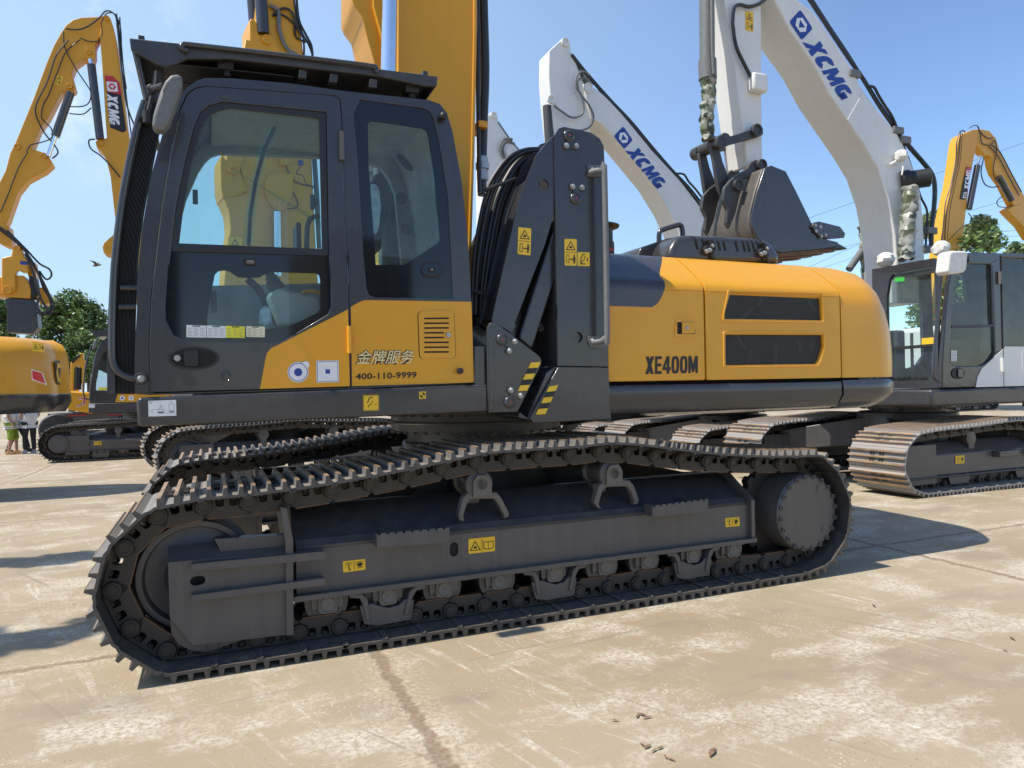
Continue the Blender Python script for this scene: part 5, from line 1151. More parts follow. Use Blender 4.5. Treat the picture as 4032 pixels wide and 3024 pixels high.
s = MB(); s.prism(L2.W(zL((762, 549), (822, 556), (866, 602), (916, 945), (892, 963), (800, 925)), w), w-.012, w-.004); pl = s.build('name_panel', M['k_sign'], b2)
s = MB(); s.prism(L2.W(zL((762, 549), (822, 556), (866, 602), (883, 690), (776, 668)), w), w-.018, w-.0125); s.build('red_panel', M['r_sign'], pl)
emblem(pl, L2.W(zL((772, 592), (848, 600), (858, 668), (780, 664)), w), w-.018, W_, R_)
block_text(pl, 'lettering', 'XCMG', L2.W(zL((850, 682), (872, 918), (796, 920), (776, 680)), w), w-.014, W_, .10, [1.05, .95, 1.15, 1], .05, .40, .29, .008)
decal(st2, 'warning_sticker', L2.W(zL((412, 540), (462, 556), (436, 622), (388, 604)), w+.08), w+.08, [(Y_, RQ)]+sub(WARN_TRI, .1, .05, .9, .5)+sub(WARN_MAN, .1, .5, .9, .95), lift=.006)
pd = thing('pile_driver', 'orange vibrating pile driver with black clamp hanging from the bent yellow arm', 'pile driver', L2, (L2.on_w(zK((100, 560))[0], w)[0], w+.3, 3.0))
s = MB(); s.prism(L2.W(zK((15, 332), (40, 322), (72, 318), (82, 262), (104, 250), (128, 262), (150, 322), (172, 345), (172, 420), (130, 400), (106, 402), (96, 430), (98, 520), (60, 540), (15, 538)), w), w-.1, w+.1); s.prism(L2.W(zK((-40, 440), (100, 428), (140, 430), (175, 480), (184, 520), (180, 566), (-40, 552)), w), w, w+.6); s.prism(L2.W(zK((205, 490), (250, 500), (280, 530), (290, 590), (240, 602), (205, 560)), w), w+.1, w+.6); s.prism(L2.W(zK((110, 330), (200, 345), (210, 470), (175, 470), (150, 400), (110, 400)), w), w+.15, w+.5); s.build('housing', M['yellow'], pd, bevel=.02)
s = MB(); s.prism(L2.W(zK((30, 562), (190, 570), (212, 600), (216, 640), (224, 735), (190, 775), (36, 766), (38, 622), (26, 604)), w), w+.05, w+.55); s.build('clamp', M['char_flat'], pd, bevel=.02)
s = MB(); s.prism(L2.W(zK((170, 430), (210, 440), (225, 530), (200, 570), (170, 560)), w), w+.02, w+.4); s.build('motor', M['black'], pd, bevel=.02)
pin(L2, pd, zK((104, 268))[0], w-.1, .07, 'yellow', name='pivot_pin'); pin(L2, pd, zK((46, 515))[0], w-.1, .10, 'yellow', name='pivot_pin')
hoses(L2, pd, w-.12, [zK((-20, 130), (60, 190), (140, 270), (190, 350), (230, 420), (262, 480), (300, 560), (320, 610), (290, 660), (225, 630), (230, 560)), zK((-20, 145), (80, 220), (160, 300), (220, 400), (255, 500), (295, 570), (300, 640), (255, 665), (218, 645)), zK((40, 160), (150, 270), (230, 355), (290, 390), (302, 430), (270, 450), (230, 400)), zK((150, 300), (200, 420), (240, 560), (280, 630), (270, 655))], .035)
decal(pd, 'lettering', L2.W(zK((125, 346), (170, 350), (170, 372), (125, 368)), w-.0), w-.1, [(B_, [(0, 0), (1, 0), (1, 1), (0, 1)])])
# ---- L3: small yellow machine between
L3 = Fr(.40); w = 27.5
l3 = thing('loader', 'small yellow loader with a red arrow stripe parked behind the first row of excavators', 'loader', L3, (L3.on_w(zK((470, 1240))[0], w)[0], w+1, GD))
s = MB(); s.prism(L3.W(zK((400, 1115), (520, 1125), (600, 1130), (600, 1235), (540, 1250), (400, 1225)), w), w, w+1.6); lb3 = s.build('body', M['yellow'], l3, bevel=.04)
s = MB(); s.prism(L3.W(zK((412, 945), (430, 930), (470, 890), (490, 888), (490, 928), (508, 935), (498, 1000), (490, 1118), (478, 1118), (480, 980), (455, 960), (435, 985), (430, 1118), (412, 1118)), w), w+.2, w+.4); s.prism(L3.W(zK((412, 945), (430, 930), (430, 1118), (412, 1118)), w), w+1.2, w+1.4); s.build('lift_mast', M['yellow'], l3, bevel=.02)
s = MB(); s.prism(L3.W(zK((415, 935), (470, 895), (475, 905), (425, 950)), w), w+.15, w+.45); s.build('mast_cover', M['black'], l3)
rod(L3, l3, zK((462, 975))[0], zK((458, 1108))[0], w+.3, .12, 'lift_cylinder', 'black')
decal(lb3, 'arrow_sticker', L3.W(zK((455, 1155), (510, 1155), (510, 1215), (455, 1215)), w), w, [(W_, [(.2, 0), (1, 0), (1, .62), (.02, 1), (.0, .85), (.68, .5), (.68, .2), (.2, .2)]), (R_, [(.25, .04), (.95, .04), (.95, .58), (.08, .92), (.08, .86), (.74, .54), (.74, .14), (.25, .14)])], lift=.01, step=.006)
s = MB(); s.prism(L3.W(zK((270, 1250), (520, 1240), (860, 1245), (860, 1300), (270, 1300)), w), w+.3, w+1.5); s.build('chassis', M['under'], l3, bevel=.02)
s = MB(); s.prism(L3.W(zK((282, 1270), (505, 1256), (505, 1261), (282, 1276)), w), w+.27, w+.295); s.prism(L3.W(zK((630, 1254), (740, 1256), (740, 1261), (630, 1260)), w), w+.27, w+.295); s.build('red_stripe', M['r_sign'], l3)
for u in (L3.on_w(zK((330, 1300))[0], w)[0], L3.on_w(zK((780, 1300))[0], w)[0]):
    for ww in (w+.2, w+1.4): s = MB(); s.lathe((u, ww, GD+.55), (0, 1, 0), [(.25, 0), (.5, .02), (.55, .08), (.55, .28), (.5, .34), (.25, .36)], 28); s.build('tyre', M['black'], l3)
GM3 = gz(12)
# ---- M3: machine right behind the subject
M3 = Fr(.55); X = Vector((-.462*12, 12, 0)); mu, mw = M3.t.dot(X), M3.n.dot(X)
m3 = thing('excavator', 'yellow excavator behind the foreground machine, its boom seen through the cab windows', 'excavator', M3, (mu+1.8, mw+1.3, GM3), 'excavators parked in the yard behind')
crawler(m3, mu, mu+3.7, (mw, mw+2.65), GM3, SH6, r=.38)
s = MB(); s.box(mu+.1, mu+5.0, mw-.2, mw+2.8, GM3+1.25, GM3+1.6); s.box(mu+2.6, mu+5.2, mw-.2, mw+2.8, GM3+1.6, GM3+2.5); s.build('turntable', M['char'], m3, bevel=.03)
w = mw+1.0
s = MB(); s.prism(M3.W(zV((262, -500), (440, -500), (478, 0), (500, 150), (528, 260), (548, 430))+zX((835, 260), (852, 640), (872, 1060), (900, 1500), (60, 1500), (96, 1060), (124, 890), (112, 740), (62, 620), (150, 570), (260, 560), (200, 300))+zV((200, 240)), w), w, w+.6); bm3 = s.build('boom', M['boom_yellow'], m3, bevel=.02)
s = MB(); s.prism(M3.W(zV((118, 300), (128, 290), (150, 300), (146, 160), (160, 142), (185, 150), (212, 205), (214, 262), (290, 250), (330, 290), (375, 390)), w)+M3.W(zX((205, 380), (240, 480), (272, 560), (180, 602), (60, 620), (40, 540), (34, 350), (38, 255), (60, 250), (85, 300)), w), w-.05, w+.65); s.build('cylinder_bracket', M['boom_yellow'], bm3, bevel=.015)
for dx, dw in ((0, .05), (-62, .55)):
    rod(M3, bm3, zV((205+dx, -420))[0], zV((252+dx*.9, 248))[0], w+dw-.08, .115, 'cylinder_barrel', 'char', 28)
    pass
pin(M3, bm3, zV((276, 292))[0], w-.05, .09, 'boom_yellow'); pin(M3, bm3, zX((150, 380))[0], w-.05, .08, 'boom_yellow')
s = MB(); s.prism(M3.W(zX((455, 420), (530, 405), (640, 412), (670, 404), (686, 430), (665, 470), (668, 560), (640, 660), (590, 725), (545, 742), (500, 715), (450, 650), (422, 560), (425, 480)), w), w-.06, w-.001); ep = s.build('eye_plate', M['boom_yellow'], bm3, bevel=.01)
pin(M3, ep, zX((545, 685))[0], w-.06, .11, 'boom_yellow'); rod(M3, bm3, zX((533, 740))[0], zX((540, 1300))[0], w-.12, .075, 'cylinder_rod', 'chrome')
s = MB(); s.prism(M3.W(zX((545, 300), (575, 268), (640, 275), (640, 310), (605, 345), (560, 345)), w), w-.1, w-.001); s.build('lamp_bracket', M['boom_yellow'], bm3, bevel=.01)
s = MB(); s.prism(M3.W(zX((715, 295), (755, 295), (755, 335), (715, 335)), w), w-.05, w-.001); s.build('blue_connector', M['b_sign'], bm3)
decal(bm3, 'warning_sticker', M3.W(zX((106, 958), (230, 966), (228, 1090), (104, 1085)), w), w, [(Y_, RQ)]+WARN_TRI, lift=.006)
hoses(M3, bm3, w-.03, [zX((610, 345), (660, 440), (720, 490), (860, 520)), zX((740, 338), (705, 400), (760, 420), (790, 490), (855, 528)), zX((670, 530), (780, 545), (860, 525)), zX((670, 565), (712, 650), (700, 700), (625, 712))], .012)
hoses(M3, bm3, w-.05, [zV((300, 40), (360, 80), (366, 200), (395, 300), (440, 370), (500, 400))], .045, mat='mirror_grey')
hoses(M3, bm3, w-.06, [zV((330, 100), (400, 60), (460, 90), (490, 180), (540, 270), (560, 310)), zV((320, 110), (390, 100), (470, 160), (520, 230)), zV((475, -60), (500, 120), (540, 230), (590, 320), (625, 420)), zV((490, -60), (510, 140), (560, 250), (600, 330), (610, 420)), zV((480, 160), (490, 260), (545, 300), (550, 400))], .028)
hoses(M3, bm3, w-.02, [zX((850, 200), (870, 500), (880, 700), (900, 1060)), zX((862, 200), (885, 520), (895, 700), (905, 1060))], .05, mat='char')
# ---- R1: white machine on the right
R1 = Fr(.4001); ru, rwn = R1.at_ground((3640, 1962), 0); GM3 = gz(12); GR2 = gz(12.6); GR3 = gz(16)
r1 = thing('excavator', 'white excavator at right with a charcoal cab and wide rust-streaked tracks', 'excavator', R1, (ru+1.8, rwn+1.6, 0), 'excavators parked in the yard behind')
crawler(r1, ru+.05, ru+3.5, (rwn+.40, rwn+2.8), 0, SH85, r=.305, shoe_w=.8)
wk = rwn+.28; P = lambda *p: R1.W(zQ(*p), wk)
side = P((618, 948), (620, 780), (634, 560), (656, 330), (676, 215), (700, 172), (740, 150), (790, 142), (1100, 148), (1190, 160), (1232, 225), (1256, 480), (1266, 932))
win = rnd(P((668, 800), (674, 560), (692, 330), (712, 235), (745, 208), (900, 212), (914, 235), (932, 735), (895, 790), (845, 815), (700, 815)), .02, 3)
win2 = rnd(P((975, 172), (1120, 178), (1185, 230), (1205, 480), (1212, 700), (1000, 695), (988, 560)), .02, 3)
s = MB(); s.prism(side, wk, wk+.06, [win, win2]); c1 = s.build('cab', M['char'], r1, bevel=.015)
s = MB(); s.flat(win, wk+.03); s.flat(win2, wk+.03); s.build('window_pane', M['glass_dark'], c1)
wbar = P((672, 574), (925, 570), (926, 582), (672, 590)); s = MB(); s.prism(wbar, wk-.005, wk+.03); s.prism(P((905, 215), (918, 218), (932, 580), (918, 582)), wk-.004, wk+.028); s.build('window_gasket', M['gasket'], c1)
s = MB(); s.prism(P((815, 942), (826, 880), (850, 832), (960, 732), (990, 700), (1260, 702), (1264, 930)), wk, wk-.008, ) ; s.build('white_panel', M['white'], c1)
s = MB(); s.prism(rnd(P((1086, 728), (1180, 728), (1180, 862), (1088, 862)), .01, 3), wk-.014, wk-.009); hat1 = s.build('service_hatch', M['white'], c1)
s = MB(); s.box(P((962, 0))[0][0]-.006, P((962, 0))[0][0]+.006, wk-.0095, wk-.001, P((962, 940))[0][1], P((962, 160))[0][1]); s.build('door_gap', M['dark'], c1)
for (x0, y0), (x1, y1), m in (((946, 255), (958, 330), 'castgrey'), ((958, 768), (972, 850), 'white')):
    a, b = P((x0, y0), (x1, y1)); s = MB(); s.cyl(((a[0]+b[0])/2, wk-.02, a[1]), ((a[0]+b[0])/2, wk-.02, b[1]), .02); s.build('hinge', M[m], c1)
q = P((710, 860))[0]; s = MB(); s.prism(circ(q, .125, 24, .075), wk-.012, wk-.001); s.mat(1); s.prism(rnd([(q[0]-.03, q[1]-.05), (q[0]+.07, q[1]-.05), (q[0]+.07, q[1]+.055), (q[0]-.03, q[1]+.055)], .02), wk-.03, wk-.012); s.build('door_handle', [M['black'], M['char']], c1, bevel=.004)
for y in (724, 757): decal(c1, 'paper_notice', P((682, y), (716, y), (716, y+30), (682, y+30)), wk+.028, [(W_, [(0, 0), (1, 0), (1, 1), (0, 1)])]+[(G_, [(.1, .2+.2*k), (.9, .2+.2*k), (.9, .27+.2*k), (.1, .27+.2*k)]) for k in range(4)], lift=.004)
# front, roof, far side of that cab
uf = side[0][0]+.02; wfar = wk+1.02
fz = sorted([p[1] for p in side]); z0, z1 = side[0][1], P((740, 150))[0][1]
F_ = lambda *p: [R1.on_u(q, uf) for q in zQ(*p)]
outer = [(wk+.06, z0), (wk+.06, z1-.22), (wk+.10, z1-.06), (wfar, z1-.06), (wfar, z0)]
wind = F_((300, 905), (290, 560), (288, 400), (305, 300), (325, 272), (345, 262), (592, 218), (604, 232), (598, 500), (578, 870), (558, 900))
wind = [(min(max(a, wk+.09), wfar-.05), b) for a, b in wind]
s = MB(); prism_u(s, outer, uf, uf+.05, [rnd(wind, .03, 3)]); s.build('windscreen_frame', M['char'], c1, bevel=.01)
s = MB(); s.face([s.v((uf+.03, a, b)) for a, b in wind]); s.build('windscreen', M['glass'], c1)
zz = F_((330, 715), (575, 695)); s = MB(); prism_u(s, [(wk+.09, zz[1][1]-.015), (wk+.09, zz[1][1]+.025), (wfar-.05, zz[0][1]+.025), (wfar-.05, zz[0][1]-.015)], uf-.005, uf+.045); s.build('windscreen_bar', M['black'], c1)
top = side[4:12]; s = MB(); s.prism(top+[(u+.0, z-.07) for u, z in top[::-1]], wk+.061, wfar); s.build('cab_roof', M['char'], c1, bevel=.02)
s = MB(); s.prism([(u, z) for u, z in side], wfar, wfar+.05, [win, win2]); s.prism([(side[-1][0]-.06, z0), side[-1], side[-2], (side[-2][0]-.06, side[-2][1])], wk+.06, wfar); s.build('cab_back', M['char'], c1)
s = MB(); s.box(uf+.75, uf+1.2, wk+.3, wk+.75, z0+.3, z0+.5); s.prism([(uf+1.05, z0+.5), (uf+1.2, z0+.5), (uf+1.32, z0+1.15), (uf+1.2, z0+1.2)], wk+.3, wk+.75); s.build('seat', M['seat'], c1, bevel=.05)
s = MB(); s.box(uf+.3, uf+.75, wk+.15, wk+.28, z0+.1, z0+.62); s.box(uf+.12, uf+.3, wk+.75, wk+.9, z0+.1, z0+.8); s.box(uf+.06, uf+1.6, wk+.06, wfar, z0, z0+.06); s.build('console', M['seat'], c1, bevel=.03)
s = MB(); s.cyl((uf+.25, wk+.62, z0+.1), (uf+.25, wk+.62, z0+.75), .02); s.build('lever', M['black'], c1)
zz = R1.W(zQ((490, 650), (566, 645)), wk+.3); decal(c1, 'warning_sticker', [(p[0]*0+uf, p[1]) for p in zz]+[(uf, zz[1][1]-.1), (uf, zz[0][1]-.1)], wk+.3, [(Y_, RQ)]) if 0 else None
s = MB(); prism_u(s, F_((490, 652), (566, 645), (566, 690), (490, 696)), uf+.02, uf+.026); s.build('yellow_sticker', M['y_sign'], c1)
s = MB(); prism_u(s, F_((330, 292), (388, 288), (388, 312), (330, 316)), uf+.02, uf+.026); s.build('green_sticker', plain('green_sticker', (.05, .5, .06), .4), c1)
s = MB(); s.tube(smooth([(u-.12, wk-.02, z) for u, z in P((700, 178), (668, 185), (650, 215), (640, 300), (622, 500), (606, 700), (598, 850), (606, 890), (640, 908))], 4), .022, 10); s.build('grab_tube', M['char'], c1)
cov = P((505, 172), (525, 160), (600, 162), (614, 180), (604, 270), (590, 286), (510, 296), (492, 280)); s = MB(); s.prism(rnd(cov, .03, 3), wk-.35, wk-.18); s.build('mirror_cover', M['cloth'], c1, bevel=.05, seg=3)
s = MB(); s.tube([(u, wk-.2, z) for u, z in P((600, 180), (640, 175), (676, 180), (680, 215))], .018); s.build('mirror_arm', M['black'], c1)
def bag(par, fr, c, w, r):
    s = MB(); q = fr.on_w(c, w); rng = random.Random(int(c[0])); rings = []; r *= .8
    for k in range(7):
        a = -1.2+2.6*k/6; rr = r*math.cos(a*.8)*(1.0); rings.append([(q[0]+rr*math.cos(2*PI*i/14)*(1+.18*rng.uniform(-1, 1)), w+rr*math.sin(2*PI*i/14)*(1+.18*rng.uniform(-1, 1)), q[1]+r*math.sin(a)*.9) for i in range(14)])
    s.loft(rings); s.tube([(q[0], w, q[1]-r*.8), (q[0]+.01, w-.02, q[1]-r*2.0), (q[0]-.02, w-.02, q[1]-r*3.2)], .012)
    return s.build('lamp_cover', M['cloth'], par, angle=25)
bag(c1, R1, zQ((610, 118))[0], wk+.1, .13); bag(c1, R1, zQ((283, 185))[0], wfar, .14)
dk = P((595, 955), (1500, 938), (1500, 1035), (585, 1056)); dz0 = dk[3][1]; dz1 = dk[0][1]
s = MB(); s.box(uf-.25, uf+5.0, wk-.03, wk+2.75, dz0, dz1); s.build('turntable', M['char'], r1, bevel=.03)
decal(r1, 'balance_sticker', P((1090, 945), (1112, 945), (1112, 966), (1090, 966)), wk-.03, [(Y_, RQ), (K_, circ((.5, .5), .36, 14))], lift=.004)
s = MB(); s.box(side[-1][0]+.12, side[-1][0]+3.3, wk, wk+2.7, dz1, dz1+1.0); s.build('engine_hood', M['white'], r1, bevel=.08)
wb = rwn+.40+1.2-.26
upper = zR((0, 65), (100, 208), (228, 398), (300, 540), (400, 672), (500, 790), (560, 900), (608, 1030), (640, 1150), (656, 1300), (664, 1480), (668, 1800))
lower = zW((1540, -260), (1660, 0), (1760, 195), (1900, 395), (2008, 555))+zR((0, 395), (98, 555), (210, 720), (298, 850), (388, 1000), (448, 1180), (488, 1400), (500, 1540), (505, 1800))
s = MB(); s.prism(R1.W(lower[:4]+lower[6:]+upper[::-1]+zW((1800, 0), (1640, -260)), wb), wb, wb+.56); bm = s.build('boom', M['white'], r1, bevel=.018)
emblem(bm, R1.W(zW((1818, 60), (1896, 178), (1826, 252), (1748, 136)), wb), wb, B_, W_)
block_text(bm, 'lettering', 'XCMG', R1.W(zW((1918, 222), (2150, 590), (2095, 662), (1830, 262)), wb), wb, B_, .10, [1.05, .95, 1.15, 1], .05, .42, .30, .005)
hoses(R1, bm, wb+.05, [zR((-60, -60), (80, 150), (200, 330), (290, 460), (400, 640), (500, 780), (545, 850)), zR((-45, -75), (95, 140), (215, 320), (310, 455), (420, 630), (520, 765)), zR((-30, -90), (110, 130), (230, 310), (330, 470), (440, 640), (530, 775), (560, 840))], .035)
hoses(R1, bm, wb+.02, [zR((340, 512), (365, 520), (390, 565), (430, 630), (470, 690), (500, 760)), zR((490, 780), (545, 850), (600, 1000), (650, 1160), (690, 1250), (686, 1380), (680, 1500))], .03)
hoses(R1, bm, wb+.02, [zR((540, 830), (590, 890), (660, 970), (710, 1040), (725, 1120), (720, 1230), (706, 1360), (704, 1500))], .05)
for p in ((248, 438), (505, 775), (548, 830), (705, 1370), (685, 1478)): q = R1.on_w(zR(p)[0], wb); s = MB(); s.box(q[0]-.1, q[0]+.1, wb-.03, wb+.25, q[1]-.05, q[1]+.05); s.build('hose_clamp', M['mirror_grey'], bm, bevel=.01)
s = MB(); s.prism(R1.W(zR((300, 545), (308, 552), (212, 722), (204, 714)), wb), wb-.008, wb-.0005); s.build('weld_seam', M['white'], bm)
bag(bm, R1, zR((525, 925))[0], wb-.1, .11); rod(R1, bm, zR((455, 980))[0], zR((520, 945))[0], wb-.05, .03, 'lamp_bracket', 'white')
a = R1.on_w(zR((545, 1075))[0], wb); s = MB(); s.lathe((a[0], wb, a[1]), Vector((.75, -.65, .05)), [(.15, -.05), (.15, .06), (.13, .08), (.13, .32), (.09, .34), (.01, .34)], 28); s.build('pivot_pin', M['black'], bm)
def sleeve(par, fr, path, w, r, seed=5, n=16):
    s = MB(); rng = random.Random(seed); ring = []; pts = [fr.on_w(p, w) for p in path]; pts = smooth([(u, 0, z) for u, z in pts], n//(len(path)-1)+2)
    for k, q in enumerate(pts):
        rr = r*(1+.10*math.sin(k*1.9)+.05*rng.uniform(-1, 1)); ring.append([(q.x+rr*math.cos(2*PI*i/20)*(1+.16*math.sin(3*2*PI*i/20+k*.7)+.05*rng.uniform(-1, 1)), w+rr*math.sin(2*PI*i/20), q.z+.02*rng.uniform(-1, 1)) for i in range(20)])
    s.loft(ring); return s.build('cylinder_sleeve', M['camo_pale'], par, angle=30)
def camo2():
    m, t, b = base_mat('pale_camouflage_cloth'); tc = nd(t, 'ShaderNodeTexCoord').outputs['Object']
    x = mixc(t, ramp(t, noise(t, tc, 3.5, 3), .50, .53), (.34, .34, .29), (.13, .15, .09)); x = mixc(t, ramp(t, noise(t, tc, 6, 3), .56, .59), x, (.03, .045, .025))
    t.links.new(x, b.inputs['Base Color']); b.inputs['Roughness'].default_value = .38; return m
M['camo_pale'] = camo2()
sleeve(bm, R1, zR((577, 1112), (577, 1210), (565, 1330), (558, 1450), (553, 1540)), wb-.16, .105)
sleeve(bm, R1, zR((316, 1340), (325, 1450), (330, 1600), (330, 1750)), wb+.72, .11, 8)
rod(R1, bm, zR((300, 1480))[0], zR((215, 1600))[0], wb+.75, .07, 'hose_pipe', 'mirror_grey')
wst = wb+.06
s = MB(); s.prism(R1.W(zW((1300, -260), (1345, 0), (1400, 300), (1432, 600), (1470, 870), (1490, 1030), (1500, 1040), (1560, 1003), (1584, 985), (1578, 600), (1576, 0), (1574, -260)), wst), wst, wst+.42); stk = s.build('stick', M['white'], r1, bevel=.014)
decal(stk, 'warning_sticker', R1.W(zW((1476, 68), (1526, 78), (1526, 200), (1476, 188)), wst), wst, [(Y_, RQ)]+sub(WARN_TRI, .06, .05, .94, .5)+sub(WARN_MAN, .06, .52, .94, .96), lift=.005)
hoses(R1, stk, wst-.05, [zW((1610, -10), (1560, 25), (1500, 42), (1440, 30), (1408, 50), (1398, 120), (1400, 170), (1420, 290), (1470, 400), (1512, 480))], .036)
s = MB(); q = R1.on_w(zW((1535, 520))[0], wst); s.box(q[0]-.12, q[0]+.12, wst-.12, wst, q[1]-.14, q[1]+.1); s.build('valve_block', M['white'], stk, bevel=.03)
wc = wst+.06
rod(R1, stk, zW((1235, -260))[0], zW((1240, 380))[0], wc-.3+.3, .13, 'cylinder_barrel', 'mirror_grey', 28); rod(R1, stk, zW((1240, 375))[0], zW((1243, 495))[0], wc, .155, 'cylinder_barrel', 'mirror_grey', 28)
hoses(R1, stk, wc-.14, [zW((1268, -60), (1270, 200), (1275, 380), (1280, 460))], .03, mat='mirror_grey')
s = MB(); rng = random.Random(5); ring = []
for k in range(15):
    f = k/14; q = R1.on_w(zW((1243+8*math.sin(f*7), 485+385*f))[0], wc); r = (.095+.014*math.sin(k*2.3)) * (1-.12*f)
    ring.append([(q[0]+r*math.cos(2*PI*i/18)*(1+.1*rng.uniform(-1, 1)), wc+r*math.sin(2*PI*i/18)*(1+.1*rng.uniform(-1, 1)), q[1]+.02*rng.uniform(-1, 1)) for i in range(18)])
s.loft(ring); s.build('cylinder_sleeve', M['camo'], stk, angle=25)
# bucket linkage and bucket
bk1 = r1
s = MB()
for dw in (-.06, .36): s.prism(R1.W(zW((1275, 862), (1310, 850), (1345, 862), (1500, 815), (1535, 790), (1568, 805), (1570, 845), (1540, 862), (1352, 912), (1310, 930), (1280, 915)), wst), wst+dw, wst+dw+.05)
s.build('link_arm', M['char_flat'], bk1, bevel=.012)
s = MB(); q0 = R1.on_w(zW((1318, 885))[0], wst); s.cyl((q0[0], wst-.12, q0[1]), (q0[0], wst+.52, q0[1]), .085, n=24); s.build('link_shaft', M['char_flat'], bk1, bevel=.01)
s = MB()
for dw in (.04, .30): s.prism(R1.W(zW((1278, 905), (1330, 915), (1352, 1000), (1392, 1105), (1362, 1190), (1340, 1210), (1318, 1150), (1298, 1010)), wst), wst+dw, wst+dw+.06)
s.build('bucket_link', M['char_flat'], bk1, bevel=.015)
wbk = wst-.38; BW = 1.0
so_ = zW((1600, 1042), (1640, 1028), (1730, 1064), (1800, 1200), (1890, 1385), (1990, 1490), (2055, 1505), (2062, 1530), (1980, 1548), (1850, 1560), (1700, 1572), (1610, 1545), (1545, 1475), (1515, 1400), (1520, 1320), (1552, 1190))
S_ = R1.W(so_, wbk); cuu = sum(p[0] for p in S_)/len(S_); czz = sum(p[1] for p in S_)/len(S_)
s = MB(); s.prism(S_, wbk, wbk+.05); s.prism(S_, wbk+BW-.05, wbk+BW); s.mat(1)
back = S_[6:]+S_[:2]; inn = [(u+(cuu-u)*.06, z+(czz-z)*.06) for u, z in back]; s.prism(back+inn[::-1], wbk+.05, wbk+BW-.05); s.mat(0)
sh = s.build('bucket', [M['char'], M['bucket']], bk1, bevel=.012)
s = MB(); s.prism(R1.W(zW((1890, 1388), (1925, 1380), (2055, 1412), (2088, 1455), (2082, 1482), (1990, 1490), (1925, 1470), (1880, 1415)), wbk), wbk-.03, wbk-.001); sc_ = s.build('side_cutter', M['char'], sh, bevel=.006)
for p in ((1912, 1402), (1945, 1412), (1918, 1438), (1950, 1470), (1975, 1462)): q = R1.on_w(zW(p)[0], wbk-.03); s = MB(); hexbolt(s, q[0], wbk-.03, q[1], .018, .012); s.build('cutter_bolt', M['bolt'], sc_)
a = R1.W(zW((1990, 1500), (2052, 1502), (2130, 1546), (2050, 1552), (1985, 1545)), wbk)
for k in range(5): w_ = wbk+.02+k*(BW-.2)/4; s = MB(); s.prism(a, w_, w_+.14); s.build('bucket_tooth', M['char_flat'], sh, bevel=.02)
for k in range(4): w_ = wbk+.04+k*.3; s = MB(); s.prism(R1.W(zW((1560, 1510), (1620, 1552), (2040, 1535), (2040, 1560), (1700, 1588), (1600, 1566)), wbk), w_, w_+.14); s.build('wear_strip', M['rail'], sh, bevel=.01)
for dw in (.24, .66):
    s = MB(); s.prism(R1.W(zW((1352, 1240), (1360, 1160), (1400, 1112), (1500, 1040), (1530, 998), (1560, 985), (1596, 998), (1606, 1040), (1550, 1090), (1480, 1108), (1472, 1150), (1432, 1320), (1392, 1420), (1372, 1380), (1380, 1300)), wbk+.2), wbk+dw, wbk+dw+.06); s.build('bucket_ear', M['char_flat'], sh, bevel=.015)
for p in ((1570, 1030), (1425, 1155)): pin(R1, bk1, zW(p)[0], wbk+.24, .10, 'char_flat', .05)
pin(R1, bk1, zW((1540, 815))[0], wst-.06, .11, 'char_flat', .05); pin(R1, bk1, zW((1325, 885))[0], wst-.12, .11, 'char_flat', .03)
# ---- R2 / R3: white machines further back
def white_boom(fr, root, w, side_px, mat='white', th=.5): s = MB(); s.prism(fr.W(side_px, w), w, w+th); return s.build('boom', M[mat], root, bevel=.018)
X = Vector((.2554*12.1, 12.1, 0)); u2, w2 = R1.t.dot(X), R1.n.dot(X)
r2 = thing('excavator', 'white excavator whose blue lettered boom rises right behind the linkage tower', 'excavator', R1, (u2+2.2, w2+1.6, GR2), 'excavators parked in the yard behind')
crawler(r2, u2+.42, u2+3.9, (w2+.4, w2+2.8), GR2, SH85, r=.305, shoe_w=.8)
s = MB(); s.box(u2+.6, u2+4.6, w2+.2, w2+2.9, GR2+1.05, GR2+1.4); s.box(u2+2.6, u2+4.7, w2+.25, w2+2.85, GR2+1.4, GR2+2.1); s.build('turntable', M['char'], r2, bevel=.03)
w = w2+1.35
b2_ = white_boom(R1, r2, w, zW((470, 520), (560, 558), (660, 648), (760, 768), (900, 938), (1060, 1108), (1200, 1290), (1260, 1420), (1290, 1700), (1060, 1700), (1065, 1450), (1000, 1310), (900, 1145), (700, 900), (580, 768), (520, 740), (490, 640)))
emblem(b2_, R1.W(zW((716, 785), (777, 872), (722, 928), (657, 848)), w), w, B_, W_)
block_text(b2_, 'lettering', 'XCMG', R1.W(zW((793, 895), (990, 1140), (945, 1202), (728, 938)), w), w, B_, .10, [1.05, .95, 1.15, 1], .05, .42, .30, .006)
s = MB(); s.prism(R1.W(zW((252, 320), (330, 246), (352, 240), (382, 262), (388, 312), (430, 420), (500, 600), (518, 720), (510, 830), (470, 960), (430, 1100), (300, 1100), (290, 880), (262, 640), (250, 480)), w+.05), w+.03, w+.45); st_ = s.build('stick', M['white'], r2, bevel=.015)
pin(R1, st_, zW((353, 266))[0], w+.03, .10, 'white'); pin(R1, st_, zW((265, 622))[0], w+.03, .10, 'white'); pin(R1, b2_, zW((495, 550))[0], w, .12, 'white')
rod(R1, st_, zW((244, 660))[0], zW((262, 960))[0], w+.1, .11, 'cylinder_barrel', 'char_flat')
hoses(R1, b2_, w+.02, [zW((395, 340), (470, 440), (560, 545), (650, 650), (760, 765), (880, 910), (1000, 1050), (1110, 1170), (1205, 1290)), zW((405, 335), (480, 430), (575, 540), (670, 645), (775, 755), (895, 900), (1020, 1045), (1130, 1160), (1210, 1260)), zW((740, 720), (765, 735), (800, 800), (840, 850))], .04)
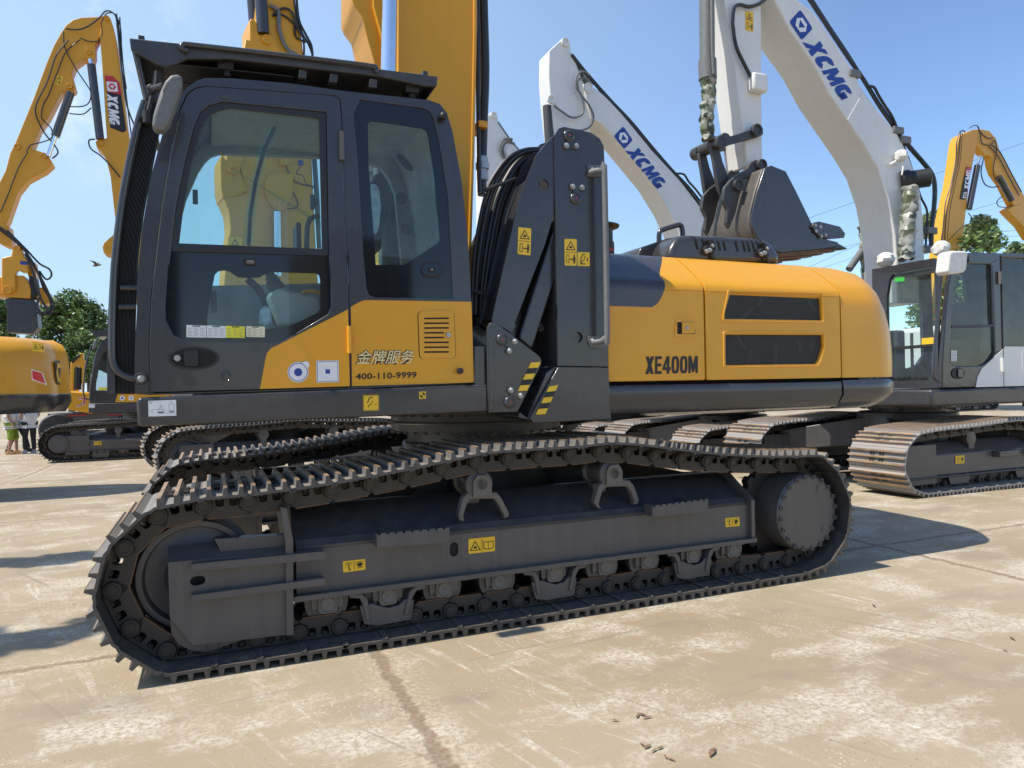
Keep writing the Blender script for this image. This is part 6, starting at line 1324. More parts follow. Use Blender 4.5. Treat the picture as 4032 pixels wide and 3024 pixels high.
hoses(R1, st_, w-.06, [zW((285, 655), (330, 690), (390, 728), (440, 725), (470, 690), (460, 600), (425, 540), (430, 470), (470, 445), (510, 470)), zW((510, 490), (470, 480), (440, 500), (450, 570), (510, 650), (538, 720), (520, 780), (470, 805), (420, 805))], .03, mat='mirror_grey')
hoses(R1, b2_, w-.03, [zW((1050, 1080), (1095, 1085), (1125, 1130), (1170, 1180), (1215, 1240))], .03)
s = MB(); s.prism(R1.W(zW((395, 330), (420, 345), (500, 460), (540, 520), (520, 540), (430, 430)), w+.2), w+.2, w+.4); s.build('hose_wrap', M['camo'], b2_, bevel=.03)
X = Vector((.102*16, 16, 0)); u3, w3 = R1.t.dot(X), R1.n.dot(X)
r3 = thing('excavator', 'far white excavator showing only its boom tip between the yellow boom and the hose bundle', 'excavator', R1, (u3+2.2, w3+1.6, GR3), 'excavators parked in the yard behind')
crawler(r3, u3+.42, u3+4.0, (w3+.4, w3+2.8), GR3, SH85, r=.305, shoe_w=.8)
s = MB(); s.box(u3+.6, u3+5.2, w3+.2, w3+3.0, GR3+1.05, GR3+1.5); s.build('turntable', M['char'], r3, bevel=.03)
w = w3+1.4
b3_ = white_boom(R1, r3, w, zV((1845, 900), (1880, 840), (1905, 815), (1935, 815), (1952, 838), (1958, 890), (2000, 950), (2110, 1085), (2250, 1250), (2400, 1700), (2300, 1700), (2080, 1300), (1985, 1320), (1960, 1700), (1850, 1700)))
pin(R1, b3_, zV((1922, 838))[0], w, .10, 'white'); pin(R1, b3_, zV((2045, 1105))[0], w, .16, 'white')
hoses(R1, b3_, w-.05, [zV((2060, 1010), (2000, 1010), (1972, 1060), (1985, 1120), (2010, 1150)), zV((2080, 1040), (2020, 1030), (1995, 1080), (2010, 1140)), zV((1962, 880), (2010, 950), (2060, 1020), (2120, 1090))], .045, mat='mirror_grey')
# ---- R4: yellow arm at the right edge
R4 = Fr(.45); w = 24.0
qb = R4.on_w(zR((815, 1480))[0], w)
r4 = thing('excavator', 'yellow excavator far right behind the white one, its folded arm against the sky', 'excavator', R4, (qb[0]-.5, w+.4, GD), 'excavators parked in the yard behind')
crawler(r4, qb[0]-2.4, qb[0]+1.4, (w-1.0, w+1.5), GD, SH6, r=.37); s = MB(); s.box(qb[0]-2.2, qb[0]+3, w-1.2, w+1.6, GD+1.2, GD+2.2); s.build('turntable', M['yellow'], r4, bevel=.1)
s = MB(); s.prism(R4.W(zR((870, 815), (895, 795), (955, 770), (985, 775), (975, 860), (955, 950), (930, 1080), (905, 1300), (880, 1480), (820, 1900), (690, 1900), (750, 1480), (780, 1300), (825, 1100), (848, 950), (860, 860)), w), w, w+.5); b4 = s.build('boom', M['boom_yellow'], r4, bevel=.02)
s = MB(); s.prism(R4.W(zR((960, 770), (1005, 768), (1050, 778), (1088, 822), (1112, 900), (1180, 1030), (1300, 1240), (1300, 1400), (1190, 1210), (1130, 1090), (1085, 1030), (1068, 980), (1060, 930), (1020, 915), (990, 880), (975, 860)), w+.05), w+.05, w+.45); s4 = s.build('stick', M['boom_yellow'], r4, bevel=.015)
s = MB(); s.prism(R4.W(zR((1158, 1245), (1190, 1225), (1300, 1200), (1300, 1420), (1250, 1340), (1190, 1280)), w), w, w+.5); s.build('linkage', M['boom_yellow'], s4, bevel=.02)
rod(R4, b4, zR((998, 930))[0], zR((975, 995))[0], w-.05, .08, 'cylinder_rod', 'chrome'); rod(R4, b4, zR((978, 985))[0], zR((928, 1240))[0], w-.05, .16, 'cylinder_barrel', 'char')
rod(R4, s4, zR((1105, 1050))[0], zR((1180, 1190))[0], w-.05, .17, 'cylinder_barrel', 'char')
s = MB(); s.prism(R4.W(zR((912, 990), (940, 998), (910, 1170), (900, 1188), (872, 1182), (890, 1085)), w), w-.03, w-.01); p4 = s.build('name_panel', M['k_sign'], b4)
s = MB(); s.prism(R4.W(zR((912, 990), (940, 998), (933, 1040), (900, 1042)), w), w-.045, w-.031); s.build('red_panel', M['r_sign'], p4)
block_text(p4, 'lettering', 'XCMG', R4.W(zR((892, 1132), (908, 1008), (938, 1000), (918, 1130)), w), w-.031, W_, .1, [1.05, .95, 1.15, 1], .05, .36, .27, .02); emblem(p4, R4.W(zR((886, 1178), (892, 1145), (912, 1140), (905, 1178)), w), w-.03, W_, K_)
hoses(R4, b4, w-.05, [zR((872, 780), (855, 850), (850, 950), (815, 1120), (790, 1200), (770, 1400), (760, 1480)), zR((882, 790), (868, 950), (835, 1100), (800, 1250), (785, 1480)), zR((895, 790), (880, 960), (850, 1100), (820, 1250), (800, 1480)), zR((870, 790), (890, 775), (905, 785)), zR((935, 760), (960, 745), (985, 750), (1000, 800), (1010, 850), (1060, 860), (1085, 830), (1095, 900), (1075, 1010), (1100, 1080), (1155, 1085)), zR((985, 750), (1010, 790), (1050, 820), (1080, 815))], .035)
hoses(R4, b4, w-.05, [zR((1018, 930), (1000, 1020), (1020, 1090), (1060, 1112), (1105, 1105)), zR((1130, 1165), (1098, 1195), (1110, 1225), (1160, 1230), (1185, 1215)), zR((930, 1265), (950, 1290), (940, 1325), (890, 1350), (815, 1425)), zR((1060, 860), (1110, 900), (1180, 1030), (1240, 1140)), zR((1050, 870), (1100, 920), (1170, 1050), (1230, 1160))], .035)
# ------------------------------------------------------------------ people, trees, cables, bird, leaves
FW = Fr(0)
def skinned(name, pts, edges, rad, mat, parent, sub=2):
    me = bpy.data.meshes.new(name); b = base_of(parent)
    me.from_pydata([tuple(Vector(p)) for p in pts], edges, []); me.update()
    o = bpy.data.objects.new(name, me); COL.objects.link(o)
    o.modifiers.new('s', 'SKIN'); o.modifiers.new('u', 'SUBSURF').levels = sub; o.modifiers['u'].render_levels = sub
    for i, v in enumerate(me.skin_vertices[0].data): v.radius = rad[i] if isinstance(rad[i], tuple) else (rad[i], rad[i]); v.use_root = (i == 0)
    bpy.context.view_layer.update()
    m2 = bpy.data.meshes.new_from_object(o.evaluated_get(bpy.context.evaluated_depsgraph_get())); bpy.data.objects.remove(o)
    m2.name = name; m2.materials.clear(); m2.materials.append(M[mat]); finish(m2, 60)
    return link(name, m2, parent)
M['skin'] = plain('skin', (.42, .24, .16), .5, 0, 0, .06); M['hair'] = plain('hair', (.012, .010, .009), .5)
M['shirt'] = plain('white_shirt', (.72, .72, .72), .85, 0, 0, .06); M['lime_shorts'] = plain('lime_shorts', (.22, .32, .03), .85, 0, 0, .25, 9)
M['trousers'] = plain('dark_trousers', (.018, .019, .024), .85); M['tan_shoe'] = plain('tan_shoe', (.38, .21, .08), .7); M['grey_shoe'] = plain('grey_shoe', (.33, .33, .34), .7); M['blue_shirt'] = plain('pale_blue_shirt', (.40, .48, .60), .85)
def person(label, foot_px, face, legs, shirt, bottoms, shoe, shorts=False, holding=False):
    X = ray(foot_px); X = X*((GD-HC)/X.z); fr = Fr(face)
    u, w = fr.t.dot(X), fr.n.dot(X); o = thing('person', label, 'person', fr, (u, w, GD), 'people standing behind the yellow machine tail')
    a, b = legs                                    # forward offset of each foot
    Q = lambda x, y, z: (x, y, z)
    # body: pelvis, spine, neck, head, arms, legs
    pts = [Q(0, 0, .92), Q(0, 0, 1.10), Q(.01, 0, 1.32), Q(.01, 0, 1.46), Q(.02, 0, 1.53), Q(.03, 0, 1.62), Q(.03, 0, 1.70),
           Q(0, -.10, .88), Q(a*.5+.03, -.10, .48), Q(a, -.10, .09), Q(a+.14, -.11, .04), Q(0, .10, .88), Q(b*.5+.03, .10, .48), Q(b, .10, .09), Q(b+.14, .11, .04),
           Q(0, -.19, 1.40), Q(-.02, -.25, 1.12), Q(.10, -.24 if not holding else -.12, .90 if not holding else .98), Q(.14, -.23 if not holding else -.06, .80 if not holding else .95),
           Q(0, .19, 1.40), Q(-.02, .25, 1.12), Q(.10, .24 if not holding else .12, .90 if not holding else .98), Q(.14, .23 if not holding else .05, .80 if not holding else .95)]
    ed = [(0, 1), (1, 2), (2, 3), (3, 4), (4, 5), (5, 6), (0, 7), (7, 8), (8, 9), (9, 10), (0, 11), (11, 12), (12, 13), (13, 14), (2, 15), (15, 16), (16, 17), (17, 18), (2, 19), (19, 20), (20, 21), (21, 22)]
    rad = [.12, .13, .13, .065, .06, .10, .085, .085, .058, .042, .035, .085, .058, .042, .035, .055, .042, .033, .030, .055, .042, .033, .030]
    skinned('body', pts, ed, rad, 'skin', o)
    skinned('hair', [Q(.0, 0, 1.66), Q(.01, 0, 1.72), Q(-.03, 0, 1.60)], [(0, 1), (0, 2)], [.108, .09, .085], 'hair', o)
    skinned('shirt', [Q(0, 0, .93), Q(0, 0, 1.10), Q(.01, 0, 1.32), Q(.01, 0, 1.42), Q(0, -.19, 1.40), Q(-.02, -.235, 1.18), Q(0, .19, 1.40), Q(-.02, .235, 1.18), Q(0, 0, .84)], [(0, 1), (1, 2), (2, 3), (2, 4), (4, 5), (2, 6), (6, 7), (0, 8)], [(.155, .19), (.15, .18), (.14, .17), (.08, .08), .075, .068, .075, .068, (.16, .2)], shirt, o)
    zl = .42 if shorts else .10; f = .55 if shorts else 1
    skinned('shorts' if shorts else 'trousers', [Q(0, 0, .90), Q(0, -.095, .84), Q(a*.45+.03, -.10, .50), Q(a*f, -.10, zl), Q(0, .095, .84), Q(b*.45+.03, .10, .50), Q(b*f, .10, zl)], [(0, 1), (1, 2), (2, 3), (0, 4), (4, 5), (5, 6)], [.14, .11, .095 if shorts else .075, .10 if shorts else .062, .11, .095 if shorts else .075, .10 if shorts else .062], bottoms, o)
    for yy, xx in ((-.10, a), (.10, b)):
        s = MB(); s.loft([[(u+xx+dx+rr*lx*math.cos(t), w+yy+rr*math.sin(t), GD+z) for t in [2*PI*i/14 for i in range(14)]] for dx, rr, lx, z in ((.05, .055, 2.5, .0), (.05, .056, 2.55, .035), (.03, .05, 2.2, .07), (-.01, .045, 1.1, .11))]); s.build('shoe', M[shoe], o)
    if holding:
        s = MB(); s.cyl((u+.17, w-.02, GD+.90), (u+.17, w-.02, GD+1.02), .035, n=16); s.build('paper_cup', M['shirt'], o)
    # shift skinned parts: they were made in the person's own frame already
    return o
person('person in white T-shirt, lime green shorts and tan shoes', (48, 1789), .3, (-.05, .08), 'shirt', 'lime_shorts', 'tan_shoe', True)
person('person in white shirt and black trousers holding a white cup', (118, 1786), 2.6, (-.04, .06), 'shirt', 'trousers', 'grey_shoe', False, True)
person('person in pale blue shirt and dark trousers, stepping out behind the one in green shorts', (70, 1780), 0.1, (-.22, .26), 'blue_shirt', 'trousers', 'trousers')
# trees
def leaf_mat(name, c0, c1):
    m, t, b = base_mat(name); g = nd(t, 'ShaderNodeNewGeometry'); tc = nd(t, 'ShaderNodeTexCoord').outputs['Object']
    c = mixc(t, g.outputs['Random Per Island'], c0, c1); c = mixc(t, ramp(t, noise(t, tc, .6, 3), .35, .65), c, tuple(x*1.35 for x in c1)); t.links.new(c, b.inputs['Base Color'])
    b.inputs['Roughness'].default_value = .45; b.inputs['Transmission Weight'].default_value = 0
    return m
M['leaf_dark'] = leaf_mat('dark_foliage', (.040, .080, .020), (.10, .165, .04)); M['leaf_pale'] = leaf_mat('pale_foliage', (.11, .16, .065), (.26, .32, .15)); M['bark'] = plain('bark', (.09, .07, .05), .9, 0, 0, .3, 6)
def tree(label, px, y, rw, rh, mat, n=5200, seed=1, ground=GD, lumps=16, leaf=.16, group='trees beyond the yard', at=None, flat=None):
    X = ray(px) if not at else Vector((at[0], at[1], at[2]-HC)); y = at[1] if at else y; X = X*(y/X.y); c = Vector((X.x, y, X.z+HC)); rng = random.Random(seed)
    o = thing('tree', label, 'tree', FW, (c.x, y, ground), group)
    s = MB(); s.tube([(c.x+rng.uniform(-.1, .1), y, ground-.1), (c.x+.1, y, (ground+c.z)/2), (c.x, y, c.z)], [rw*.09, rw*.07, rw*.03], 10)
    L = []
    for k in range(lumps):
        a = rng.uniform(0, 2*PI); b = rng.uniform(-.8, 1); rr = math.sqrt(max(0, 1-b*b))*rng.uniform(.45, .85)
        p = Vector((c.x+math.cos(a)*rr*rw, y+math.sin(a)*rr*rw, c.z+b*rh*.72)); L.append((p, rng.uniform(.26, .44)*rw))
        if flat: p = c+MF.t*(math.cos(a)*rr*rw)+MF.n*(math.sin(a)*rr*flat)+Vector((0, 0, b*rh)); L[-1] = (p, rng.uniform(.10, .19)*rw)
        s.tube([(c.x, y, c.z-rh*.6+.3*rh*rng.random()), tuple((Vector((c.x, y, c.z))+p)/2+Vector((0, 0, -.1*rh))), tuple(p)], [rw*.04, rw*.025, rw*.008], 6)
    s.build('trunk', M['bark'], o)
    bm = bmesh.new(); b0 = BASE[o.name]
    for k in range(n):
        p, r = L[rng.randrange(lumps)]
        d = Vector((rng.gauss(0, 1), rng.gauss(0, 1), rng.gauss(0, 1))).normalized(); q = p+d*r*(rng.random()**.4)*Vector((1, 1, .8)).length/1.62
        t = Vector((rng.gauss(0, 1), rng.gauss(0, 1), rng.gauss(0, .6))).normalized(); bn = t.cross(Vector((rng.gauss(0, 1), rng.gauss(0, 1), rng.gauss(0, 1)))).normalized(); z = leaf*rng.uniform(.6, 1.3)
        v = [bm.verts.new(q+t*z*x+bn*z*yy-b0) for x, yy in ((-1, 0), (-.2, .45), (1, 0), (-.2, -.45))]; bm.faces.new(v)
    me = bpy.data.meshes.new('crown'); bm.to_mesh(me); bm.free(); me.materials.append(M[mat]); link('crown', me, o)
    return o
tree('broad dense green tree behind the pile driver and the yellow tail at the left', zK((420, 745))[0], 46, 2.45, 2.3, 'leaf_dark', 9000, 3, lumps=26, leaf=.15)
tree('green tree cut by the left edge of the photo behind the pile driver', zK((-25, 730))[0], 47, 1.6, 2.0, 'leaf_dark', 5000, 5, leaf=.15)
tree('low shrubby tree below the broad one, behind the far cab', zK((520, 930))[0], 44, 2.1, 1.7, 'leaf_dark', 6000, 12, lumps=18, leaf=.15)
tree('pale green tree behind the white boom above the charcoal cab', zR((720, 1400))[0], 40, 1.15, 1.5, 'leaf_pale', 3400, 7, leaf=.13)
tree('pale green tree right of the yellow folded arm', zR((985, 1410))[0], 40, 1.25, 1.4, 'leaf_pale', 3600, 8, leaf=.13)
tree('small yellowish tree top at the right edge above the cab roof', zR((1235, 1500))[0], 41, .9, .6, 'leaf_pale', 2200, 9, leaf=.12)
tree('large bushy tree seen through the windows of the charcoal cab at right', zQ((850, 420))[0], 38, 3.6, 3.4, 'leaf_dark', 9000, 10, lumps=24, leaf=.18)
tree('dark tree glimpsed between the camouflage sleeve and the white boom foot', zQ((205, 330))[0], 36, .8, 1.6, 'leaf_dark', 2500, 11, leaf=.14)
# power cables
def cable(label, a, b, y=70, r=.016, ext=2.2):
    A = ray(a); A = A*(y/A.y); B = ray(b); B = B*(y/B.y); d = B-A
    A2 = A-d*ext; B2 = B+d*ext; s = MB(); s.tube([A2+(B2-A2)*k/12+Vector((0, 0, HC-.15*math.sin(PI*k/12)+.15)) for k in range(13)], r, 6)
    o = s.build('power_cable', M['black'], None); o['label'] = label; o['category'] = 'cable'; o['group'] = 'power cables crossing the sky at right'
cable('highest power cable, passing behind the folded yellow arm at right', (3209, 851), (4032, 563), ext=.9)
cable('power cable meeting the white boom just above the bucket tip', (3823, 829), (3956, 789), ext=4)
for i, (a, b, lb) in enumerate((((3226, 1034), (3399, 954), 'steep power cable just above the counterweight'), ((3270, 1045), (3399, 1000), 'power cable low over the counterweight, below the steep one'), ((3790, 925), (4032, 905), 'level power cable right of the yellow arm, uppermost of the bundle'), ((3790, 943), (4032, 928), 'level power cable right of the yellow arm, second of the bundle'), ((3790, 960), (4032, 950), 'level power cable right of the yellow arm, third of the bundle'), ((3790, 978), (4032, 968), 'level power cable right of the yellow arm, lowest of the bundle'))): cable(lb, a, b, 70+i, .016, 1.2 if i < 2 else .8)
# a bird in flight
X = ray((378, 1045)); X = X*(24/X.y); bp_ = (X.x, 24, X.z+HC)
bd = thing('bird', 'small brown bird flying in the sky above the broad tree', 'bird', FW, bp_)
s = MB(); s.lathe((bp_[0]-.12, 24, bp_[2]-.01), (1, 0, .1), [(.003, 0), (.03, .04), (.045, .10), (.035, .18), (.03, .21), (.035, .24), (.02, .28), (.003, .31)], 14); s.build('body', plain('bird_feathers', (.16, .12, .09), .8), bd)
for sg in (-1, 1): s = MB(); s.loft([[(bp_[0]-.02, 24, bp_[2]+.02), (bp_[0]+.08, 24, bp_[2]+.02), (bp_[0]+.03, 24, bp_[2]+.035)], [(bp_[0]-.06, 24+sg*.12, bp_[2]+.10), (bp_[0]+.05, 24+sg*.12, bp_[2]+.11), (bp_[0], 24+sg*.12, bp_[2]+.115)], [(bp_[0]-.10, 24+sg*.22, bp_[2]+.12), (bp_[0]-.04, 24+sg*.22, bp_[2]+.125), (bp_[0]-.07, 24+sg*.22, bp_[2]+.13)]]); s.build('wing', M['bark'], bd)
# dry leaves and crumbs on the concrete
M['dry_leaf'] = plain('dry_leaf', (.20, .125, .075), .8, 0, 0, .4, 30)
def leaf(px, size, seed, label):
    X = ray(px); X = X*((0-HC)/X.z); rng = random.Random(seed); c = Vector((X.x, X.y, .004)); a = rng.uniform(0, PI); s = MB(); rings = []
    for k in range(7):
        f = k/6; wd = size*.13*math.sin(PI*min(.97, f+.03)); cx = size*(f-.5); up = size*.05*math.sin(PI*f)+size*.05*rng.random()
        rings.append([(c.x+cx*math.cos(a)-y*wd*math.sin(a), c.y+cx*math.sin(a)+y*wd*math.cos(a), c.z+up*(.4+.6*abs(y))+.002) for y in (-1, -.4, .4, 1)])
    s.loft(rings, False, False); o = s.build('dry_leaf', M['dry_leaf'], None); o['label'] = label; o['category'] = 'leaf'; o['group'] = 'dry leaves and bark scraps on the concrete'
LV = 'crumpled brown dry leaf scrap lying on the bare concrete'
for i, (p, z) in enumerate((((2525, 2818), .07), ((2548, 2830), .06), ((2420, 2842), .045), ((2550, 2945), .06), ((2575, 2960), .05), ((2530, 2940), .05), ((2640, 2995), .05), ((2805, 2968), .10), ((2600, 2950), .05), ((3985, 2518), .07), ((3955, 2565), .05), ((3440, 2388), .07), ((2675, 2358), .06), ((2560, 2385), .06), ((2830, 2348), .04), ((290, 2382), .05), ((2510, 2825), .05), ((2620, 2985), .04), ((1225, 2540), .05))): leaf(p, z*.8, i, LV)

# foliage just outside the left edge: it throws the soft dappled shade on the concrete there
SN = MF.t*(-.54)+MF.n*(-.015)+Vector((0, 0, .84))
for px, h, rw, fl, lb, sd in (((150, 2490), 5.6, 1.5, .32, 'leafy tree outside the left edge of the photo, nearest the front idler', 21), ((60, 2215), 6.2, 1.5, .16, 'leafy tree outside the left edge of the photo, further from the front idler', 22)):
    g = ray(px); g = g*(-HC/g.z); g.z = 0; p = g+SN*(h/SN.z); p = (p.x, p.y, h); tree(lb, None, 0, rw, .25, 'leaf_dark', 3400, sd, ground=0, lumps=11, leaf=.07, group='trees outside the left edge', at=p, flat=fl)

# blocks of flats across the road behind the photographer: they show only as dark shapes in the cab glass
M['flats'] = plain('grey_render', (.20, .19, .18), .9, 0, 0, .1, .3); M['flat_glass'] = plain('flat_windows', (.03, .035, .04), .2)
for k, (x, y, wx, h, lb) in enumerate(((-62, -95, 16, 34, 'tall grey block of flats behind the photographer, farthest left'), (-34, -110, 13, 26, 'lower grey block of flats behind the photographer, beside the tall one'), (-4, -100, 18, 21, 'wide grey block of flats straight behind the photographer'), (30, -105, 15, 30, 'grey block of flats behind the photographer, second from the right'), (66, -98, 17, 24, 'grey block of flats behind the photographer, farthest right'))):
    o = thing('block_of_flats', lb, 'building', FW, (x, y, 0), 'blocks of flats behind the photographer'); s = MB(); s.box(x-wx/2, x+wx/2, y-6, y+6, 0, h); s.box(x-wx/5, x+wx/5, y-4, y+4, h, h+3); wl = s.build('wall', M['flats'], o)
    for j in range(4):
        s = MB()
        for f in range(int(h/3)-1): s.box(x-wx/2+wx*(j+.2)/4, x-wx/2+wx*(j+.8)/4, y+5.99, y+6.03, 1.2+3*f, 2.9+3*f)
        s.build('window_column', M['flat_glass'], wl)
# ------------------------------------------------------------------ yard, sky, light, camera
def concrete():
    m, t, b = base_mat('worn_concrete')
    tc = nd(t, 'ShaderNodeTexCoord').outputs['Object']
    mp = nd(t, 'ShaderNodeMapping'); mp.vector_type = 'POINT'; mp.inputs['Rotation'].default_value = (0, 0, -.40); t.links.new(tc, mp.inputs['Vector']); uv = mp.outputs[0]
    big = noise(t, uv, .45, 5, .6); mid = noise(t, uv, 2.1, 7, .62); fine = noise(t, uv, 38, 5, .7); grit = noise(t, uv, 160, 3, .6)
    c = mixc(t, ramp(t, big, .34, .66), (.345, .270, .175), (.44, .362, .250))
    c = mixc(t, mth(t, 'MULTIPLY', ramp(t, mid, .42, .70), .40), c, (.40, .305, .20))
    pale = noise(t, uv, 1.3, 8, .68, (1, 1.5, 1))
    c = mixc(t, mth(t, 'MULTIPLY', ramp(t, pale, .50, .62), mth(t, 'MULTIPLY', ramp(t, fine, .40, .56), .85)), c, (.66, .60, .49))
    grey = noise(t, uv, 1.0, 5, .6, (1.0, 1.8, 1)); c = mixc(t, mth(t, 'MULTIPLY', ramp(t, grey, .56, .76), .55), c, (.19, .17, .15))
    for rot, st, sc, th, am in ((1.31, (.55, 9, 1), 1.9, .60, .8), (1.05, (.8, 14, 1), 2.2, .635, .6), (-.15, (.5, 9, 1), 1.5, .645, .45), (1.6, (1.1, 18, 1), 2.8, .63, .5), (.55, (.7, 12, 1), 2.0, .655, .5)):
        mq0 = nd(t, 'ShaderNodeMapping'); mq0.inputs['Rotation'].default_value = (0, 0, rot); t.links.new(uv, mq0.inputs['Vector']); mq = nd(t, 'ShaderNodeMapping'); mq.inputs['Scale'].default_value = st; t.links.new(mq0.outputs[0], mq.inputs['Vector'])
        s1 = noise(t, mq.outputs[0], sc, 4, .55)
        msk = mth(t, 'MULTIPLY', ramp(t, s1, th, th+.035), mth(t, 'MULTIPLY', ramp(t, fine, .36, .52), am))
        msk = mth(t, 'MULTIPLY', msk, mth(t, 'MULTIPLY', ramp(t, noise(t, uv, .9, 3), .44, .60), mth(t, 'ADD', mth(t, 'MULTIPLY', ramp(t, noise(t, uv, 9, 4, .7), .40, .60), .75), .1)))
        c = mixc(t, msk, c, (.76, .72, .62))
    for rot, st, th in ((-.1, (.25, 11, 1), .64), (1.1, (.3, 14, 1), .655)):     # dark rubber rubs
        mq0 = nd(t, 'ShaderNodeMapping'); mq0.inputs['Rotation'].default_value = (0, 0, rot); t.links.new(uv, mq0.inputs['Vector']); mq = nd(t, 'ShaderNodeMapping'); mq.inputs['Scale'].default_value = st; t.links.new(mq0.outputs[0], mq.inputs['Vector'])
        c = mixc(t, mth(t, 'MULTIPLY', ramp(t, noise(t, mq.outputs[0], 1.2, 4), th, th+.06), .5), c, (.22, .18, .13))
    rust = noise(t, uv, .8, 4, .6, (1, 3, 1)); c = mixc(t, mth(t, 'MULTIPLY', ramp(t, rust, .66, .78), .4), c, (.40, .22, .09))
    vo = nd(t, 'ShaderNodeTexVoronoi', Scale=42, feature='F1'); t.links.new(uv, vo.inputs['Vector'])
    chips = mth(t, 'MULTIPLY', ramp(t, vo.outputs['Distance'], .16, .24, (1, 1, 1, 1), (0, 0, 0, 1)), ramp(t, noise(t, uv, 1.7, 5, .65), .52, .62))
    c = mixc(t, mth(t, 'MULTIPLY', chips, .7), c, (.70, .65, .55))
    c = mixc(t, mth(t, 'MULTIPLY', ramp(t, grit, .35, .65), .22), c, (.20, .16, .11))
    spk = noise(t, uv, 75, 2, .5); c = mixc(t, mth(t, 'MULTIPLY', ramp(t, spk, .70, .74), .8), c, (.09, .065, .045))
    sep = nd(t, 'ShaderNodeSeparateXYZ'); t.links.new(uv, sep.inputs[0])
    wob = mth(t, 'MULTIPLY', mth(t, 'SUBTRACT', noise(t, uv, 5, 6, .7), .5), .16)
    masks = []; 
    for ax, off, per, wd in (('X', .80, 4.45, .020), ('Y', 4.42, 5.2, .016)):
        x = mth(t, 'ADD', sep.outputs[ax], wob); x = mth(t, 'DIVIDE', mth(t, 'SUBTRACT', x, off-per/2), per)
        x = mth(t, 'MULTIPLY', mth(t, 'ABSOLUTE', mth(t, 'SUBTRACT', mth(t, 'FRACT', x), .5)), per)
        masks.append((ramp(t, x, wd, wd+.022, (1, 1, 1, 1), (0, 0, 0, 1)), ramp(t, x, .05, .20, (1, 1, 1, 1), (0, 0, 0, 1))))
    sh = mth(t, 'MULTIPLY', mth(t, 'MAXIMUM', masks[0][1], masks[1][1]), mth(t, 'MULTIPLY', ramp(t, fine, .45, .6), .55))
    c = mixc(t, sh, c, (.60, .52, .38))
    jm = mth(t, 'MAXIMUM', masks[0][0], masks[1][0]); jc = mixc(t, ramp(t, fine, .3, .7), (.19, .135, .09), (.33, .245, .165))
    c = mixc(t, mth(t, 'MULTIPLY', jm, .85), c, jc)
    t.links.new(c, b.inputs['Base Color']); b.inputs['Roughness'].default_value = .82; b.inputs['Specular IOR Level'].default_value = .25
    h = mth(t, 'ADD', mth(t, 'MULTIPLY', fine, .6), mth(t, 'ADD', mth(t, 'MULTIPLY', grit, .35), mth(t, 'MULTIPLY', jm, -1.2)))
    bp = nd(t, 'ShaderNodeBump', Strength=.35, Distance=.012); t.links.new(h, bp.inputs['Height']); t.links.new(bp.outputs[0], b.inputs['Normal'])
    return m
ys = [-60, -8, 0, 3, 5]+[8.5+.375*k for k in range(21)]+[18, 24, 40, 100, 300, 900]
xs = [-700, -60, -20, -8, 0, 8, 20, 60, 700]
s = MB(); V = [[s.v((x, y, gz(y))) for x in xs] for y in ys]
for a, b in zip(V, V[1:]):
    for i in range(len(xs)-1): s.face([a[i], a[i+1], b[i+1], b[i]])
g = s.build('ground', concrete(), None, angle=80); g['kind'] = 'structure'
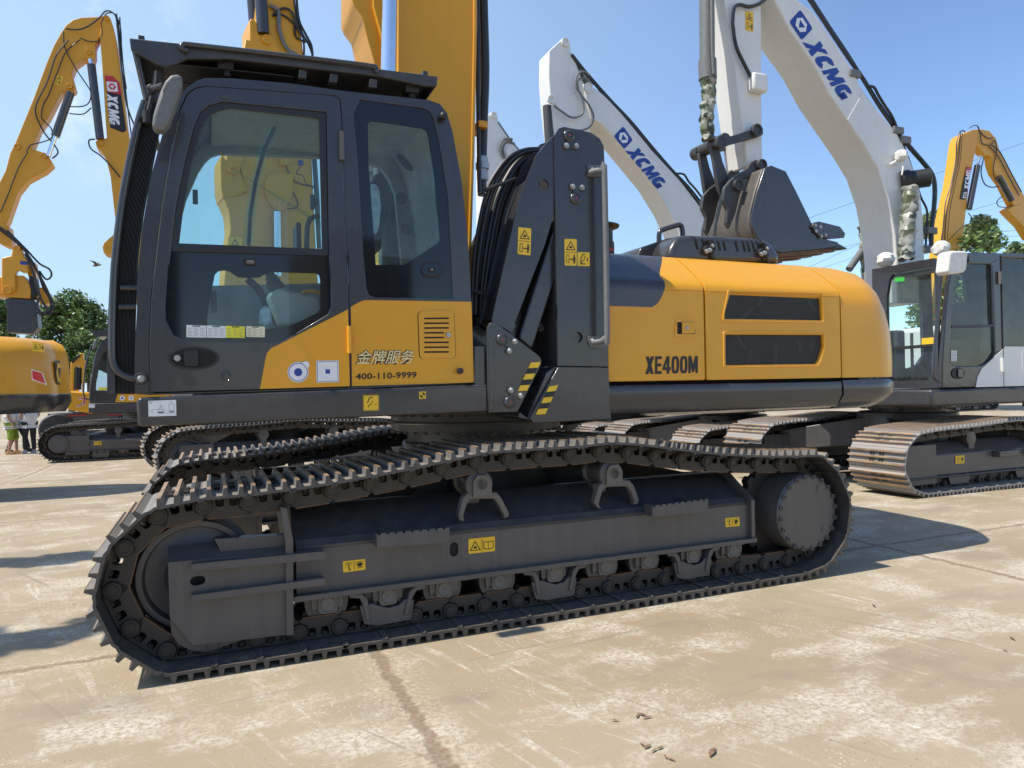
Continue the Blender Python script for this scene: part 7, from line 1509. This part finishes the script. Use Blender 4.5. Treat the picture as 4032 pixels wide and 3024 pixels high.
# light
SUN = MF.t*(-.54)+MF.n*(-.015)+Vector((0, 0, .84)); SUN.normalize()
sl = bpy.data.lights.new('sun', 'SUN'); sl.energy = 3.4; sl.angle = R(.53); sl.color = (1, .93, .82)
so = bpy.data.objects.new('sun', sl); COL.objects.link(so); so.rotation_euler = SUN.to_track_quat('Z', 'Y').to_euler(); so.location = (-8, -6, 14)
w = bpy.data.worlds.new('World'); SC.world = w; w.use_nodes = True; t = w.node_tree; bg = t.nodes['Background']
sk = nd(t, 'ShaderNodeTexSky'); sk.sky_type = 'NISHITA'; sk.sun_disc = False; sk.sun_elevation = math.asin(SUN.z); sk.sun_rotation = math.atan2(SUN.x, SUN.y) % (2*PI)
sk.altitude = 30; sk.air_density = 1.0; sk.dust_density = .15; sk.ozone_density = 5.0
tc = nd(t, 'ShaderNodeTexCoord').outputs['Generated']
# thin wisps of cloud low over the left of the yard
vd = nd(t, 'ShaderNodeVectorMath', operation='DOT_PRODUCT'); t.links.new(tc, vd.inputs[0]); cd = (FWD+RGT*((330-2016)/FPX)-UPV*((230-1512)/FPX)).normalized(); vd.inputs[1].default_value = cd
near = ramp(t, vd.outputs['Value'], .990, .999)
cl = mth(t, 'MULTIPLY', ramp(t, noise(t, tc, 14, 8, .62), .54, .74), near)
hz = nd(t, 'ShaderNodeSeparateXYZ'); t.links.new(tc, hz.inputs[0])
vl = nd(t, 'ShaderNodeVectorMath', operation='DOT_PRODUCT'); t.links.new(tc, vl.inputs[0]); vl.inputs[1].default_value = (-.85, .50, .0)
veil = mth(t, 'MULTIPLY', ramp(t, vl.outputs['Value'], .05, .95), .92)      # thin high haze over the left of the yard
skv = mixc(t, veil, sk.outputs[0], (2.75, 3.85, 5.3))
skc = mixc(t, mth(t, 'MULTIPLY', cl, .6), skv, (5.2, 5.6, 6.0))
t.links.new(skc, bg.inputs['Color']); bg.inputs['Strength'].default_value = .13
cam = bpy.data.cameras.new('camera'); cam.sensor_width = 36; cam.lens = 36*FPX/4032; cam.clip_end = 3000; cam.clip_start = .05
co = bpy.data.objects.new('camera', cam); COL.objects.link(co)
mt = Matrix((RGT, UPV, -FWD)).transposed().to_4x4(); mt.translation = (0, 0, HC); co.matrix_world = mt; SC.camera = co
vs = SC.view_settings; vs.view_transform = 'Standard'; vs.look = 'None'; vs.gamma = 1; vs.exposure = .68
SC.cycles.max_bounces = 8; SC.cycles.transparent_max_bounces = 12; SC.cycles.caustics_reflective = False; SC.cycles.caustics_refractive = False

# keep the tree of parts three levels deep: thing > part > sub-part
def chain(o):
    n = 1
    while o.parent: o = o.parent; n += 1
    return n
for o in sorted(COL.objects, key=chain):
    while chain(o) > 3: m_ = o.matrix_local.copy(); o.parent = o.parent.parent; o.matrix_local = m_
